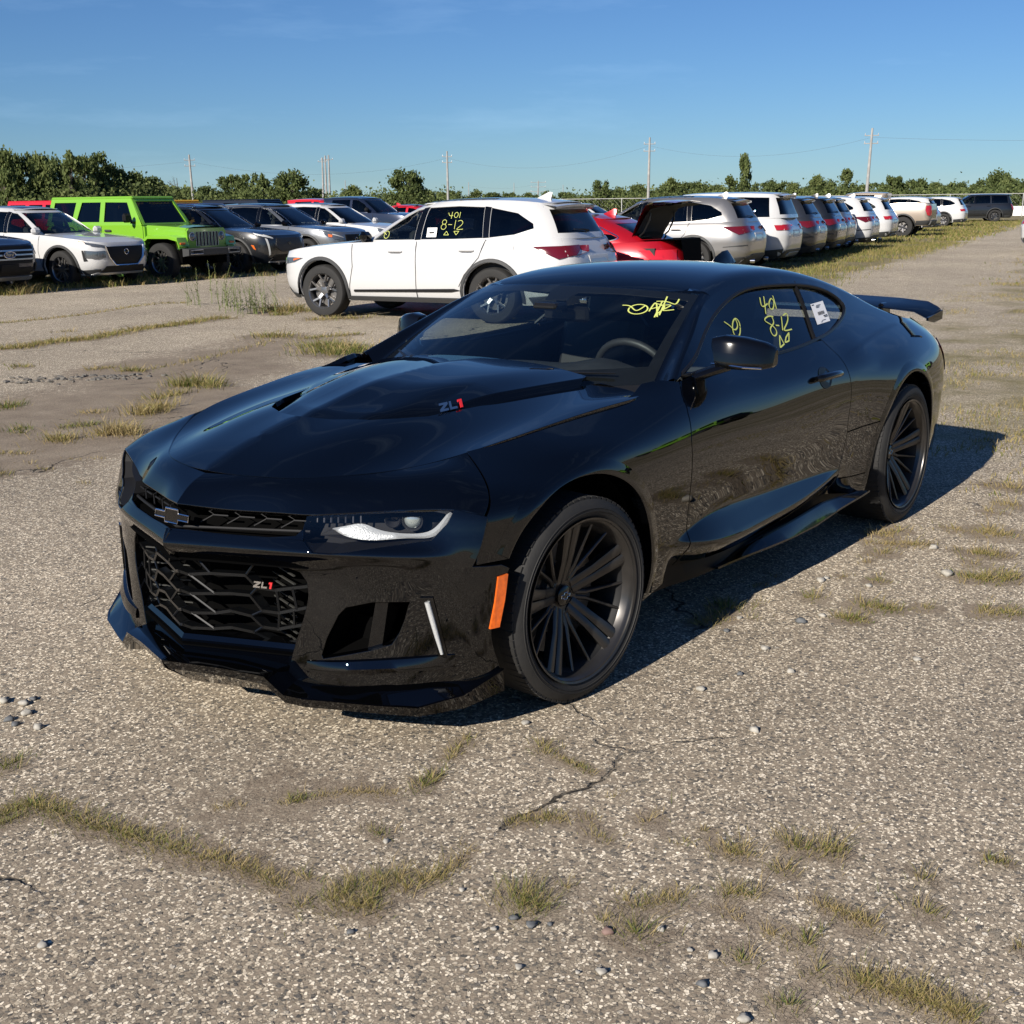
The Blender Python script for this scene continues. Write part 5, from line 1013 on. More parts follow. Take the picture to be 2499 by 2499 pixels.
def front_xt4(P):
    return PILL+generic_rear(P)+[('f','grille',[(-.30,.52),(.30,.52),(.50,.66),(.46,.86),(-.46,.86),(-.50,.66)],mat('mesh_grille', (.05,.05,.05), .35, metal=.6, bump=(120,.9)),.012,False),('f','headlight',[(.77,.90),(.56,.84),(.56,.87),(.74,.95)],M_SILV,.012,True),('s','headlight',[(1.95,.99),(2.27,.92),(2.28,.88),(2.05,.94)],M_SILV,.012,True),
      ('f','running_lamp',[(.74,.86),(.70,.84),(.64,.46),(.67,.44)],M_SILV,.012,True),('s','turn_reflector',[(1.93,.70),(2.0,.69),(2.05,.58),(2.0,.60)],M_AMB,.012,True),('f','lower_grille',[(-.6,.30),(.6,.30),(.5,.45),(-.5,.45)],M_MATK,.012,False),('f','front_skid',[(-.6,.265),(.6,.265),(.55,.30),(-.55,.30)],M_SILT,.02,False),('t','sunroof',[(-.15,-.42),(-.15,.42),(-1.25,.42),(-1.25,-.42)],M_GLOSSK,.004,False)]
def front_murano(P):
    return PILL+generic_rear(P)+[('f','grille',[(-.25,.46),(.25,.46),(.40,.62),(.44,.86),(-.44,.86),(-.40,.62)],M_MATK,.012,False),('f','headlight',[(.77,.76),(.50,.70),(.54,.78),(.77,.88)],M_HEAD,.012,True),('s','headlight',[(1.82,.98),(2.05,.955),(2.28,.86),(2.30,.78),(2.12,.80)],M_HEAD,.012,True),('s','turn_reflector',[(2.10,.88),(2.2,.86),(2.2,.80),(2.12,.81)],M_AMB,.016,True),('f','light_strip',[(.77,.86),(.52,.775),(.52,.79),(.77,.885)],M_SILV,.016,True),('f','lower_grille',[(-.6,.30),(.6,.30),(.5,.42),(-.5,.42)],M_MATK,.012,False),('t','sunroof',[(-.15,-.42),(-.15,.42),(-1.25,.42),(-1.25,-.42)],M_GLOSSK,.004,False)]
def front_explorer(P):
    d = PILL+generic_rear(P)+[('f','grille',[(-.55,.58),(.55,.58),(.60,.90),(-.60,.90)],M_MATK,.010,False),('f','headlight',[(.78,.74),(.60,.74),(.62,.90),(.78,.92)],M_HEAD,.012,True),('s','headlight',[(2.12,.92),(2.28,.91),(2.31,.75),(2.20,.76)],M_HEAD,.012,True),('f','lower_grille',[(-.6,.36),(.6,.36),(.56,.50),(-.56,.50)],M_MATK,.012,False),('f','front_skid',[(-.70,.27),(.70,.27),(.62,.335),(-.62,.335)],M_SILT,.022,False),('f','fog_lamp_surround',[(.78,.44),(.64,.44),(.66,.58),(.78,.58)],M_MATK,.012,True),('f','plate_bracket',[(-.2,.44),(.2,.44),(.2,.57),(-.2,.57)],M_MATK,.03,False)]
    for k in range(3): d.append(('f','grille_slat',[(-.57,.645+.08*k),(.57,.645+.08*k),(.575,.67+.08*k),(-.575,.67+.08*k)],M_SILT,.022,False))
    return d
# ---- four-door off-roader with flat panels
def make_jeep(label, P, loc, rz, group=None, detail=True, roof_m=None, cat='SUV', bed=False):
    r = empty('offroad_wagon', loc, rz, label, cat, group); roof_m = roof_m or P; xa, xb, rt = 1.5, -1.5, .41
    b = MB(); poly = [(.98,.42),(.98,1.16),(.86,1.20),(-2.02,1.20),(-2.10,1.14),(-2.12,.62),(-2.02,.50),(-1.96,.62)]+[(xb+.50*math.cos(a), rt+.48*math.sin(a)) for a in np.linspace(math.pi-.35,.35,12)]+[(-.92,.42)]
    b.prism([(x,-.79,z) for x,z in poly], (0,1.58,0)); b.build('body', P, r)
    # nose and hood
    b = MB(); hx = np.linspace(.96,2.02,7); G = []
    for x in hx:
        t = (x-.96)/1.06; w = .735-.115*t; z = 1.205-.045*t-.02*t**3; G.append([(x,-w,.80),(x,-w,z-.06),(x,-w+.05,z-.008),(x,-w*.5,z+.018),(x,0,z+.022),(x,w*.5,z+.018),(x,w-.05,z-.008),(x,w,z-.06),(x,w,.80)])
    b.grid(np.array(G)); b.build('hood', P, r, smooth=35)
    b = MB(); w = .62; out = [(-w,.70),(w,.70),(w+.01,1.06),(w-.06,1.125),(-w+.06,1.125),(-w-.01,1.06)]; b.prism([(2.0,y,z) for y,z in out], (.07,0,0)); gr_ = b.build('grille_panel', P, r)
    for k in range(7):
        y = (k-3)*.108; MB().box((2.072,y,.89),(.012,.058,.30),bev=.004).build('grille_slot', M_MATK, gr_)
        b = MB(); b.tube([(2.079,y-.034,.735),(2.079,y-.034,1.045),(2.079,y+.034,1.045),(2.079,y+.034,.735)], .007, n=5, closed=True); b.build('slot_rim', M_SILT, gr_)
    for sg in (-1,1):
        hl = MB().lathe([(-.03,.098),(.012,.098),(.018,.085),(.008,.08)], 24, axis='x', c=(2.07,sg*.475,.945)).build('headlight', M_SILT, r, smooth=40); MB().lathe([(.004,.082),(.022,.05),(.028,0)], 20, axis='x', c=(2.07,sg*.475,.945)).build('headlight_lens', M_HEAD, hl, smooth=60)
        # flat-topped front fender flare and rear flare
        for xc, x0, x1, nm in ((xa,.88,2.10,'front_flare'),(xb,-2.12,-.90,'rear_flare')):
            pts = [(x1,.74),(x1-.06,.93 if nm[0] == 'f' else .90),(xc+.28,.985),(xc-.32,.985),(x0+.10,.86),(x0,.60)]; inn = [(x1-.05,.72),(x1-.10,.90),(xc+.26,.955),(xc-.30,.955),(x0+.13,.84),(x0+.05,.60)]
            b = MB(); y0, y1 = (.60,.935) if nm[0] == 'f' else (.78,.935); G = [[(x,sg*y0,z),(x,sg*(y1-.02),z+.004),(x,sg*y1,z-.02),(x,sg*y1,z-.075)] for x,z in pts]; b.grid(np.array(G)); G = [[(x,sg*y1,z-.04),(x,sg*y0,z)] for x,z in inn]; b.grid(np.array(G)); b.build(nm, P if nm[0] == 'f' and detail else M_CLAD, r, smooth=30)
            MB().box((xc,sg*.55,.62),(.95,.35,.55)).build('wheel_housing', M_VOID, r)
            car_wheel(r, (xc,sg*.80,rt), rt, .255, M_RIMS, 5, 'split', sg, .60)
        MB().box((2.075,sg*.80,.80),(.05,.17,.05),bev=.012).build('turn_lamp', M_AMB, r)
    # bumper
    b = MB(); b.prism([(x,-.86,z) for x,z in ((2.12,.52),(2.30,.55),(2.31,.68),(2.12,.70))], (0,1.72,0)); bp = b.build('front_bumper', M_CLAD, r); 
    for sg in (-1,1):
        b = MB(); b.tube([(2.315,sg*.42,.575),(2.315,sg*.42,.665),(2.30,sg*.80,.655),(2.30,sg*.80,.58)], .012, n=5, closed=True); b.build('fog_lamp_bezel', M_SILT, bp); MB().box((2.306,sg*.60,.618),(.02,.22,.07),bev=.01).build('fog_lamp', M_MATK, bp)
    MB().box((-2.18,0,.60),(.14,1.6,.16),bev=.03).build('rear_bumper', M_CLAD, r)
    b = MB(); b.lathe([(-.13,0),(-.13,.25),(-.13,.40),(.10,.40),(.10,0)], 24, axis='x', c=(-2.28,-.1,.98)); b.build('spare_wheel', M_RUB, r, smooth=40)
    # cabin: windscreen frame, doors with windows, hardtop
    ws = [(.90,.74,1.20),(.52,.655,1.78),(.52,-.655,1.78),(.90,-.74,1.20)]
    b = MB(); fr_ = [np.array(p) for p in ws]; inn = [np.array(p) for p in ((.875,.66,1.245),(.56,.585,1.725),(.56,-.585,1.725),(.875,-.66,1.245))]
    for i in range(4): j = (i+1)%4; b.add([fr_[i],fr_[j],inn[j],inn[i],fr_[i]-[.05,0,.02],fr_[j]-[.05,0,.02],inn[j]-[.05,0,.02],inn[i]-[.05,0,.02]], [(0,1,2,3),(4,7,6,5),(0,4,5,1),(3,2,6,7)])
    b.build('windshield_frame', P, r); b = MB(); b.add([p-[.02,0,.01] for p in inn], [(0,1,2,3)]); b.build('windshield', M_CG, r)
    yt = lambda z: .79-.135*(z-1.20)/.6
    def sidepoly(L): return [(x,z) for x,z in L]
    for sg in (-1,1):
        outer = [(.90,1.20),(.50,1.79),(-2.02,1.79),(-2.12,1.20)]; wins = [[(.62,1.27),(.40,1.70),(-.28,1.71),(-.28,1.27)],[(-.42,1.27),(-.42,1.71),(-1.02,1.71),(-1.16,1.27)],[(-1.30,1.27),(-1.20,1.71),(-1.90,1.71),(-1.98,1.27)]]
        fn_ = lambda uv: np.stack([uv[:,0], yt(uv[:,1]), uv[:,1]], 1)
        o = panel('cabin_side', fn_, outer, wins, step=.5, bstep=.3, m=P, parent=r, lip=.03, mirror=False)
        if sg < 0: o.scale = (1,-1,1)
        for wv in wins:
            o = panel('side_window', fn_, wv, step=.5, bstep=.3, m=M_CG, parent=r, lip=0, off=-.02)
            if sg < 0: o.scale = (1,-1,1)
        for xx in (.93,-.35,-1.10):
            MB().box((xx,sg*.792,.84),(.010,.006,.68)).build('door_seam', M_MATK, r)
        for xx in (-.14,-.98): MB().box((xx,sg*.81,1.08),(.20,.03,.05),bev=.012).build('door_handle', M_CLAD, r)
        b = MB(); b.box((.64,sg*.97,1.36),(.10,.24,.20),bev=.045); b.box((.68,sg*.82,1.26),(.06,.12,.05)); b.build('door_mirror', M_MATK, r, smooth=40)
        b = MB(); b.box((-.1,sg*.80,.47),(1.9,.06,.07),bev=.02); b.build('side_step', M_MATK, r)
        MB().box((.90,sg*.752,1.08),(.05,.03,.05),bev=.01).build('hood_latch', M_MATK, r)
    b = MB(); b.box((-.75,0,1.80),(2.58,1.33,.07),bev=.03); b.build('hardtop', roof_m, r, smooth=30); b = MB(); b.box((-.75,0,1.842),(.03,1.3,.012)); b.build('roof_seam', M_MATK, r)
    b = MB(); b.add([(-2.11,-.78,1.2),(-2.11,.78,1.2),(-2.02,.66,1.79),(-2.02,-.66,1.79)], [(0,1,2,3)]); b.build('rear_window', M_CG, r)
    b = MB(); b.box((-.6,0,.95),(2.6,1.45,.5)); b.box((-.1,.36,1.32),(.12,.44,.5)); b.box((-.1,-.36,1.32),(.12,.44,.5)); b.box((-1.1,0,1.3),(.12,1.3,.45)); b.build('cabin_interior', M_IN, r)
    b = MB(); b.box((0,0,.46),(3.6,1.1,.26)); b.box((1.5,0,.75),(1.0,1.0,.3)); b.build('underbody', M_VOID, r)
    if detail:
        b = MB(); b.tube([(.80,-.45,1.235),(.72,-.1,1.36)], .009, n=5); b.tube([(.80,.1,1.235),(.72,.4,1.36)], .009, n=5); b.build('wipers', M_MATK, r)
    return r
# ---- crew-cab pickup
def make_pickup(label, P, loc, rz, group=None, scale=1., lower_P=None, rim=None, lamp=M_TAILB):
    sp = dict(lower=[(.48,2.72,-2.90,.88),(.62,2.86,-2.98,.96),(.80,2.92,-3.0,.985),(1.0,2.92,-3.0,.985),(1.15,2.86,-3.0,.975),(1.28,2.76,-2.99,.955),(1.40,2.6,-2.98,.93)],
      upper=[(1.22,1.52,-.98,.90),(1.45,1.22,-1.02,.855),(1.65,.92,-1.06,.79),(1.80,.68,-1.10,.73),(1.90,.5,-1.14,.66)], top=[(2.8,1.16),(2.3,1.24),(1.6,1.29),(1.0,1.31),(-.9,1.32),(-1.1,1.36),(-3.0,1.37)], roof=[(.9,1.75),(.6,1.815),(.1,1.865),(-.5,1.865),(-1.1,1.83)],
      clear=.48, axles=(1.87,-1.87), arch=.50, rt=.43, cowl=1.44, header=.66, tail=-1.08, dlo=[[(1.12,1.34),(.32,1.35),(.30,1.78),(.52,1.765),(.80,1.62)],[(.22,1.35),(-.62,1.36),(-.60,1.775),(.20,1.785)],], clad=M_CLAD, cladw=.06, rim=rim or (M_RIMD,6,'plain'), tw=.28, rr=.55, mirror=(1.05,1.40,M_MATK), nl=(7,14), nu=(5,12), rear_glass=(.08,.10,.70), pillar=P, glass=[M_CG]*3, seats=(.55,-.4),
      seams=[[(1.30,1.28),(1.28,.6)],[(.27,1.30),(.27,.6)],[(-.68,1.32),(-.70,.9)],[(-1.06,1.34),(-1.06,.6)]], handles=[(.45,1.14),(-.52,1.14)], step=.18,
      decor=[('r','tail_lamp',[(.78,1.28),(.70,1.28),(.70,.90),(.78,.90)],lamp,.012,True),('s','tail_lamp',[(-2.80,1.30),(-2.965,1.30),(-2.965,.88),(-2.86,.92),(-2.78,1.12)],lamp,.012,True),('r','rear_bumper',[(-.78,.50),(.78,.50),(.78,.70),(-.78,.70)],M_CLAD,.05,False),('r','tailgate_panel',[(-.66,.78),(.66,.78),(.66,1.30),(-.66,1.30)],M_GLOSSK,.006,False),
        ('f','grille',[(-.62,.80),(.62,.80),(.62,1.14),(-.62,1.14)],M_MATK,.02,False),('f','headlight',[(.78,.86),(.64,.86),(.64,1.14),(.78,1.14)],M_HEAD,.02,True),('f','front_bumper',[(-.78,.50),(.78,.50),(.78,.74),(-.78,.74)],M_CLAD,.05,False),('s','lower_stripe',[(1.2,.50),(-1.25,.50),(-1.25,.66),(1.2,.66)],lower_P or P,.004,True),('s','lower_stripe',[(-2.42,.50),(-2.92,.52),(-2.95,.70),(-2.42,.68)],lower_P or P,.004,True)])
    r = build_car('pickup_truck', label, 'pickup', P, loc, rz, sp, group); r.scale = (scale,)*3
    b = MB()
    for sg in (-1,1): b.add([(-1.12,sg*.84,1.375),(-2.92,sg*.84,1.385),(-2.92,sg*.80,1.0),(-1.12,sg*.80,1.0)], [(0,1,2,3)])
    b.add([(-1.12,-.80,1.0),(-1.12,.80,1.0),(-2.92,.80,1.0),(-2.92,-.80,1.0)], [(0,1,2,3)]); b.add([(-2.92,-.82,1.0),(-2.92,.82,1.0),(-2.92,.82,1.36),(-2.92,-.82,1.36)], [(0,1,2,3)]); b.build('truck_bed', M_MATK, r)
    return r
# ---- saloon with its boot open
def make_sedan(label, P, loc, rz, scale=1., group=None, boot_open=False, name='sedan'):
    sp = dict(lower=[(.20,2.22,-2.30,.86),(.34,2.36,-2.42,.905),(.52,2.42,-2.46,.925),(.68,2.40,-2.46,.925),(.80,2.30,-2.42,.905),(.90,2.15,-2.36,.87),(1.0,1.95,-2.28,.82)],
      upper=[(.86,1.12,-2.30,.85),(1.0,.82,-2.05,.815),(1.15,.46,-1.75,.755),(1.28,.14,-1.42,.69),(1.37,-.12,-1.15,.62),(1.43,-.32,-.9,.55)], top=[(2.3,.76),(1.9,.83),(1.4,.885),(1.0,.91),(.2,.935),(-1.0,.955),(-1.8,.985),(-2.2,1.0),(-2.45,1.005)], roof=[(.3,1.25),(.0,1.325),(-.4,1.375),(-.8,1.38),(-1.2,1.33),(-1.5,1.26),(-1.9,1.11)],
      clear=.20, axles=(1.42,-1.40), arch=.385, rt=.335, cowl=1.0, header=.03, tail=-1.25, dlo=[[(.72,.965),(-.22,.975),(-.24,1.30),(-.05,1.28),(.25,1.17),(.5,1.06)],[(-.31,.977),(-1.05,.99),(-1.22,1.06),(-1.05,1.22),(-.75,1.305),(-.33,1.315)],[(-1.15,.995),(-1.45,1.02),(-1.50,1.055),(-1.40,1.10),(-1.28,1.11)]], glass=[M_CG]*3, mirror=(.72,.99,P), nl=(4,5), nu=(4,4), rear_glass=(.02,.06,.78), rim=(M_RIMS,5,'split'), tw=.23, seats=(.0,-.9),
      dlo_trim=([(-.25,1.335),(-.8,1.335),(-1.15,1.23),(-1.40,1.12),(-1.52,1.05),(-1.40,1.005),(-1.0,.965),(-.3,.955)], M_CHR, False), seams=[[(-.27,.95),(-.27,.3)],[(-1.15,.97),(-1.05,.70),(-1.0,.45)],[(.85,.91),(.88,.3)]], handles=[(.0,.86),(-.95,.88)], crown=.03, step=.12,
      decor=[('s','tail_lamp',[(-1.86,.86),(-2.36,.87),(-2.41,.70),(-2.20,.66)],mat('red_lamp_lens', (.50,.015,.025), .15, coat=1.),.010,True),('r','rear_valance',[(-.7,.22),(.7,.22),(.66,.34),(-.66,.34)],M_CLAD,.012,False),('f','grille',[(-.45,.30),(.45,.30),(.55,.62),(-.55,.62)],M_MATK,.01,False),('s','headlight',[(2.0,.74),(2.3,.66),(2.3,.60),(2.08,.66)],M_HEAD,.01,True),('t','sunroof',[(-.1,-.4),(-.1,.4),(-.8,.4),(-.8,-.4)],M_GLOSSK,.004,False)])
    r = build_car(name, label, 'sedan', P, loc, rz, sp, group); r.scale = (scale,)*3; F = CARF[r.name]
    fin(r, -1.05, 1.385, P)
    if boot_open:
        # open boot: black well let into the tail, lid swung up on two arms
        b = MB(); b.add([(-1.78,-.66,1.012),(-1.78,.66,1.012),(-2.34,.66,1.02),(-2.34,-.66,1.02)], [(0,1,2,3)]); b.add([(-2.435,-.46,1.02),(-2.435,.50,1.02),(-2.485,.44,.64),(-2.485,-.40,.64)], [(0,1,2,3)]); b.add([(-2.34,-.66,1.02),(-2.34,.66,1.02),(-2.435,.58,1.02),(-2.435,-.58,1.02)], [(0,1,2,3)]); b.build('boot_well', M_VOID, r)
        L_ = MB(); ys = np.linspace(-.68,.68,9); c = 1-(ys/.68)**2
        path = [(-1.70,1.03),(-1.76,1.20),(-1.84,1.38),(-1.92,1.52),(-2.02,1.57),(-2.20,1.575),(-2.40,1.56)]     # the lid's outer face, hinge to lip
        G = np.array([[(x-.02*c_, y, z+.03*c_) for y, c_ in zip(ys, c)] for x, z in path]); L_.grid(G); lid = L_.build('boot_lid', P, r, smooth=50)
        pin = [(-1.73,1.05),(-1.82,1.20),(-1.91,1.36),(-1.99,1.47),(-2.10,1.50),(-2.24,1.51),(-2.39,1.535)]; I_ = MB(); I_.grid(np.array([[(x, y*.96, z+.02*c_) for y, c_ in zip(ys, c)] for x, z in pin])[::-1]); I_.build('lid_lining', M_MATK, lid, smooth=50)
        for sg in (-1,1):
            b = MB(); b.tube([(-1.72,sg*.58,1.0),(-1.86,sg*.57,1.12),(-1.95,sg*.56,1.30),(-1.96,sg*.55,1.42)], .014, n=6); b.build('boot_hinge', M_SATK, r)
            b = MB(); b.box((-2.09,sg*.40,1.545),(.20,.34,.05),bev=.015); b.build('lid_lamp', M_TAIL, lid)
    else: pass
    return r
HR = R(-79)                                   # heading of the right-hand rows (tails towards the lane)
mdx_white = make_mdx('white crossover seen side-on behind the black coupe, yellow numbers on its rear door glass', M_PWHITE, (-10.64,-8.86,0), R(-81), rim=(M_RIMS,5,'y'))
mdx_white.scale = (.98,.98,.975)
def rear_left(loc, rz, x=-1.445, y=.88):      # car origin from where its rear left wheel stands
    c, s = math.cos(rz), math.sin(rz); return (loc[0]-(c*x-s*y), loc[1]-(s*x+c*y), 0)
make_sedan('red sedan with its trunk lid standing open, between white and silver crossovers', M_PRED, rear_left((-12.9,-7.35), HR), HR, boot_open=True)
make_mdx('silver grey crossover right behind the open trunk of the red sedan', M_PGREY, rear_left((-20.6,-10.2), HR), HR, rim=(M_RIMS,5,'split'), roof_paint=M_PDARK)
make_suv('tall white SUV with wide red tail lamps, beside the silver grey crossover', M_PWHITE, rear_left((-23.6,-10.8), HR), HR, PILL+generic_rear(M_PWHITE), scale=1.03, name='suv', **SQ)
make_mdx('dark grey crossover to the right of the tall white SUV', M_PDARK, rear_left((-26.9,-11.5), HR), HR)
make_mdx('black crossover, between a dark grey and a white crossover', M_PBLACK, rear_left((-29.9,-12.2), HR), HR)
make_mdx('mid grey crossover, only its tail corner showing right of the black one', M_PMURANO, rear_left((-32.6,-13.0), HR), HR)
make_mdx('white crossover in the middle of the right-hand row, black wheel showing', M_PWHITE, rear_left((-34.9,-13.15), HR), HR)
make_suv('white SUV with slim red tail lamp, left of the beige pickup', M_PWHITE, rear_left((-40.6,-14.65), HR), HR, PILL+generic_rear(M_PWHITE), name='suv')
make_pickup('beige crew cab pickup with black wheels in the right-hand row', M_PTAN, rear_left((-49.6,-16.3), HR, -1.87, .85), HR, lower_P=M_CLAD, rim=(M_RIMD,6,'plain'))
make_suv('white SUV whose roof shows above the bed of the beige pickup', M_PWHITE, (-57.0,-20.0,0), HR, PILL+generic_rear(M_PWHITE), name='suv')
make_suv('white SUV at the far end of the row, just left of the black full-size SUV', M_PWHITE, (-70,-22.8,0), HR, PILL+generic_rear(M_PWHITE), name='suv')
make_suv('black full-size SUV standing alone at the far right near the barriers', M_PBLACK, (-84.5,-24.6,0), R(-62), PILL+generic_rear(M_PBLACK,style='tall')+[('gs','rear_quarter_glass',[(-1.23,1.16),(-2.2,1.17),(-2.14,1.60),(-1.21,1.62)],M_CG,.004,True)], scale=1.08, name='suv', **SQ)
# left-hand row, noses towards the lane
HL_ = R(99)
def front_right(loc, rz, x=1.445, y=-.88): return rear_left(loc, rz, x, y)
ex = make_suv('dark blue SUV with a slatted silver grille, cut by the left edge', M_PNAVY, front_right((-8.75,-19.6), HL_), HL_, front_explorer(M_PNAVY), name='suv', scale=1.0, **SQ)
rg_ = make_suv('white compact SUV with a chrome framed black grille, beside the lime off-roader', M_PWHITE, front_right((-11.55,-19.8), HL_), HL_, front_rogue(M_PWHITE), name='suv', scale=.97, wsglass=M_CGC, rim=(M_RIMS,5,'split'), mirror=(.70,1.14,M_PWHITE))
jp = make_jeep('lime green boxy off-roader with seven-slot grille, in the left row', M_PLIME, rear_left((-14.2,-20.0), HL_, 1.5, -.80), HL_)
xt = make_suv('black crossover with tall thin lamps and mesh grille, right of the lime off-roader', M_PBLACK, front_right((-16.9,-20.7), HL_), HL_, front_xt4(M_PBLACK), name='suv', scale=.97, roof_paint=M_PBLACK, dlo_trim=([(.78,1.13),(.50,1.31),(.22,1.46),(-.05,1.56),(-.5,1.605),(-1.2,1.60),(-1.6,1.56)],M_CHR,False), rail=M_CHR)
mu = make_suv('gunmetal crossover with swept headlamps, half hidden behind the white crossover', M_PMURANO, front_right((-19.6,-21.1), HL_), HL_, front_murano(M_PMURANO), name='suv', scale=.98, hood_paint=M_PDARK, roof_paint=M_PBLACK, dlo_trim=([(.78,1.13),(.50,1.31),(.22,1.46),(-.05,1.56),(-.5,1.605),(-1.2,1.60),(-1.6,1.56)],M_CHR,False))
mw = make_suv('white crossover with glass roof, behind the hood of the white side-on crossover', M_PWHITE, front_right((-22.6,-22.0), HL_), HL_, front_murano(M_PWHITE), name='suv', scale=.98, mirror=(.70,1.14,M_PWHITE))
make_pickup('dark blue crew cab pickup behind the white crossover with the glass roof', M_PNAVY, (-30.2,-29.6,0), HL_, scale=1.0)
# emblems on the grilles
for car_, sc, col, kind in ((rg_,.055,M_CHR,'ring'),(xt,.05,M_CHR,'crest'),(mu,.05,M_CHR,'ring')):
    p = CARF[car_.name]['ff'](np.array([(0.,.73)]))[0]+[.022,0,0]
    if kind == 'ring': ring_badge(car_, tuple(p), sc, col)
    else: MB().prism([(p[0],-.05,p[2]+.03),(p[0],.05,p[2]+.03),(p[0],.04,p[2]-.03),(p[0],0,p[2]-.05),(p[0],-.04,p[2]-.03)], (.01,0,0)).build('emblem', col, car_)
p = CARF[rg_.name]['ff'](np.array(Y_ := [(.54,.86),(.47,.62),(.31,.46),(0.,.455),(-.31,.46),(-.47,.62),(-.54,.86)])); b = MB(); b.tube([q+np.array([.02,0,0]) for q in p], .028, n=6, flat=.6); b.build('grille_frame', M_CHR, rg_, smooth=40)
p = CARF[ex.name]['ff'](np.array([(0.,.745)]))[0]+[.035,0,0]; MB().lathe([(0,.0),(0,.062),(.01,.058),(.012,0)], 24, axis='x', c=tuple(p)).build('emblem', mat('blue_oval', (.01,.03,.12), .2, coat=1.), ex); ex_e = [o for o in ex.children if o.name.startswith('emblem')][-1]
for v in ex_e.data.vertices: v.co.y = p[1]+(v.co.y-p[1])*2.1
ring_badge(ex, (p[0]+.012,p[1],p[2]), .062, M_CHR, bar=False, sx=2.1); text_mesh('Ford', .085, ex, (p[0]+.014,p[1],p[2]), (0,1,0), (0,0,1), M_CHR)
text_mesh('NISSAN', .022, rg_, tuple(CARF[rg_.name]['ff'](np.array([(0.,.73)]))[0]+[.03,0,0]), (0,1,0), (0,0,1), M_INK)
# second line of parked vehicles further back: roofs above the first
make_jeep('red boxy off-roader, its roof showing above the lime one', M_PRED2, (-20.3,-32.8,0), HL_, detail=False)
make_suv('white SUV whose roof shows above the white compact SUV at left', M_PWHITE, (-12.9,-28.6,0), HL_, PILL+generic_rear(M_PWHITE), name='suv', scale=1.02)
make_jeep('yellow boxy off-roader with black top behind the black crossover', M_PYEL, (-25.0,-33.5,0), HL_, detail=False)
make_jeep('black boxy off-roader behind the gunmetal crossover', M_PBLACK, (-27.5,-32.0,0), HL_, detail=False)
make_pickup('red crew cab pickup left of the dark blue pickup', M_PRED2, (-31.5,-33.0,0), HL_, scale=.98)
make_sedan('red sedan roof just right of the dark blue pickup', M_PRED2, (-36.0,-31.5,0), HL_, scale=1.13)
make_suv('dark blue SUV facing right, behind the tail of the white side-on crossover', M_PNAVY, (-28.6,-20.8,0), R(100), PILL+generic_rear(M_PNAVY), name='suv', scale=.97)
make_suv('white SUV behind the roof of the red sedan', M_PWHITE, (-35.2,-22.6,0), R(100), PILL+generic_rear(M_PWHITE), name='suv', scale=.93)
make_sedan('silver sedan in the gap between the red sedan and silver crossover', M_PGREY, (-31.0,-20.3,0), R(100))
make_suv('white car nose at the right edge of the picture', M_PWHITE, (-36.4,-5.2,0), R(-79+180), front_murano(M_PWHITE), name='suv', scale=.95)
# vehicles standing to the right of the camera, outside the frame: the black door mirrors them
make_jeep('lime green boxy off-roader outside the right edge, mirrored in the black coupe door', M_PLIME, (-28.2,16.8,0), R(99), detail=False)
make_suv('black SUV outside the right edge, mirrored behind the lime one in the coupe door', M_PBLACK, (-30.0,11.6,0), R(99), PILL+generic_rear(M_PBLACK), name='suv')
make_jeep('second lime off-roader outside the right edge, mirrored in the coupe rear quarter', M_PLIME, (-31.5,6.4,0), R(99), detail=False)
# wax numbers and paper slip on the white crossover's glass
def car_marks(root, gsf):
    sgl = lambda uv: gsf(uv); ell_ = lambda cx, cz, rx, rz: [(cx+rx*math.cos(t), cz+rz*math.sin(t)) for t in np.linspace(0,6.2,10)]
    st = [[(-.66,1.50),(-.69,1.46),(-.74,1.465)],[(-.72,1.51),(-.72,1.42)],ell_(-.79,1.47,.03,.035),[(-.85,1.51),(-.85,1.43)], ell_(-.62,1.375,.035,.03),ell_(-.62,1.31,.04,.035),[(-.69,1.34),(-.75,1.34)],[(-.80,1.40),(-.80,1.28)],[(-.84,1.385),(-.89,1.395),(-.92,1.36),(-.84,1.28),(-.94,1.28)],[(-.64,1.20),(-.68,1.25),(-.72,1.20),(-.64,1.20)],[(-.80,1.25),(-.88,1.25),(-.84,1.20),(-.80,1.25)]]
    stroke_on(sgl, (0,1,0), st, .0065, root, off=.002); stroke_on(sgl, (0,1,0), [ell_(.36,1.20,.05,.05),[(.46,1.24),(.36,1.20)]], .008, root, off=.002)
    q = np.array([(-.36,1.17),(-.52,1.172),(-.52,1.30),(-.36,1.298)]); b = MB(); b.add(gsf(q)+[0,.003,0], [(3,2,1,0)]); o = b.build('paper_label', M_WHITEP, root)
    q = np.array([(-.40,1.22),(-.48,1.222),(-.48,1.245),(-.40,1.243)]); b = MB(); b.add(gsf(q)+[0,.005,0], [(3,2,1,0)]); b.build('printed_line', M_INK, o)
car_marks(mdx_white, CARF[mdx_white.name]['gs'])
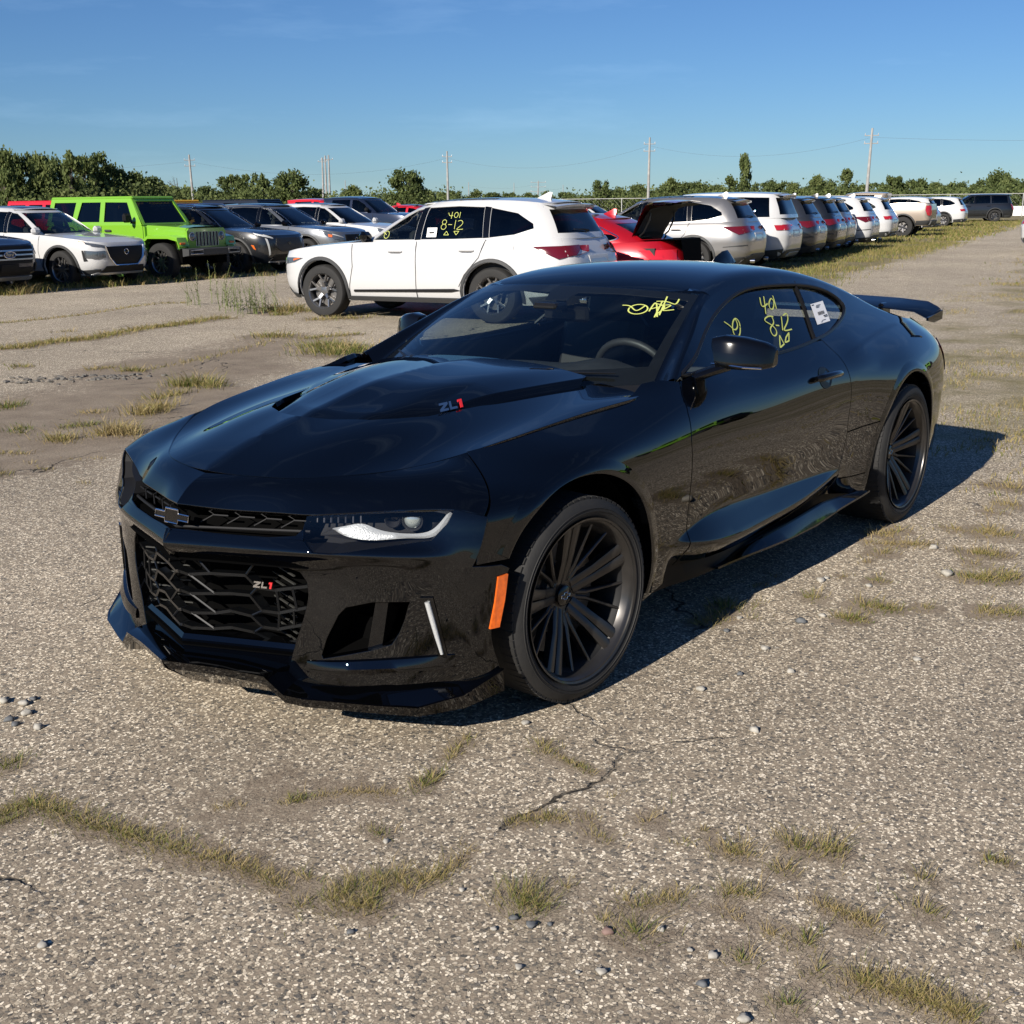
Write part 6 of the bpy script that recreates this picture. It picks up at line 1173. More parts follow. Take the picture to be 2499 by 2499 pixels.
# ---- where grass, weeds and stones stand on the lot (metres): x, y, radius, blades, height, greenness
TUFTS = [(1.58,0.11,0.055,170,0.028,0.55),(1.56,0.11,0.055,170,0.028,0.55),(1.54,0.11,0.055,170,0.028,0.55),(1.52,0.12,0.055,170,0.028,0.55),(1.49,0.12,0.055,170,0.028,0.55),(1.49,0.15,0.055,170,0.028,0.55),(1.49,0.17,0.055,170,0.028,0.55),(1.48,0.2,0.055,170,0.028,0.55),(1.48,0.22,0.055,170,0.028,0.55),(1.48,0.25,0.055,170,0.028,0.55),(1.47,0.28,0.055,170,0.028,0.55),(1.47,0.31,0.055,170,0.028,0.55),(1.47,0.34,0.055,170,0.028,0.55),(1.46,0.37,0.055,170,0.028,0.55),(1.46,0.39,0.055,170,0.028,0.55),(1.45,0.42,0.055,170,0.028,0.55),(1.44,0.44,0.055,170,0.028,0.55),(1.44,0.47,0.055,170,0.028,0.55),(1.44,0.49,0.055,170,0.028,0.55),(1.43,0.51,0.055,170,0.028,0.55),(1.43,0.54,0.055,170,0.028,0.55),(1.42,0.56,0.055,170,0.028,0.55),(1.42,0.59,0.055,170,0.028,0.55),(1.42,0.62,0.055,170,0.028,0.55),(1.41,0.64,0.055,170,0.028,0.55),(1.41,0.67,0.05,150,0.024,0.32),(1.4,0.69,0.05,150,0.024,0.32),(1.4,0.72,0.05,150,0.024,0.32),(1.39,0.74,0.05,150,0.024,0.32),(1.38,0.76,0.05,150,0.024,0.32),(1.38,0.78,0.05,150,0.024,0.32),(1.38,0.8,0.05,150,0.024,0.32),(1.37,0.83,0.05,150,0.024,0.32),(1.37,0.85,0.05,150,0.024,0.32),(1.37,0.87,0.05,150,0.024,0.32),(1.37,0.89,0.05,150,0.024,0.32),(1.37,0.92,0.05,150,0.024,0.32),(1.37,0.94,0.05,150,0.024,0.32),(1.37,0.96,0.05,150,0.024,0.32),(1.37,0.99,0.05,150,0.024,0.32),(1.4,1.08,0.035,120,0.035,0.5),(1.31,1.01,0.035,120,0.035,0.5),(1.34,1.12,0.055,210,0.042,0.5),(1.3,1.12,0.055,210,0.042,0.5),(1.32,1.19,0.055,210,0.042,0.5),(1.28,1.19,0.055,210,0.042,0.5),(1.26,1.12,0.055,210,0.042,0.5),(1.22,1.15,0.055,210,0.042,0.5),(1.31,1.22,0.055,210,0.042,0.5),(1.34,1.16,0.055,210,0.042,0.5),(1.18,1.18,0.04,160,0.055,0.35),(1.2,1.23,0.04,160,0.055,0.35),(1.15,1.24,0.04,160,0.055,0.35),(1.12,1.26,0.04,160,0.055,0.35),(1.08,1.26,0.03,60,0.025,0.1),(1.05,1.26,0.03,60,0.025,0.1),(1.03,1.25,0.03,60,0.025,0.1),(1,1.24,0.03,60,0.025,0.1),(0.97,1.23,0.03,60,0.025,0.1),(1.06,0.68,0.03,110,0.025,0.6),(1.05,0.69,0.03,110,0.025,0.6),(1.03,0.7,0.03,110,0.025,0.6),(1,0.72,0.03,90,0.016,0.12),(0.98,0.73,0.03,90,0.016,0.12),(0.96,0.75,0.03,90,0.016,0.12),(0.94,0.76,0.03,90,0.016,0.12),(0.93,0.78,0.03,90,0.016,0.12),(0.91,0.8,0.03,90,0.016,0.12),(0.9,0.81,0.03,90,0.016,0.12),(0.89,0.83,0.03,90,0.016,0.12),(0.88,0.85,0.03,90,0.016,0.12),(0.87,0.88,0.03,90,0.016,0.12),(0.78,0.91,0.05,220,0.04,0.75),(0.73,0.9,0.04,150,0.04,0.7),(0.61,0.86,0.025,80,0.03,0.4),(0.57,0.84,0.025,80,0.03,0.4),(0.53,0.83,0.025,80,0.03,0.4),(0.48,0.81,0.025,80,0.03,0.4),(1.05,1,0.045,170,0.03,0.65),(1.21,0.55,0.025,50,0.02,0.2),(1.19,0.56,0.025,50,0.02,0.2),(1.18,0.57,0.025,50,0.02,0.2),(1.16,0.59,0.025,50,0.02,0.2),(1.41,-0.15,0.06,170,0.04,0.8),(1.38,-0.16,0.05,120,0.04,0.8),(1.61,0.15,0.05,130,0.03,0.6),(1.59,0.16,0.05,130,0.03,0.6),(0.38,1.03,0.035,130,0.035,0.45),(0.41,1.07,0.035,130,0.035,0.45),(0.42,1.13,0.02,90,0.02,0.5),(0.42,1.16,0.02,90,0.02,0.5),(0.43,1.19,0.02,90,0.02,0.5),(0.43,1.21,0.02,90,0.02,0.5),(0.44,1.24,0.02,90,0.02,0.5),(0.52,1.37,0.025,50,0.02,0.3),(0.8,1.24,0.035,100,0.025,0.35),(0.78,1.26,0.035,100,0.025,0.35),(0.76,1.27,0.035,100,0.025,0.35),(0.74,1.29,0.035,100,0.025,0.35),(0.73,1.3,0.035,100,0.025,0.35),(0.72,1.32,0.035,100,0.025,0.35),(0.7,1.33,0.035,100,0.025,0.35),(0.66,1.39,0.04,110,0.025,0.2),(0.73,1.46,0.05,130,0.035,0.45),(0.58,1.52,0.05,100,0.03,0.15),(0.63,1.65,0.03,70,0.025,0.4),(0.54,1.66,0.03,70,0.025,0.4),(0.6,1.75,0.045,130,0.045,0.35),(0.6,1.77,0.045,130,0.045,0.35),(0.59,1.8,0.045,130,0.045,0.35),(0.47,1.88,0.055,150,0.05,0.5),(0.47,1.91,0.055,150,0.05,0.5),(0.45,1.95,0.055,150,0.05,0.5),(0.44,1.98,0.055,150,0.05,0.5),(0.6,1.91,0.045,150,0.045,0.4),(0.77,1.85,0.035,90,0.035,0.5),(0.76,1.86,0.035,90,0.035,0.5),(0.75,1.88,0.035,90,0.035,0.5),(0.74,1.9,0.035,90,0.035,0.5),(0.94,1.67,0.04,80,0.03,0.4),(0.94,1.69,0.04,80,0.03,0.4),(0.94,1.71,0.04,80,0.03,0.4),(0.92,1.72,0.04,80,0.03,0.4),(0.91,1.73,0.04,80,0.03,0.4),(0.89,1.75,0.04,80,0.03,0.4),(0.87,1.76,0.04,80,0.03,0.4),(0.86,1.77,0.04,80,0.03,0.4),(0.83,1.77,0.04,80,0.03,0.4),(1.07,1.46,0.06,220,0.055,0.65),(1.08,1.5,0.06,220,0.055,0.65),(1.08,1.53,0.06,220,0.055,0.65),(1.1,1.49,0.06,220,0.055,0.65),(0.97,1.53,0.035,80,0.03,0.4),(1.04,1.67,0.035,80,0.03,0.5),(1.03,1.76,0.055,240,0.05,0.7),(0.83,1.87,0.03,60,0.02,0.05),(0.84,1.89,0.03,60,0.02,0.05),(0.85,1.92,0.03,60,0.02,0.05),(0.68,2.04,0.035,90,0.028,0.25),(0.68,2.06,0.035,90,0.028,0.25),(0.69,2.08,0.035,90,0.028,0.25),(0.69,2.1,0.035,90,0.028,0.25),(0.69,2.12,0.035,90,0.028,0.25),(0.69,2.13,0.035,90,0.028,0.25),(0.69,2.15,0.035,90,0.028,0.25),(0.7,2.17,0.035,90,0.028,0.25),(0.43,2.19,0.035,110,0.03,0.4),(0.57,2.25,0.045,150,0.035,0.6),(0.25,2.29,0.03,70,0.03,0.5),(0.25,2.31,0.03,70,0.03,0.5),(0.25,2.33,0.03,70,0.03,0.5),(0.84,2.08,0.05,190,0.045,0.6),(0.92,2.14,0.04,120,0.035,0.45),(0.98,2,0.04,140,0.03,0.65),(1.06,2.14,0.05,190,0.03,0.85),(0.86,1.99,0.03,60,0.02,0.15),(0.86,2.01,0.03,60,0.02,0.15),(0.85,2.03,0.03,60,0.02,0.15),(0.91,2.21,0.05,130,0.035,0.35),(0.91,2.23,0.05,130,0.035,0.35),(0.9,2.24,0.05,130,0.035,0.35),(0.9,2.26,0.05,130,0.035,0.35),(0.9,2.27,0.05,130,0.035,0.35),(0.9,2.29,0.05,130,0.035,0.35),(0.89,2.3,0.05,130,0.035,0.35),(0.89,2.31,0.05,130,0.035,0.35),(0.89,2.33,0.05,130,0.035,0.35),(0.89,2.34,0.05,130,0.035,0.35),(0.89,2.35,0.05,130,0.035,0.35),(0.89,2.37,0.05,130,0.035,0.35),(0.89,2.38,0.05,130,0.035,0.35),(0.89,2.39,0.05,130,0.035,0.35),(0.89,2.41,0.05,130,0.035,0.35),(0.88,2.42,0.05,130,0.035,0.35),(0.88,2.43,0.05,130,0.035,0.35),(0.88,2.45,0.05,130,0.035,0.35),(0.58,2.46,0.03,80,0.03,0.2),(-1.11,0.84,0.06,150,0.05,0.7),(-1.09,0.88,0.06,150,0.05,0.7),(-1.01,0.87,0.06,150,0.05,0.7),(-0.84,0.87,0.05,90,0.03,0.4),(-0.88,0.87,0.05,90,0.03,0.4),(-0.91,0.87,0.05,90,0.03,0.4),(-0.92,0.89,0.05,90,0.03,0.4),(-0.93,0.91,0.05,90,0.03,0.4),(-0.94,0.93,0.05,90,0.03,0.4),(-1.03,1.01,0.05,60,0.025,0.4),(-1.19,0.95,0.05,60,0.025,0.4),(-1.43,0.84,0.05,60,0.025,0.4),(-1.59,0.83,0.05,60,0.025,0.4),(-1.41,1.09,0.07,160,0.04,0.65),(-1.43,1.31,0.09,200,0.045,0.6),(-1.44,1.36,0.06,110,0.035,0.6),(-1.44,1.38,0.06,110,0.035,0.6),(-1.45,1.4,0.06,110,0.035,0.6),(-1.45,1.42,0.06,110,0.035,0.6),(-1.24,1.29,0.06,120,0.03,0.55),(-1.24,1.31,0.06,120,0.03,0.55),(-1.25,1.32,0.06,120,0.03,0.55),(-1.25,1.34,0.06,120,0.03,0.55),(-1.26,1.35,0.06,120,0.03,0.55),(-1.54,1.51,0.07,110,0.03,0.5),(-1.63,1.7,0.08,90,0.035,0.4),(-1.63,1.71,0.08,90,0.035,0.4),(-1.64,1.73,0.08,90,0.035,0.4),(-1.67,1.78,0.08,90,0.035,0.5),(-1.67,1.79,0.08,90,0.035,0.5),(-1.68,1.81,0.08,90,0.035,0.5),(-1.68,1.83,0.08,90,0.035,0.5),(-1.78,1.22,0.06,100,0.03,0.6),(-1.75,1.08,0.06,60,0.02,0.3),(-2.02,1.08,0.06,60,0.03,0.2),(-2.19,1.08,0.08,120,0.04,0.35),(-2.49,0.9,0.09,70,0.035,0.2),(-2.5,0.92,0.09,70,0.035,0.2),(-2.5,0.94,0.09,70,0.035,0.2),(-2.5,0.97,0.09,70,0.035,0.2),(-2.54,0.98,0.09,70,0.035,0.2),(-2.58,0.99,0.09,70,0.035,0.2),(-2.62,1,0.09,70,0.035,0.2),(-2.33,0.98,0.09,60,0.03,0.12),(-2.34,1,0.09,60,0.03,0.12),(-2.35,1.02,0.09,60,0.03,0.12),(-2.36,1.04,0.09,60,0.03,0.12),(-2.37,1.05,0.09,60,0.03,0.12),(-2.38,1.07,0.09,60,0.03,0.12),(-2.39,1.09,0.09,60,0.03,0.12),(-2.4,1.11,0.09,60,0.03,0.12),(-2.41,1.12,0.09,60,0.03,0.12),(-2.42,1.14,0.09,60,0.03,0.12),(-2.43,1.16,0.09,60,0.03,0.12),(-2.44,1.18,0.09,60,0.03,0.12),(-2.44,1.2,0.09,60,0.03,0.12),(-2.84,1.34,0.12,90,0.05,0.3),(-2.83,1.36,0.12,90,0.05,0.3),(-2.83,1.38,0.12,90,0.05,0.3),(-2.83,1.4,0.12,90,0.05,0.3),(-2.82,1.43,0.12,90,0.05,0.3),(-2.82,1.45,0.12,90,0.05,0.3),(-2.44,1.42,0.09,80,0.04,0.3),(-2.45,1.44,0.09,80,0.04,0.3),(-2.46,1.46,0.09,80,0.04,0.3),(-2.46,1.47,0.09,80,0.04,0.3),(-2.47,1.49,0.09,80,0.04,0.3),(-2.48,1.51,0.09,80,0.04,0.3),(-2.27,1.47,0.08,70,0.03,0.2),(-2.05,1.5,0.08,110,0.045,0.5),(-2.05,1.53,0.08,110,0.045,0.5),(-2.06,1.55,0.08,110,0.045,0.5),(-2.06,1.58,0.08,110,0.045,0.5),(-2.09,1.6,0.08,110,0.045,0.5),(-2.11,1.63,0.08,110,0.045,0.5),(-2.13,1.66,0.08,110,0.045,0.5),(-2.16,1.68,0.08,110,0.045,0.5),(-2.8,1.19,0.1,60,0.03,0.2),(-2.8,1.22,0.1,60,0.03,0.2),(-2.8,1.25,0.1,60,0.03,0.2),(-3.26,1.23,0.1,60,0.04,0.25),(-3.24,1.27,0.1,60,0.04,0.25),(-3.46,1.27,0.12,70,0.05,0.25),(-3.46,1.3,0.12,70,0.05,0.25),(-3.46,1.33,0.12,70,0.05,0.25),(-3.88,1.1,0.15,70,0.05,0.2),(-3.88,1.13,0.15,70,0.05,0.2),(-3.88,1.16,0.15,70,0.05,0.2),(-3.88,1.19,0.15,70,0.05,0.2),(-3.88,1.21,0.15,70,0.05,0.2),(-2.23,1.58,0.08,60,0.03,0.3),(-6.38,-13.46,0.1,45,0.05,0.35),(-6.48,-13.47,0.1,45,0.05,0.35),(-6.57,-13.47,0.1,45,0.05,0.35),(-6.67,-13.47,0.1,45,0.05,0.35),(-6.76,-13.48,0.1,45,0.05,0.35),(-6.86,-13.48,0.1,45,0.05,0.35),(-6.96,-13.48,0.1,45,0.05,0.35),(-7.06,-13.49,0.1,45,0.05,0.35),(-7.16,-13.49,0.1,45,0.05,0.35),(-7.28,-13.52,0.1,45,0.05,0.35),(-7.4,-13.55,0.1,45,0.05,0.35),(-7.52,-13.58,0.1,45,0.05,0.35),(-7.65,-13.61,0.1,45,0.05,0.35),(-7.78,-13.63,0.1,45,0.05,0.35),(-7.91,-13.66,0.1,45,0.05,0.35),(-8.04,-13.69,0.1,45,0.05,0.35),(-8.22,-13.79,0.1,45,0.05,0.35),(-8.4,-13.88,0.1,45,0.05,0.35),(-8.59,-13.98,0.1,45,0.05,0.35),(-8.78,-14.08,0.1,45,0.05,0.35),(-8.97,-14.19,0.1,45,0.05,0.35),(-9.13,-14.23,0.1,45,0.05,0.35),(-9.28,-14.28,0.1,45,0.05,0.35),(-9.44,-14.32,0.1,45,0.05,0.35),(-9.6,-14.37,0.1,45,0.05,0.35),(-9.77,-14.42,0.1,45,0.05,0.35),(-9.93,-14.46,0.1,45,0.05,0.35),(-9.98,-14.37,0.1,45,0.05,0.35),(-10.03,-14.28,0.1,45,0.05,0.35),(-10.08,-14.2,0.1,45,0.05,0.35),(-10.13,-14.11,0.1,45,0.05,0.35),(-4.57,-10.37,0.22,80,0.07,0.45),(-4.62,-10.35,0.22,80,0.07,0.45),(-4.68,-10.32,0.22,80,0.07,0.45),(-4.74,-10.29,0.22,80,0.07,0.45),(-4.82,-10.32,0.22,80,0.07,0.45),(-4.9,-10.35,0.22,80,0.07,0.45),(-4.98,-10.38,0.22,80,0.07,0.45),(-5.07,-10.41,0.22,80,0.07,0.45),(-5.16,-10.44,0.22,80,0.07,0.45),(-5.24,-10.47,0.22,80,0.07,0.45),(-5.33,-10.5,0.22,80,0.07,0.45),(-5.42,-10.54,0.22,80,0.07,0.45),(-5.47,-10.51,0.22,80,0.07,0.45),(-5.53,-10.49,0.22,80,0.07,0.45),(-5.59,-10.47,0.22,80,0.07,0.45),(-5.64,-10.45,0.22,80,0.07,0.45),(-5.7,-10.42,0.22,80,0.07,0.45),(-5.75,-10.4,0.22,80,0.07,0.45),(-5.85,-10.45,0.22,80,0.07,0.45),(-5.95,-10.5,0.22,80,0.07,0.45),(-6.05,-10.55,0.22,80,0.07,0.45),(-6.16,-10.6,0.22,80,0.07,0.45),(-6.26,-10.66,0.22,80,0.07,0.45),(-6.36,-10.69,0.22,80,0.07,0.45),(-6.45,-10.73,0.22,80,0.07,0.45),(-6.55,-10.77,0.22,80,0.07,0.45),(-6.65,-10.81,0.22,80,0.07,0.45),(-6.75,-10.85,0.22,80,0.07,0.45),(-6.85,-10.89,0.22,80,0.07,0.45),(-6.96,-10.93,0.22,80,0.07,0.45),(-7.04,-10.94,0.22,80,0.07,0.45),(-7.13,-10.95,0.22,80,0.07,0.45),(-7.22,-10.96,0.22,80,0.07,0.45),(-7.3,-10.98,0.22,80,0.07,0.45),(-7.39,-10.99,0.22,80,0.07,0.45),(-7.48,-11,0.22,80,0.07,0.45),(-7.57,-11.02,0.22,80,0.07,0.45),(-7.66,-11.03,0.22,80,0.07,0.45),(-7.78,-11.07,0.22,80,0.07,0.45),(-7.89,-11.11,0.22,80,0.07,0.45),(-8,-11.15,0.22,80,0.07,0.45),(-8.12,-11.19,0.22,80,0.07,0.45),(-8.24,-11.23,0.22,80,0.07,0.45),(-8.36,-11.27,0.22,80,0.07,0.45),(-8.44,-11.27,0.22,80,0.07,0.45),(-8.53,-11.27,0.22,80,0.07,0.45),(-8.62,-11.27,0.22,80,0.07,0.45),(-6.15,-11.54,0.15,50,0.05,0.35),(-6.23,-11.52,0.15,50,0.05,0.35),(-4.35,-7.3,0.12,40,0.05,0.35),(-4.46,-7.33,0.12,40,0.05,0.35),(-4.57,-7.36,0.12,40,0.05,0.35),(-4.68,-7.39,0.12,40,0.05,0.35),(-4.8,-7.43,0.12,40,0.05,0.35),(-4.92,-7.46,0.12,40,0.05,0.35),(-5.04,-7.49,0.12,40,0.05,0.35),(-5.16,-7.53,0.12,40,0.05,0.35),(-5.29,-7.58,0.12,40,0.05,0.35),(-5.41,-7.62,0.12,40,0.05,0.35),(-5.54,-7.67,0.12,40,0.05,0.35),(-5.68,-7.71,0.12,40,0.05,0.35),(-5.81,-7.76,0.12,40,0.05,0.35),(-5.95,-7.81,0.12,40,0.05,0.35),(-6.12,-7.89,0.12,40,0.05,0.35),(-6.28,-7.98,0.12,40,0.05,0.35),(-6.46,-8.07,0.12,40,0.05,0.35),(-6.64,-8.16,0.12,40,0.05,0.35),(-6.82,-8.26,0.12,40,0.05,0.35),(-6.76,-7.39,0.35,260,0.12,0.7),(-6.47,-6.97,0.35,260,0.12,0.7),(-6.33,-6.7,0.35,260,0.12,0.7),(-6.51,-6.74,0.35,260,0.12,0.7),(-6.77,-6.85,0.35,260,0.12,0.7),(-6.62,-6.56,0.35,260,0.12,0.7),(-6.8,-7.15,0.35,260,0.12,0.7),(-7.15,-8.75,0.3,90,0.1,0.5),(-7.19,-8.69,0.3,90,0.1,0.5),(-7.23,-8.63,0.3,90,0.1,0.5),(-7.26,-8.57,0.3,90,0.1,0.5),(-7.27,-8.13,0.2,60,0.06,0.5),(-7.38,-8.1,0.2,60,0.06,0.5),(-7.49,-8.07,0.2,60,0.06,0.5),(-7.6,-8.04,0.2,60,0.06,0.5),(-7.72,-8.01,0.2,60,0.06,0.5),(-7.83,-7.98,0.2,60,0.06,0.5),(-7.94,-7.95,0.2,60,0.06,0.5),(-3.8,-6.1,0.16,170,0.13,0.6),(-3.88,-6.08,0.16,170,0.13,0.6),(-4.05,-6.16,0.16,170,0.13,0.6),(-3.98,-5.93,0.16,170,0.13,0.6),(-3.93,-5.79,0.16,170,0.13,0.6),(-1.98,-4.51,0.12,130,0.13,0.12),(-2.03,-4.49,0.12,130,0.13,0.12),(-2.11,-4.51,0.12,130,0.13,0.12),(-2.06,-4.38,0.12,130,0.13,0.12),(-1.97,-4.59,0.12,130,0.13,0.12),(-1.64,-4.69,0.12,130,0.08,0.35),(-1.63,-4.58,0.12,130,0.08,0.35),(-1.69,-4.61,0.12,130,0.08,0.35),(-1.7,-5.26,0.14,120,0.05,0.8),(-1.78,-5.28,0.14,120,0.05,0.8),(-1.65,-5.12,0.14,120,0.05,0.8),(-2.24,-6.32,0.16,120,0.07,0.75),(-2.3,-6.33,0.16,120,0.07,0.75),(-1.97,-5.07,0.12,80,0.05,0.75),(-2.02,-5.05,0.12,80,0.05,0.75),(-2.06,-5.03,0.12,80,0.05,0.75),(-2.1,-5.02,0.12,80,0.05,0.75),(-2.13,-5,0.12,80,0.05,0.75),(-2.16,-4.98,0.12,80,0.05,0.75),(-2.62,-5.08,0.12,90,0.13,0.25),(-2.66,-5.07,0.12,90,0.13,0.25),(-2.7,-5.06,0.12,90,0.13,0.25),(-2.75,-5.06,0.12,90,0.13,0.25),(-2.83,-5.1,0.12,90,0.13,0.25),(-2.91,-5.15,0.12,90,0.13,0.25),(-3,-5.21,0.12,90,0.13,0.25),(-3.18,-5.63,0.12,60,0.08,0.4),(-3.25,-5.65,0.12,60,0.08,0.4),(-3.33,-5.66,0.12,60,0.08,0.4),(-3.4,-5.67,0.12,60,0.08,0.4),(-3.47,-5.7,0.12,60,0.08,0.4),(-3.55,-5.72,0.12,60,0.08,0.4),(-2.45,-5.51,0.1,50,0.05,0.1),(-2.47,-5.47,0.1,50,0.05,0.1),(-2.49,-5.44,0.1,50,0.05,0.1),(-2.52,-5.4,0.1,50,0.05,0.1),(-4.02,-7.82,0.12,50,0.05,0.3),(-4.07,-7.81,0.12,50,0.05,0.3),(-4.13,-7.8,0.12,50,0.05,0.3),(-4.19,-7.8,0.12,50,0.05,0.3),(-4.25,-7.79,0.12,50,0.05,0.3),(-4.19,-7.42,0.12,80,0.08,0.55),(-4.22,-7.37,0.12,80,0.08,0.55),(-4.25,-7.32,0.12,80,0.08,0.55),(-1.16,-4.55,0.08,50,0.03,0.3),(-1.17,-4.52,0.08,50,0.03,0.3),(-1.19,-4.49,0.08,50,0.03,0.3),(-1.2,-4.45,0.08,50,0.03,0.3),(-1.22,-4.42,0.08,50,0.03,0.3),(-1.24,-4.39,0.08,50,0.03,0.3),(-1.08,-4.07,0.08,60,0.03,0.3),(-1.02,-3.81,0.08,70,0.03,0.4),(-0.8,-3.92,0.08,110,0.05,0.7),(-0.94,-3.26,0.07,50,0.03,0.3),(-1.32,-3.98,0.08,40,0.02,0.1),(-1.35,-3.93,0.08,40,0.02,0.1),(-1.39,-3.88,0.08,40,0.02,0.1),(-1.42,-3.84,0.08,40,0.02,0.1),(-9.72,-19.03,0.25,90,0.28,0.35),(-9.93,-19.18,0.25,90,0.28,0.35),(-9.86,-18.79,0.25,90,0.28,0.35),(-10.08,-18.9,0.25,90,0.28,0.35),(-12.75,-20.59,0.2,80,0.3,0.5),(-12.67,-19.38,0.25,40,0.14,0.4),(-12.83,-19.28,0.25,40,0.14,0.4),(-13,-19.19,0.25,40,0.14,0.4),(-13.17,-19.09,0.25,40,0.14,0.4),(-13.41,-19.14,0.25,40,0.14,0.4),(-13.65,-19.2,0.25,40,0.14,0.4),(-13.9,-19.26,0.25,40,0.14,0.4),(-14.15,-19.31,0.25,40,0.14,0.4),(-14.4,-19.36,0.25,40,0.14,0.4),(-14.65,-19.4,0.25,40,0.14,0.4),(-14.91,-19.45,0.25,40,0.14,0.4),(-15.17,-19.49,0.25,40,0.14,0.4),(-15.43,-19.54,0.25,40,0.14,0.4),(-15.7,-19.59,0.25,40,0.14,0.4),(-15.98,-19.63,0.25,40,0.14,0.4),(-16.13,-19.5,0.25,40,0.14,0.4),(-16.28,-19.37,0.25,40,0.14,0.4),(-16.43,-19.23,0.25,40,0.14,0.4),(-16.58,-19.1,0.25,40,0.14,0.4),(-9.71,-11.48,0.3,120,0.16,0.5),(-9.79,-11.45,0.3,120,0.16,0.5),(-9.87,-11.43,0.3,120,0.16,0.5),(-9.95,-11.4,0.3,120,0.16,0.5),(-10.04,-11.36,0.3,120,0.16,0.5),(-10.13,-11.31,0.3,120,0.16,0.5),(-9.15,-9.93,0.3,60,0.08,0.35),(-9.23,-9.86,0.3,60,0.08,0.35),(-9.32,-9.79,0.3,60,0.08,0.35),(-9.41,-9.73,0.3,60,0.08,0.35),(-9.5,-9.66,0.3,60,0.08,0.35),(-9.58,-9.6,0.3,60,0.08,0.35),(-9.67,-9.53,0.3,60,0.08,0.35),(-9.4,-11.01,0.2,100,0.08,0.55),(-9.45,-10.92,0.2,100,0.08,0.55),(-3.8,-8.71,0.12,60,0.06,0.6),(-3.79,-8.58,0.12,60,0.06,0.6)]
WEEDS = [(-10.03, -13.48, 0.55, 3.0), (-10.41, -13.61, 0.75, 3.0), (-9.93, -13.65, 0.35, 3.0), (-9.26, -11.58, 0.55, 9.0), (-9.55, -12.1, 0.5, 7.0), (-9.34, -11.45, 0.45, 6.0), (-9.96, -11.72, 0.6, 4.0), (-10.11, -12.95, 0.5, 4.0), (-9.53, -11.45, 0.35, 5.0)]
STONES = [(1.15, 1.56, 0.02, 1.0), (1.07, 1.71, 0.02, 2.0), (0.99, 1.8, 0.015, 0.0), (1.2, 1.78, 0.018, 0.0), (1.01, 1.94, 0.019, 0.0), (1.11, 1.97, 0.017, 1.0), (1.29, 1.63, 0.014, 0.0), (1.15, 1.51, 0.016, 1.0), (-0.09, 1.49, 0.024, 0.0), (0.28, 0.89, 0.02, 0.0), (1.02, 1.89, 0.011, 0.0), (1.12, 1.59, 0.01, 1.0), (1.23, 1.74, 0.009, 0.0), (1.16, 2.09, 0.02, 0.0), (1.2, -0.32, 0.024, 0.0), (1.16, -0.45, 0.028, 0.0), (1.12, -0.53, 0.026, 0.0), (1.07, 1.04, 0.014, 0.0), (1.41, 1.25, 0.014, 1.0), (1.15, -0.6, 0.03, 0.0), (1.23, -0.4, 0.02, 1.0), (1.85, 0.74, 0.018, 0.0), (1.21, 1.5, 0.012, 0.0), (1.13, 1.34, 0.012, 0.0), (1.22, -0.45, 0.024, 1.0), (1.08, -0.54, 0.02, 1.0), (-1.63, 1.03, 0.03, 0.0), (-1.68, 1.03, 0.018, 0.0), (-1.68, 1.22, 0.022, 0.0), (-0.75, 1.2, 0.024, 0.0), (-0.6, 1.37, 0.022, 0.0), (-0.28, 1.2, 0.024, 0.0), (-2.03, 1.43, 0.04, 0.0), (-2.41, 1.24, 0.03, 0.0), (-1.21, 1.22, 0.022, 0.0), (-1.0, 0.97, 0.018, 0.0), (-1.1, 1.18, 0.03, 1.0), (-0.84, 1.0, 0.02, 1.0), (-0.96, 1.68, 0.022, 0.0), (-0.48, 1.24, 0.018, 1.0)]
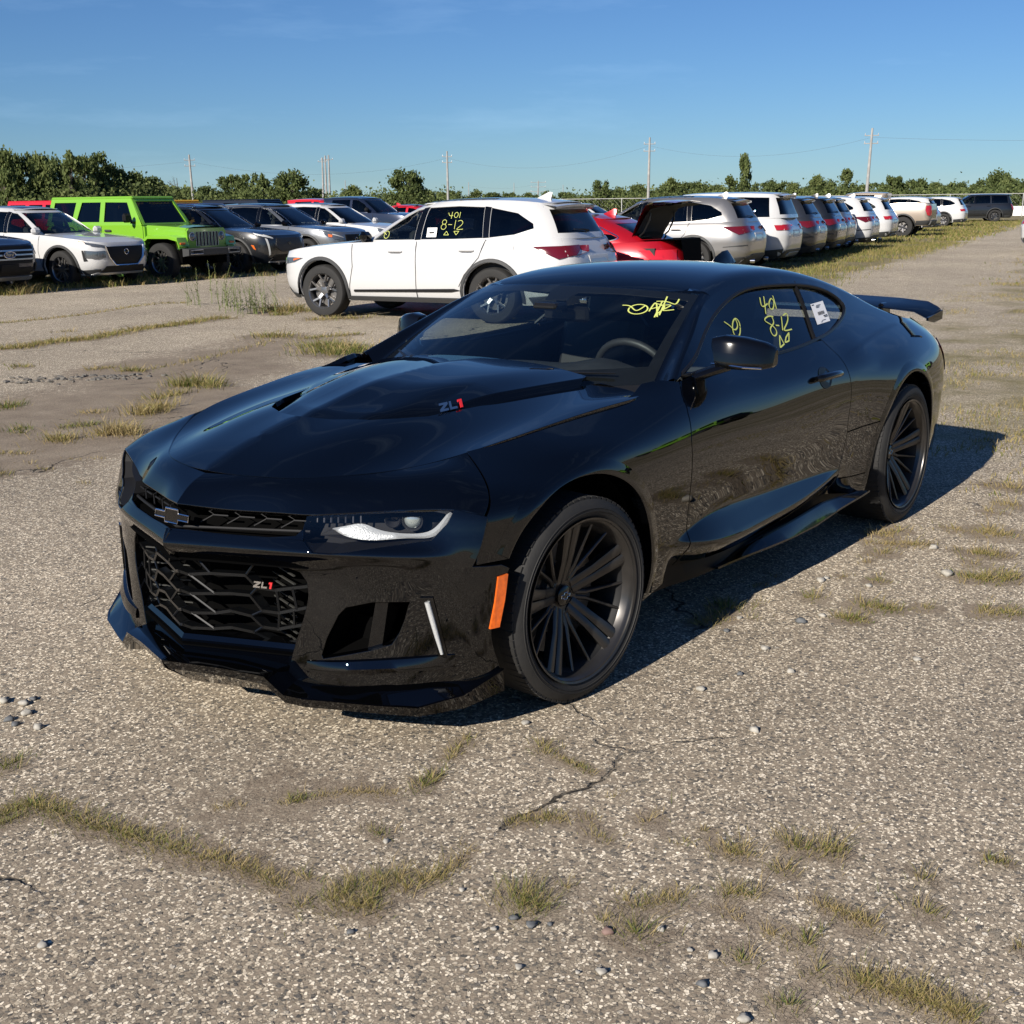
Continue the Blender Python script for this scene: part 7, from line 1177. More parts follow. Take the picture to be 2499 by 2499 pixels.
TREES = [(-58.1, -100.2, 6.58, 2.3, 0, 'leafy tree at the left edge of the picture'), (-61.9, -103.8, 6.83, 2.9, 1, 'broad dark tree second from the left edge'), (-61.8, -100.3, 6.48, 2.5, 0, 'pale leafed tree third from the left edge'), (-66.0, -104.8, 6.32, 2.2, 1, 'dark rounded tree right of the pale leafed one at left'), (-61.8, -95.6, 6.49, 1.1, 2, 'slender upright tree rising above the left thicket'), (-66.6, -100.8, 6.34, 2.5, 0, 'broad light green tree behind the lime off-roader'), (-69.5, -102.4, 6.77, 1.8, 1, 'tall dark tree above the red off-roader roof'), (-71.7, -103.3, 5.78, 2.2, 1, 'lower dark tree right of the tall one in the left thicket'), (-73.1, -102.3, 4.96, 2.6, 0, 'rounded bush-like tree at the right end of the left thicket'), (-77.2, -105.5, 4.9, 1.7, 1, 'small dark tree closing the left thicket'), (-81.4, -108.6, 4.42, 1.5, 2, 'thin ragged tree just left of the bare one'), (-88.7, -115.6, 5.14, 3.1, 3, 'bare leafless tree left of the nearest utility pole'), (-82.1, -108.1, 3.73, 2.4, 0, None), (-89.5, -115.0, 3.87, 2.3, 0, None), (-91.0, -113.8, 3.96, 2.1, 1, None), (-95.2, -116.8, 3.59, 2.2, 0, None), (-93.5, -111.8, 5.36, 2.7, 1, 'rounded tree left of the slim pair, behind the black crossover'), (-95.0, -110.5, 5.27, 1.4, 2, 'slim tree, left one of the pair'), (-96.2, -109.5, 5.3, 1.9, 2, 'slim tree, right one of the pair'), (-94.9, -103.9, 5.47, 3.4, 1, 'big round tree left of the triple poles'), (-121.1, -127.3, 4.18, 2.5, 1, None), (-120.1, -128.2, 3.68, 2.3, 0, None), (-103.7, -102.3, 3.92, 1.9, 0, 'small light green tree above the dark blue pickup'), (-108.2, -97.6, 5.6, 3.5, 1, 'big round tree standing alone right of the dark blue pickup'), (-139.6, -122.4, 3.95, 2.7, 1, None), (-148.7, -127.2, 3.55, 2.5, 0, None), (-150.0, -125.6, 3.73, 2.8, 1, None), (-155.9, -126.5, 3.75, 3.2, 0, None), (-157.6, -124.3, 3.51, 2.9, 1, None), (-159.5, -121.8, 3.39, 3.2, 1, None), (-161.4, -119.4, 3.35, 2.9, 0, None), (-159.2, -113.9, 3.36, 2.8, 0, None), (-160.9, -111.5, 3.41, 3.1, 1, None), (-162.3, -109.5, 2.86, 2.5, 1, None), (-143.0, -93.3, 4.61, 2.5, 1, 'rounded tree left of the tall pole, above the silver sedan'), (-148.4, -94.2, 3.59, 3.1, 0, None), (-149.9, -91.9, 3.95, 3.4, 0, None), (-155.6, -92.2, 3.31, 3.2, 1, None), (-143.8, -82.5, 4.74, 2.9, 0, 'pointed tree right of the tall pole'), (-148.9, -83.7, 4.18, 2.5, 2, None), (-149.8, -82.1, 4.29, 2.5, 1, None), (-155.0, -83.1, 3.56, 2.5, 0, None), (-148.3, -74.2, 7.77, 2.6, 2, 'tallest open-crowned tree of the right belt'), (-147.6, -75.6, 4.89, 1.7, 2, 'short tree just left of the tallest open-crowned tree'), (-159.7, -84.9, 3.81, 3.9, 0, None), (-154.4, -84.2, 4.35, 2.0, 1, None), (-162.9, -78.7, 4.18, 3.1, 1, None), (-168.2, -79.1, 4.47, 3.2, 1, None), (-164.8, -74.6, 4.0, 2.8, 0, None), (-170.1, -75.1, 3.68, 2.4, 1, None), (-152.4, -65.8, 4.83, 2.1, 0, 'pointed light green tree left of the leaning pole'), (-157.7, -66.2, 4.13, 1.9, 0, None), (-153.9, -62.3, 5.51, 2.1, 2, 'tall tree close left of the leaning pole'), (-163.7, -64.6, 3.65, 2.5, 1, None), (-169.1, -64.5, 3.91, 3.1, 1, None), (-165.1, -61.2, 3.42, 2.0, 0, None), (-156.1, -56.6, 4.67, 2.6, 1, 'tree with twin tops right of the leaning pole'), (-158.9, -54.9, 4.24, 2.6, 1, 'dark rounded tree above the last white SUV'), (-159.6, -52.7, 3.71, 1.7, 0, None), (-158.1, -51.0, 3.11, 2.4, 0, None), (-153.8, -48.2, 3.65, 2.8, 1, 'broad dark tree above the black full-size SUV'), (-147.7, -44.0, 3.14, 2.4, 0, None), (-140.4, -40.8, 3.59, 2.5, 1, None), (-138.9, -38.7, 4.48, 2.5, 1, 'highest tree of the dark hump at the far right'), (-131.6, -35.2, 3.5, 2.1, 0, None), (-127.0, -32.9, 3.33, 1.7, 1, 'dark tree cut by the right edge')]
POLES = [(-80.6, -102.9, 6.86, -80.7, -102.8, 2.87, 2, 'wooden utility pole with two short arms, left of the small tree group'), (-108.2, -111.9, 7.45, -108.1, -112.0, 2.72, 1, 'leftmost of three close grey poles'), (-108.5, -111.7, 7.67, -108.4, -111.7, 2.72, 1, 'middle one of three close grey poles'), (-108.8, -111.4, 7.74, -108.7, -111.4, 2.72, 1, 'rightmost of three close grey poles'), (-103.6, -87.6, 7.27, -103.6, -87.6, 2.23, 2, 'utility pole with two arms above the roof of the white side-on crossover'), (-166.3, -121.1, 5.25, -166.2, -121.2, 2.7, 3, 'short utility pole with three stacked crossarms'), (-99.5, -59.2, 7.46, -99.5, -59.3, 2.1, 2, 'tall slim pole above the open trunk of the red sedan'), (-94.5, -35.7, 7.07, -94.4, -35.9, 1.88, 2, 'tallest pole, leaning, behind the beige pickup'), (-166.9, -136.6, 5.3, -166.9, -136.6, 2.73, 0, 'thin distant pole left of the stacked-arm one'), (-179.8, -136.5, 5.28, -179.8, -136.5, 3.36, 0, 'thin distant pole next to the stacked-arm one'), (-185.1, -129.3, 4.84, -185.1, -129.3, 2.82, 0, 'thin distant pole right of the stacked-arm one'), (-138.5, -138.3, 5.44, -138.4, -138.3, 3.56, 0, 'thin distant pole right of the three close poles')]
BARRIERS = [(-116.6, -33.1), (-116.9, -31.9), (-117.4, -30.3)]
FENCE = [(-108.0, -36.8), (-108.8, -34.5), (-110.2, -29.9), (-110.7, -28.2), (-111.3, -26.0)]
# ================================================================ GROUND
def vnoise(x, y, s, seed=0):
    """cheap smooth value noise in numpy, 0..1"""
    x = np.asarray(x)*s; y = np.asarray(y)*s; xi = np.floor(x).astype(int); yi = np.floor(y).astype(int); fx = x-xi; fy = y-yi; fx = fx*fx*(3-2*fx); fy = fy*fy*(3-2*fy)
    h = lambda a, b: (np.sin(a*127.1+b*311.7+seed*74.7)*43758.5453) % 1.0
    return (h(xi,yi)*(1-fx)+h(xi+1,yi)*fx)*(1-fy)+(h(xi,yi+1)*(1-fx)+h(xi+1,yi+1)*fx)*fy
def lines_(c0, c1, d, far):
    a = list(np.arange(c0, c1+1e-6, d)); up, dn = [c1], [c0]; k = d
    while up[-1] < far: k *= 1.22; up.append(up[-1]+k)
    k = d
    while dn[-1] > -far: k *= 1.22; dn.append(dn[-1]-k)
    return np.array(sorted(set(np.round(dn[1:]+a+up[1:], 4))))
GX = lines_(-9.0, 3.2, .06, 2500); GY = lines_(-9.0, 3.0, .06, 2500); gx, gy = np.meshgrid(GX, GY, indexing='ij')
tu = np.array(TUFTS); soil = np.zeros_like(gx)
for t in tu:
    r = max(.05, t[2]*1.25); ix = np.where(np.abs(GX-t[0]) < 2.6*r)[0]; iy = np.where(np.abs(GY-t[1]) < 2.6*r)[0]
    if len(ix) and len(iy):
        sl = np.ix_(ix, iy); d2 = ((gx[sl]-t[0])**2+(gy[sl]-t[1])**2)/(r*r); soil[sl] = np.maximum(soil[sl], np.exp(-d2*.8)*min(1, t[3]/90))
def blob(x, y, rx, ry, a=1., ang=0.):
    c, s = math.cos(ang), math.sin(ang); u = (gx-x)*c+(gy-y)*s; v = -(gx-x)*s+(gy-y)*c; return a*np.exp(-((u/rx)**2+(v/ry)**2))
n1 = vnoise(gx,gy,.9,1)*.6+vnoise(gx,gy,2.3,2)*.4
dirt = blob(-4.3,-6.6,2.6,1.5,.9,.5)+blob(-2.0,-5.6,1.6,1.3,.85)+blob(1.15,.62,.45,.34,.75)+blob(1.05,1.95,.5,.35,.6)+blob(-6.5,-8.0,2.5,1.0,.5,.4)+blob(-1.0,-4.2,1.0,.8,.6)+blob(2.0,1.9,.35,.3,.4)
soil = np.clip(np.maximum(soil, dirt*(.45+.9*n1)), 0, 1)
# row strips of grass under and behind the parked rows, and the worn verge right of the lane
u2 = np.array([math.cos(R(192)), math.sin(R(192))]); rel = lambda px, py: ((gx-px)*u2[0]+(gy-py)*u2[1], -(gx-px)*u2[1]+(gy-py)*u2[0])
al, ac = rel(-10.0,-7.3); n2 = vnoise(gx,gy,.5,5)*.5+vnoise(gx,gy,1.7,6)*.5
grassy = sm(3.0,9.0,al)*(1-sm(1.6,3.2,-ac-.0+1.2*(n2-.5)))*sm(-9.,-7.5,-ac)
al3, ac3 = rel(-10.0,-7.3); right = sm(4.4,6.4,-ac3+1.8*(n2-.5))*sm(-9.,-5.,al3)*.60
leftrow = sm(-21.5,-19.6,-gy*0-(-gy)*-1)*0
lr = 1-sm(-19.9,-18.9,gy-.17*(gx+12)); behind = np.where(gx < 4, lr*.75, lr*.5)
far_ = sm(60,110,np.hypot(gx,gy))
grassy = np.clip(np.maximum(np.maximum(grassy, right), np.maximum(behind, far_*.9)), 0, 1)
hz = (vnoise(gx,gy,1.3,9)-.5)*.012*np.exp(-(np.hypot(gx+2,gy+2)/40)**2)
b = MB(); nx, ny = gx.shape; idx = np.arange(nx*ny).reshape(nx, ny); me = bpy.data.meshes.new('ground')
V = np.stack([gx, gy, np.where((np.abs(gx+1.4)<2.8)&(np.abs(gy)<1.3), 0, np.minimum(hz,0))], -1).reshape(-1,3); F_ = np.stack([idx[:-1,:-1], idx[1:,:-1], idx[1:,1:], idx[:-1,1:]], -1).reshape(-1,4)
me.from_pydata(V.tolist(), [], F_.tolist()); me.polygons.foreach_set('use_smooth', [True]*len(me.polygons))
for nm, arr in (('soil', soil), ('grassy', grassy)):
    a = me.attributes.new(nm, 'FLOAT', 'POINT'); a.data.foreach_set('value', arr.reshape(-1).astype(np.float32))
me.update()
def ground_mat():
    m = bpy.data.materials.new('weathered_exposed_aggregate'); m.use_nodes = True; n = m.node_tree.nodes; l = m.node_tree.links; bs = n['Principled BSDF']
    N = lambda t, **k: (lambda x: ([setattr(x, a, v) for a, v in k.items()], x)[1])(n.new(t))
    tc = N('ShaderNodeTexCoord'); P_ = tc.outputs['Object']
    def noise(s, d=4, r=.55, vec=None): q = N('ShaderNodeTexNoise'); q.inputs['Scale'].default_value = s; q.inputs['Detail'].default_value = d; q.inputs['Roughness'].default_value = r; l.new(vec or P_, q.inputs['Vector']); return q.outputs[0]
    def vor(s, feat='F1', vec=None): q = N('ShaderNodeTexVoronoi', feature=feat); q.inputs['Scale'].default_value = s; l.new(vec or P_, q.inputs['Vector']); return q
    def mr(v, a, b_, c=0., d=1.): q = N('ShaderNodeMapRange'); q.inputs[1].default_value = a; q.inputs[2].default_value = b_; q.inputs[3].default_value = c; q.inputs[4].default_value = d; l.new(v, q.inputs[0]); return q.outputs[0]
    def ramp(v, els):
        q = N('ShaderNodeValToRGB'); cr = q.color_ramp
        while len(cr.elements) < len(els): cr.elements.new(.5)
        for e_, (p, c) in zip(cr.elements, els): e_.position = p; e_.color = (*c, 1)
        l.new(v, q.inputs[0]); return q.outputs[0]
    def mix(f, a, b_, mode='MIX'):
        q = N('ShaderNodeMix', data_type='RGBA', blend_type=mode); 
        if isinstance(f, float): q.inputs[0].default_value = f
        else: l.new(f, q.inputs[0])
        for k, s in ((6, a), (7, b_)):
            if isinstance(s, tuple): q.inputs[k].default_value = (*s, 1)
            else: l.new(s, q.inputs[k])
        return q.outputs[2]
    def math_(op, a, b_=None):
        q = N('ShaderNodeMath', operation=op)
        for k, s in ((0,a),(1,b_)):
            if s is None: continue
            if isinstance(s, (int,float)): q.inputs[k].default_value = s
            else: l.new(s, q.inputs[k])
        return q.outputs[0]
    # slightly warped coordinates so the stones are not all convex cells
    wv = N('ShaderNodeTexNoise'); wv.inputs['Scale'].default_value = 120; l.new(P_, wv.inputs['Vector']); wadd = N('ShaderNodeVectorMath', operation='MULTIPLY_ADD'); l.new(wv.outputs['Color'], wadd.inputs[0]); wadd.inputs[1].default_value = (.006,.006,.006); l.new(P_, wadd.inputs[2]); W_ = wadd.outputs[0]
    v1 = vor(122, 'F1', W_); e1 = vor(122, 'DISTANCE_TO_EDGE', W_); sep = N('ShaderNodeSeparateColor'); l.new(v1.outputs['Color'], sep.inputs[0])
    stone1 = ramp(sep.outputs[0], [(0,(.07,.07,.07)),(.10,(.13,.125,.115)),(.34,(.28,.25,.205)),(.60,(.46,.41,.335)),(.86,(.72,.66,.555)),(1,(.84,.79,.69))])
    binder = ramp(noise(160, 3), [(.3,(.17,.146,.118)),(.7,(.32,.278,.225))])
    is1 = math_('MULTIPLY', mr(e1.outputs['Distance'], .03, .10), mr(sep.outputs[1], .30, .34))
    col = mix(is1, binder, stone1)
    v2 = vor(52, 'F1', W_); s2 = N('ShaderNodeSeparateColor'); l.new(v2.outputs['Color'], s2.inputs[0]); stone2 = ramp(s2.outputs[0], [(0,(.11,.11,.11)),(.4,(.20,.185,.165)),(.75,(.36,.33,.28)),(1,(.62,.59,.53))])
    is2 = math_('MULTIPLY', mr(v2.outputs['Distance'], .42, .34), mr(s2.outputs[1], .82, .86)); col = mix(is2, col, stone2)
    # small shift of tone over metres
    tone = mr(math_('ADD', math_('MULTIPLY', noise(.35, 5), .6), math_('MULTIPLY', noise(2.2, 4), .4)), .33, .67, .82, 1.22); vm = N('ShaderNodeVectorMath', operation='SCALE'); l.new(col, vm.inputs[0]); l.new(tone, vm.inputs['Scale']); vw = N('ShaderNodeVectorMath', operation='MULTIPLY'); l.new(vm.outputs[0], vw.inputs[0]); vw.inputs[1].default_value = (1.15,1.085,.985); col = vw.outputs[0]
    # soil and short dead stuff in the joints
    sa = N('ShaderNodeAttribute', attribute_name='soil').outputs['Fac']; ga = N('ShaderNodeAttribute', attribute_name='grassy').outputs['Fac']
    nz = noise(14, 6, .65); nzf = noise(90, 4, .6); soilm = mr(math_('ADD', sa, math_('MULTIPLY', math_('ADD', nz, -.5), 1.1)), .42, .62)
    soilc = ramp(math_('ADD', math_('MULTIPLY', nzf, .6), math_('MULTIPLY', noise(3.0, 4), .4)), [(.28,(.11,.083,.058)),(.5,(.24,.19,.138)),(.72,(.38,.32,.24))]); col = mix(math_('MULTIPLY', soilm, .88), col, soilc)
    # cracks
    wn_ = N('ShaderNodeTexNoise'); wn_.inputs['Scale'].default_value = 1.6; wn_.inputs['Detail'].default_value = 5; l.new(P_, wn_.inputs['Vector']); wa = N('ShaderNodeVectorMath', operation='MULTIPLY_ADD'); l.new(wn_.outputs['Color'], wa.inputs[0]); wa.inputs[1].default_value = (.8,.8,0); l.new(P_, wa.inputs[2])
    ce = vor(.42, 'DISTANCE_TO_EDGE', wa.outputs[0]).outputs['Distance']; cr_ = math_('MULTIPLY', mr(ce, .0032, .0010), mr(noise(.9, 2), .50, .56)); col = mix(math_('MULTIPLY', cr_, .85), col, (.02,.018,.015))
    # thin grass and moss as ground colour far off
    gm = mr(math_('ADD', ga, math_('MULTIPLY', math_('ADD', noise(.9, 6, .65), -.5), 1.5)), .40, .75); gcol = ramp(math_('ADD', math_('MULTIPLY', noise(6, 5), .5), math_('MULTIPLY', noise(60, 3), .5)), [(.30,(.10,.09,.035)),(.5,(.19,.16,.065)),(.70,(.31,.255,.13))]); col = mix(math_('MULTIPLY', gm, .85), col, gcol)
    l.new(col, bs.inputs['Base Color']); bs.inputs['Roughness'].default_value = .88; bs.inputs['Specular IOR Level'].default_value = .3
    hgt = math_('ADD', math_('MULTIPLY', is1, math_('ADD', .35, math_('MULTIPLY', sep.outputs[2], .65))), math_('MULTIPLY', is2, 1.1)); hgt = math_('ADD', hgt, math_('MULTIPLY', cr_, -3.0)); hgt = math_('ADD', hgt, math_('MULTIPLY', nzf, .5))
    bp = N('ShaderNodeBump'); bp.inputs['Strength'].default_value = .9; bp.inputs['Distance'].default_value = .006; l.new(hgt, bp.inputs['Height'])
    l.new(bp.outputs[0], bs.inputs['Normal']); return m
tag(new_obj('ground', me, None, ground_mat()), kind='structure')
# ================================================================ GRASS
def tint_mat(name, ramp_els, rough=.7, transl=0.):
    m = bpy.data.materials.new(name); m.use_nodes = True; n = m.node_tree.nodes; l = m.node_tree.links; bs = n['Principled BSDF']; a = n.new('ShaderNodeAttribute'); a.attribute_name = 'tint'; r = n.new('ShaderNodeValToRGB')
    while len(r.color_ramp.elements) < len(ramp_els): r.color_ramp.elements.new(.5)
    for e_, (p, c) in zip(r.color_ramp.elements, ramp_els): e_.position = p; e_.color = (*c, 1)
    l.new(a.outputs['Fac'], r.inputs[0]); l.new(r.outputs[0], bs.inputs['Base Color']); bs.inputs['Roughness'].default_value = rough; bs.inputs['Specular IOR Level'].default_value = .25
    if transl:
        tr = n.new('ShaderNodeBsdfTranslucent'); mx = n.new('ShaderNodeMixShader'); mx.inputs[0].default_value = transl; l.new(r.outputs[0], tr.inputs[0]); l.new(bs.outputs[0], mx.inputs[1]); l.new(tr.outputs[0], mx.inputs[2]); l.new(mx.outputs[0], n['Material Output'].inputs[0])
    return m
M_GRASS = tint_mat('grass_blades', [(0,(.39,.30,.15)),(.3,(.29,.235,.085)),(.6,(.165,.18,.042)),(1,(.085,.15,.028))], .7, .3)
def blades(name, base, hgt, lean, width, tint, label):
    """base (n,3), hgt (n), lean (n,2) sideways drift of the tip, width (n)"""
    n = len(base); a = RNG.uniform(0, 2*np.pi, n); sd = np.stack([np.cos(a), np.sin(a), 0*a], 1)*width[:,None]*.5; ln = np.concatenate([lean, 0*lean[:,:1]], 1); up = np.array([0,0,1.])
    mid = base+ln*.35+up*(hgt*.62)[:,None]; tip = base+ln+up*hgt[:,None]*RNG.uniform(.75,1.05,n)[:,None]
    V = np.stack([base-sd, base+sd, mid+sd*.75, mid-sd*.75, tip], 1).reshape(-1,3); k = np.arange(n)*5
    F = [tuple(q) for q in np.stack([k, k+1, k+2, k+3], 1).tolist()]+[tuple(q) for q in np.stack([k+3, k+2, k+4], 1).tolist()]
    me = bpy.data.meshes.new(name); me.from_pydata(V.tolist(), [], F); at_ = me.attributes.new('tint', 'FLOAT', 'POINT'); at_.data.foreach_set('value', np.repeat(tint, 5).astype(np.float32)); me.update()
    return tag(new_obj(name, me, None, M_GRASS), label, 'grass', kind='stuff')
B_, H_, L_, W_, T_ = [], [], [], [], []
for x, y, r, n, h, gr in TUFTS:
    n = int(n*(.46 if h < .06 else .75)); h = h*.74; gr = gr*.82; a = RNG.uniform(0, 2*np.pi, n); rr = r*np.abs(RNG.normal(0, .62, n)); ex_ = RNG.uniform(.6,1.5); B_.append(np.stack([x+rr*np.cos(a)*ex_, y+rr*np.sin(a)/ex_, 0*a-.002], 1)); hh = h*RNG.uniform(.30,1.2,n); dry = RNG.uniform(0,1,n) < .16; hh = np.where(dry, hh*RNG.uniform(1.1,2.0,n), hh); H_.append(hh)
    ang = a+RNG.normal(0,.7,n); ll = hh*RNG.uniform(.4,1.8,n); L_.append(np.stack([ll*np.cos(ang), ll*np.sin(ang)], 1)); d = math.hypot(x-3.1, y-3.0); W_.append(np.full(n, max(.0014, .00062*d**.9))*RNG.uniform(.7,1.4,n)); T_.append(np.clip(np.where(dry, .05, gr)+RNG.normal(0,.22,n), 0, 1))
blades('grass_tufts', np.concatenate(B_), np.concatenate(H_), np.concatenate(L_), np.concatenate(W_), np.concatenate(T_), 'short green and straw coloured grass growing in the pavement cracks')
# looser cover on the verge and along the rows
def scatter(n, xr, yr, dens, h0, h1, w, g0, seed, cl=1.0):
    rg = np.random.default_rng(seed); x = rg.uniform(*xr, n); y = rg.uniform(*yr, n); k = rg.uniform(0,1,n) < dens(x, y); x, y = x[k], y[k]; m_ = len(x); a = rg.uniform(0,6.28,m_); h = rg.uniform(h0,h1,m_); ll = h*rg.uniform(.2,1.1,m_)
    return np.stack([x,y,0*x-.002],1), h, np.stack([ll*np.cos(a), ll*np.sin(a)],1), np.full(m_, w)*rg.uniform(.7,1.4,m_), np.clip(g0+rg.normal(0,.2,m_),0,1)
def row_d(x, y): al = (x+10.0)*u2[0]+(y+7.3)*u2[1]; ac = -(x+10.0)*u2[1]+(y+7.3)*u2[0]; return al, -ac
def d_right(x, y):
    al, ac = row_d(x, y); nn = vnoise(x,y,.8,3)*.5+vnoise(x,y,2.6,4)*.5; return np.clip((nn-.50)*4,0,1)*sm(4.6,6.6,ac)*(1-sm(15,22,ac))*sm(-9.5,-6,al)
def d_row(x, y):
    al, ac = row_d(x, y); nn = vnoise(x,y,.7,7)*.5+vnoise(x,y,2.2,8)*.5; return np.clip((nn-.36)*4,0,1)*sm(4,9,al)*(1-sm(1.8,3.2,ac))*sm(-7,-5,ac)
def d_left(x, y): nn = vnoise(x,y,.8,13)*.5+vnoise(x,y,2.4,14)*.5; q = y-.17*(x+12); return np.clip((nn-.45)*4,0,1)*(1-sm(-19.4,-18.7,q))*sm(-24,-22,q)
sets = [scatter(110000,(-22,-3.6),(-4.5,3),d_right,.015,.05,.006,.28,21), scatter(60000,(-60,-20),(-20,0),d_right,.03,.09,.02,.3,22), scatter(120000,(-46,-13),(-20,-5),d_row,.04,.14,.012,.42,23), scatter(60000,(-90,-44),(-30,-12),d_row,.06,.16,.035,.42,24), scatter(60000,(-26,-5),(-23,-17.5),d_left,.05,.20,.010,.4,25)]
blades('verge_grass', *[np.concatenate([s[k] for s in sets]) for k in range(5)], 'thin dry grass along the parked rows and the verge of the lane')
# tall weeds standing by the front wheel of the white crossover
for i, (x, y, h, n) in enumerate(WEEDS):
    b_, hh, ll, ww, tt = [], [], [], [], []
    mbw = MB(); lv = []
    for k in range(int(n)):
        px_, py_ = x+RNG.normal(0,.12), y+RNG.normal(0,.12); hk = h*RNG.uniform(.6,1.1); dx, dy = RNG.normal(0,.10,2); P_ = [(px_+dx*t**2, py_+dy*t**2, hk*t) for t in np.linspace(0,1,7)]; mbw.tube(P_, [.006*(1-.7*t) for t in np.linspace(0,1,7)], n=4)
        for t in np.linspace(.12,1,int(26*hk/.5)+6):
            c = np.array([px_+dx*t*t, py_+dy*t*t, hk*t]); a = RNG.uniform(0,6.28); L = RNG.uniform(.03,.09)*(1.15-t*.7); e1 = np.array([math.cos(a),math.sin(a),RNG.uniform(.1,.7)])*L; e2 = np.array([-math.sin(a),math.cos(a),0])*L*.16; mbw.add([c, c+e1*.5+e2, c+e1, c+e1*.5-e2], [(0,1,2,3)])
    o = mbw.build('weed_plant', mat('weed_green', (.14,.17,.05), .7, noise=(5,.35)), None, smooth=None); tag(o, ['tall thin weed stalk on the kerb line left of the white crossover','tallest weed stalk left of the white crossover','short weed at the left end of the weeds by the white crossover','bushy weed clump in front of the white crossover wheel','leaning weed clump just left of the bushy one','low weed clump close to the white crossover bumper','slender weed stalk nearest the white crossover bumper','weed between the tall stalks and the bushy clump','small weed at the foot of the bushy clump'][i], 'weed', 'weeds beside the white crossover')
# loose stones
for i, (x, y, r, k) in enumerate(STONES):
    r *= .62
    me = bpy.data.meshes.new('loose_stone'); u = 8; v = 5; V = [(0,0,r*.62)]; 
    for j in range(1, v):
        for q in range(u): a = 2*math.pi*q/u; e_ = math.pi*j/v; rr = r*(1+.22*math.sin(3*a+i)+.12*math.cos(5*e_+i*2)); V.append((rr*math.sin(e_)*math.cos(a)*1.15, rr*math.sin(e_)*math.sin(a), rr*.62*math.cos(e_)))
    V.append((0,0,-r*.62)); F = [(0,1+q,1+(q+1)%u) for q in range(u)]+[(1+(j-1)*u+q, 1+j*u+q, 1+j*u+(q+1)%u, 1+(j-1)*u+(q+1)%u) for j in range(1,v-1) for q in range(u)]+[(len(V)-1, 1+(v-2)*u+(q+1)%u, 1+(v-2)*u+q) for q in range(u)]
    me.from_pydata(V, [], F); me.polygons.foreach_set('use_smooth', [True]*len(me.polygons)); me.update(); o = new_obj('loose_stone', me, None, [mat('pale_pebble', (.34,.32,.28), .85, noise=(60,.2)), mat('dark_pebble', (.10,.105,.11), .7, noise=(60,.2)), mat('reddish_pebble', (.20,.13,.11), .8)][int(k)]); o.location = (x, y, r*.35); o.rotation_euler = (0,0,i*1.7)
    tag(o, ['pale loose pebble lying on the pavement','dark loose pebble lying on the pavement','reddish loose pebble lying by a grass tuft'][int(k)], 'stone', ['pale loose pebbles','dark loose pebbles','reddish pebble'][int(k)])
# broken asphalt edge in the left middle ground
b = MB(); rg = np.random.default_rng(3)
for k in range(110):
    t = rg.uniform(0,1); x = -3.05-1.0*t+rg.normal(0,.10); y = -7.75+.75*t+rg.normal(0,.14); s = rg.uniform(.010,.032); b.box((x,y,s*.15), (s*2,s*1.6,s*.7), rot=Matrix.Rotation(rg.uniform(0,3),4,'Z') @ Matrix.Rotation(rg.normal(0,.35),4,'X'), bev=s*.25)
tag(b.build('asphalt_rubble', mat('dark_broken_asphalt', (.12,.11,.095), .9, noise=(20,.3))), 'dark broken asphalt crumbs along a crack in the left middle ground', 'rubble', kind='stuff')
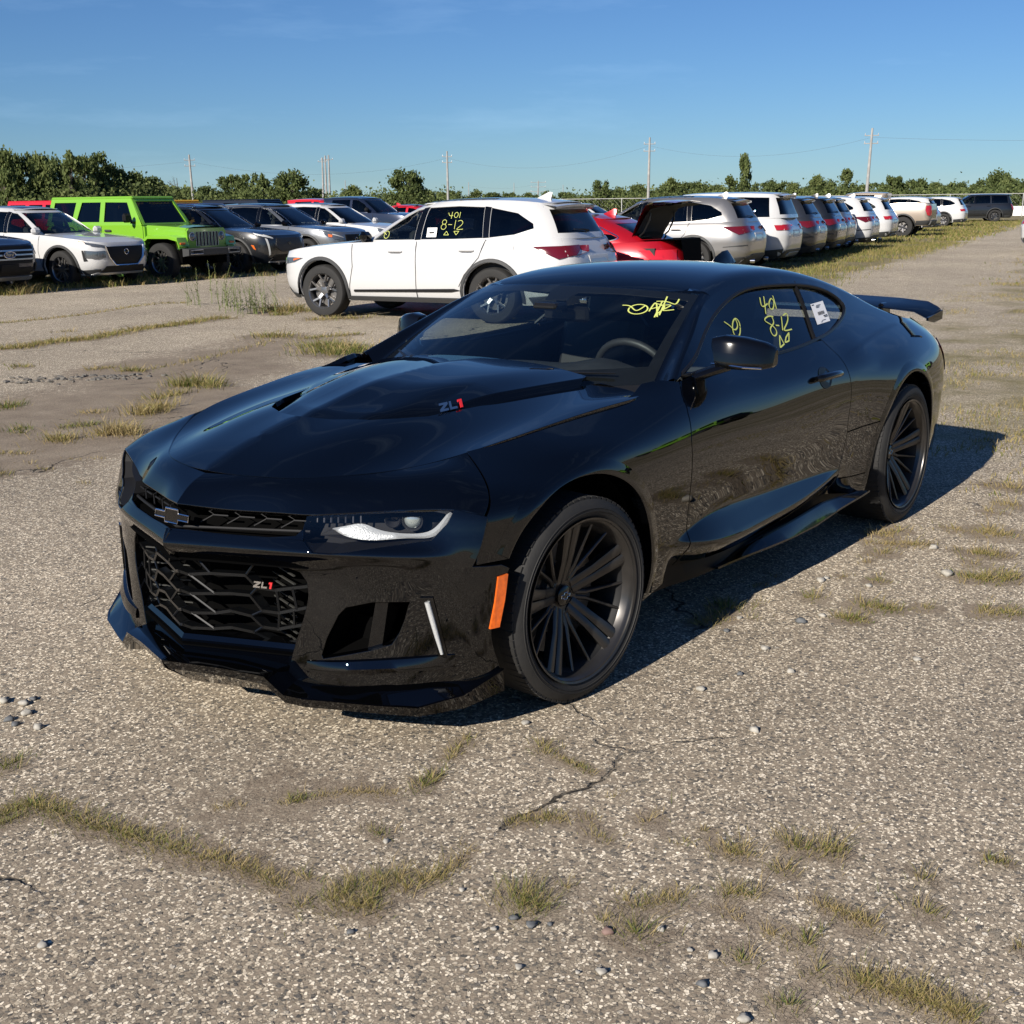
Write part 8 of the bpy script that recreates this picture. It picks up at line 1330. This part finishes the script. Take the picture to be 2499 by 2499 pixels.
# ================================================================ TREES
M_LEAF = tint_mat('tree_leaves', [(0,(.045,.062,.024)),(.4,(.088,.118,.040)),(.75,(.145,.180,.058)),(1,(.20,.23,.085))], .75, .4)
M_BARK = mat('tree_bark', (.09,.075,.06), .9, noise=(3,.3))
def tree_meshes(seed, kind):
    """unit tree: height 1, crown radius about .5 (scaled per object); returns crown and trunk meshes"""
    rg = np.random.default_rng(seed); b = MB(); cl = []; 
    nc = {0:34, 1:40, 2:26, 3:0}[kind]
    for k in range(nc):
        z = rg.uniform(.10,.92) if kind != 2 else rg.uniform(.18,.95); prof = {0: math.sin(math.pi*min(1,(z-.05)/.95)**.8)**.7, 1: math.sin(math.pi*min(1,(z-.02)/.98)**1.1)**.5, 2: .75*(1-abs(z-.55)*1.1)}.get(kind, .5)
        a = rg.uniform(0,6.28); r = .42*prof*rg.uniform(.15,1.0)**.7; cl.append((r*math.cos(a), r*math.sin(a), z, rg.uniform(.07,.17)*(.8 if kind == 2 else 1)))
    if kind == 3: zz = [.55]
    b.tube([(0,0,-.02),(.01,0,.25),(-.01,.01,.5),(.01,-.01,.8 if kind != 3 else .95)], [.035,.027,.018,.006], n=7)
    for c in cl: z0 = c[2]*.55; b.tube([(0,0,z0),(c[0]*.5,c[1]*.5,(z0+c[2])*.52),(c[0],c[1],c[2])], [.012,.008,.003], n=5)
    if kind == 3:
        def br(p, d, L, r, dep):
            q = p+d*L; b.tube([tuple(p), tuple((p+q)/2+rg.normal(0,.01,3)), tuple(q)], [r,r*.8,r*.55], n=4)
            if dep < 4:
                for _ in range(3): d2 = d+rg.normal(0,.45,3); d2[2] = abs(d2[2])*.9; d2 /= np.linalg.norm(d2); br(q, d2, L*.68, r*.55, dep+1)
        for k in range(7): a = k*.9; br(np.array([0,0,.18+.08*k]), np.array([math.cos(a)*.6,math.sin(a)*.6,.7]), .16, .010, 1)
    trunk = b.mesh('trunk', M_BARK, 50)
    if kind == 3: return None, trunk
    nl = {0:5200, 1:6000, 2:2600}[kind]; w = np.array([c[3]**2 for c in cl]); ci = rg.choice(len(cl), nl, p=w/w.sum()); C = np.array(cl)[ci]
    d = rg.normal(0,1,(nl,3)); d /= np.linalg.norm(d,axis=1)[:,None]; rad = C[:,3]*np.abs(rg.normal(.75,.32,nl)); P_ = C[:,:3]+d*rad[:,None]*[1,1,.75]
    s = rg.uniform(.018,.042,nl); e1 = rg.normal(0,1,(nl,3)); e1 /= np.linalg.norm(e1,axis=1)[:,None]; e2 = np.cross(e1, rg.normal(0,1,(nl,3))); e2 /= np.linalg.norm(e2,axis=1)[:,None]
    V = np.stack([P_-e1*s[:,None], P_+e2*s[:,None]*.8, P_+e1*s[:,None], P_-e2*s[:,None]*.8], 1).reshape(-1,3); k = np.arange(nl)*4
    me = bpy.data.meshes.new('crown'); me.from_pydata(V.tolist(), [], np.stack([k,k+1,k+2,k+3],1).tolist()); at_ = me.attributes.new('tint','FLOAT','POINT'); cv = rg.uniform(-.15,.15,len(cl))[ci]; at_.data.foreach_set('value', np.repeat(np.clip({0:.74,1:.52,2:.62}[kind]+cv+rg.normal(0,.16,nl),0,1),4).astype(np.float32)); me.materials.append(M_LEAF); me.update(); return me, trunk
TV = {k: [tree_meshes(100+k*10+j, k) for j in range(4 if k < 3 else 1)] for k in range(4)}
for i, (x, y, h, w, k, lab) in enumerate(TREES):
    cm, tm = TV[k][i % len(TV[k])]; h = max(h, 2.5)*1.0; w = max(w, 2.5)*1.35
    t = empty('tree', (x,y,0), (i*2.39) % 6.28, lab or ('dark green bushy tree in the far belt' if k == 1 else 'light green bushy tree in the far belt'), 'tree', None if lab else ('dark trees of the far belt' if k == 1 else 'light trees of the far belt'))
    t.scale = (w, w, h)
    if cm: new_obj('crown', cm, t)
    new_obj('trunk', tm, t)
# undergrowth that reads as one mass along the foot of the trees
b_pts = []; rg = np.random.default_rng(5)
for (x, y, h, w, k, lab) in TREES:
    d = math.hypot(x-3.1,y-3.0)
    for _ in range(14):
        a = rg.uniform(0,6.28); r = rg.uniform(0,w*2.4); cx, cy = x+r*math.cos(a), y+r*math.sin(a); hh = min(h*.72, rg.uniform(2.0,4.2)); m_ = 330; dd = rg.normal(0,1,(m_,3)); dd /= np.linalg.norm(dd,axis=1)[:,None]; b_pts.append(np.array([cx,cy,hh*.45])+dd*[1.9,1.9,hh*.55]*np.abs(rg.normal(.8,.28,(m_,1))))
Q = np.concatenate(b_pts); nl = len(Q); s = rg.uniform(.08,.20,nl)[:,None]; e1 = rg.normal(0,1,(nl,3)); e1 /= np.linalg.norm(e1,axis=1)[:,None]; e2 = np.cross(e1, rg.normal(0,1,(nl,3))); e2 /= np.linalg.norm(e2,axis=1)[:,None]
V = np.stack([Q-e1*s,Q+e2*s,Q+e1*s,Q-e2*s],1).reshape(-1,3); k = np.arange(nl)*4; me = bpy.data.meshes.new('undergrowth'); me.from_pydata(V.tolist(), [], np.stack([k,k+1,k+2,k+3],1).tolist()); at_ = me.attributes.new('tint','FLOAT','POINT'); at_.data.foreach_set('value', np.repeat(np.clip(.62+rg.normal(0,.2,nl),0,1),4).astype(np.float32)); me.update(); tag(new_obj('undergrowth', me, None, M_LEAF), 'low green undergrowth along the foot of the far trees', 'bushes', kind='stuff')
# ================================================================ POLES, WIRES, FENCE, BARRIERS
M_WOOD = mat('grey_pole_wood', (.30,.295,.285), .85, noise=(2,.2)); M_WIRE = mat('wire', (.10,.10,.11), .6); M_CONC = mat('white_concrete', (.72,.71,.68), .8, noise=(2,.12)); M_GALV = mat('galvanised_steel', (.42,.42,.41), .45, metal=.6)
tops = []
for (x, y, zt, bx, by, bz, k, lab) in POLES:
    d = math.hypot(bx-3.1, by-3.0); rad = .125 if k else .07; t = empty('utility_pole', (bx,by,0), 0, lab, 'utility pole', 'utility poles across the field'); top = np.array([x-bx, y-by, zt])
    MB().tube([(0,0,-.2), tuple(top*.5), tuple(top)], [rad*1.25,rad,rad*.7], n=8).build('pole', M_WOOD, t, smooth=50)
    ax = np.array([-(by-3.0), bx-3.1, 0.]); ax /= np.linalg.norm(ax)
    for q in range(k):
        f = {1:.93,2:.92,3:.95}[k]-q*({2:.085,3:.14}.get(k,.1)); c = top*f; L = .55 if k < 3 else 1.3; b = MB(); b.tube([tuple(c-ax*L), tuple(c+ax*L)], .04, n=6); o = b.build('crossarm', M_WOOD, t)
        for s in (-.9,0,.9): MB().lathe([(0,.03),(.08,.04),(.14,.03),(.2,.015),(.2,0)], 8, axis='z', c=tuple(c+ax*L*s)).build('insulator', mat('insulator_grey', (.35,.35,.36), .3), o)
    tops.append((np.array([bx,by,0.])+top*.90, d))
def wire(a, c, sag, lab, r=.012):
    r = min(r, .006)
    a, c = np.array(a, float), np.array(c, float); P_ = [a+(c-a)*t-np.array([0,0,sag*4*t*(1-t)]) for t in np.linspace(0,1,14)]; b = MB(); b.tube(P_, r, n=4); tag(b.build('power_line', M_WIRE), lab, 'power line', 'power lines across the sky')
ptop = [t[0] for t in tops]
wire(ptop[0], ptop[4], 1.5, 'sagging wire between the leftmost pole and the pole above the white crossover', .018); wire(ptop[4], ptop[6], 1.5, 'wire between the pole above the white crossover and the tall slim pole', .018); wire(ptop[6], ptop[7], 1.2, 'wire between the tall slim pole and the leaning pole', .016)
wire(ptop[7], ptop[7]+np.array([-10,62,1.5]), 1.5, 'wire running from the leaning pole out at the right edge', .016); wire(ptop[0]+np.array([30,-45,-.5]), ptop[0], 1.0, 'wire coming to the leftmost pole from the left', .018); wire(ptop[5], ptop[8], .6, 'low wire left of the pole with stacked arms', .03); wire(ptop[5], ptop[10], .6, 'low wire right of the pole with stacked arms', .03)
f0 = np.array(FENCE); fd = (f0[-1]-f0[0])/np.linalg.norm(f0[-1]-f0[0]); fr = empty('chain_link_fence', (*f0[0],0), math.atan2(fd[1],fd[0]), 'galvanised chain-link fence behind the white barriers at far right', 'fence'); L = float(np.linalg.norm(f0[-1]-f0[0]))+25
for i in range(int((L+45)/6)+1):
    MB().tube([(-45+6*i,0,0),(-45+6*i,0,2.0)], .045, n=6).build('fence_post', M_GALV, fr)
b = MB(); b.tube([(-45,0,1.95),(L,0,1.95)], .035, n=6); b.build('top_rail', M_GALV, fr)
b = MB()
for i in range(int((L+45)/.45)): x0 = -45+.45*i; b.tube([(x0,0,.05),(x0+1.9,0,1.92)], .003, n=3, caps=False); b.tube([(x0+1.9,.01,.05),(x0,.01,1.92)], .003, n=3, caps=False)
tag(b.build('wire_mesh', M_GALV, fr), kind='stuff')
for i, s_ in enumerate((2405,2439,2486)):
    x, y = BARRIERS[i]; b = MB(); Lb = (1.0,1.9,2.2)[i]; prof = [(-.30,0),(-.28,.18),(-.14,.42),(-.10,.85),(.10,.85),(.14,.42),(.28,.18),(.30,0)]; b.prism([(-Lb, q, z) for q, z in prof], (2*Lb,0,0)); o = b.build('concrete_barrier', M_CONC); o.location = (x,y,0); o.rotation_euler = (0,0,math.atan2(fd[1],fd[0])); tag(o, ['white concrete barrier half hidden by the black full-size SUV','white concrete barrier in the middle of the three at far right','white concrete barrier cut by the right edge'][i], 'barrier', 'white barriers at the far end')
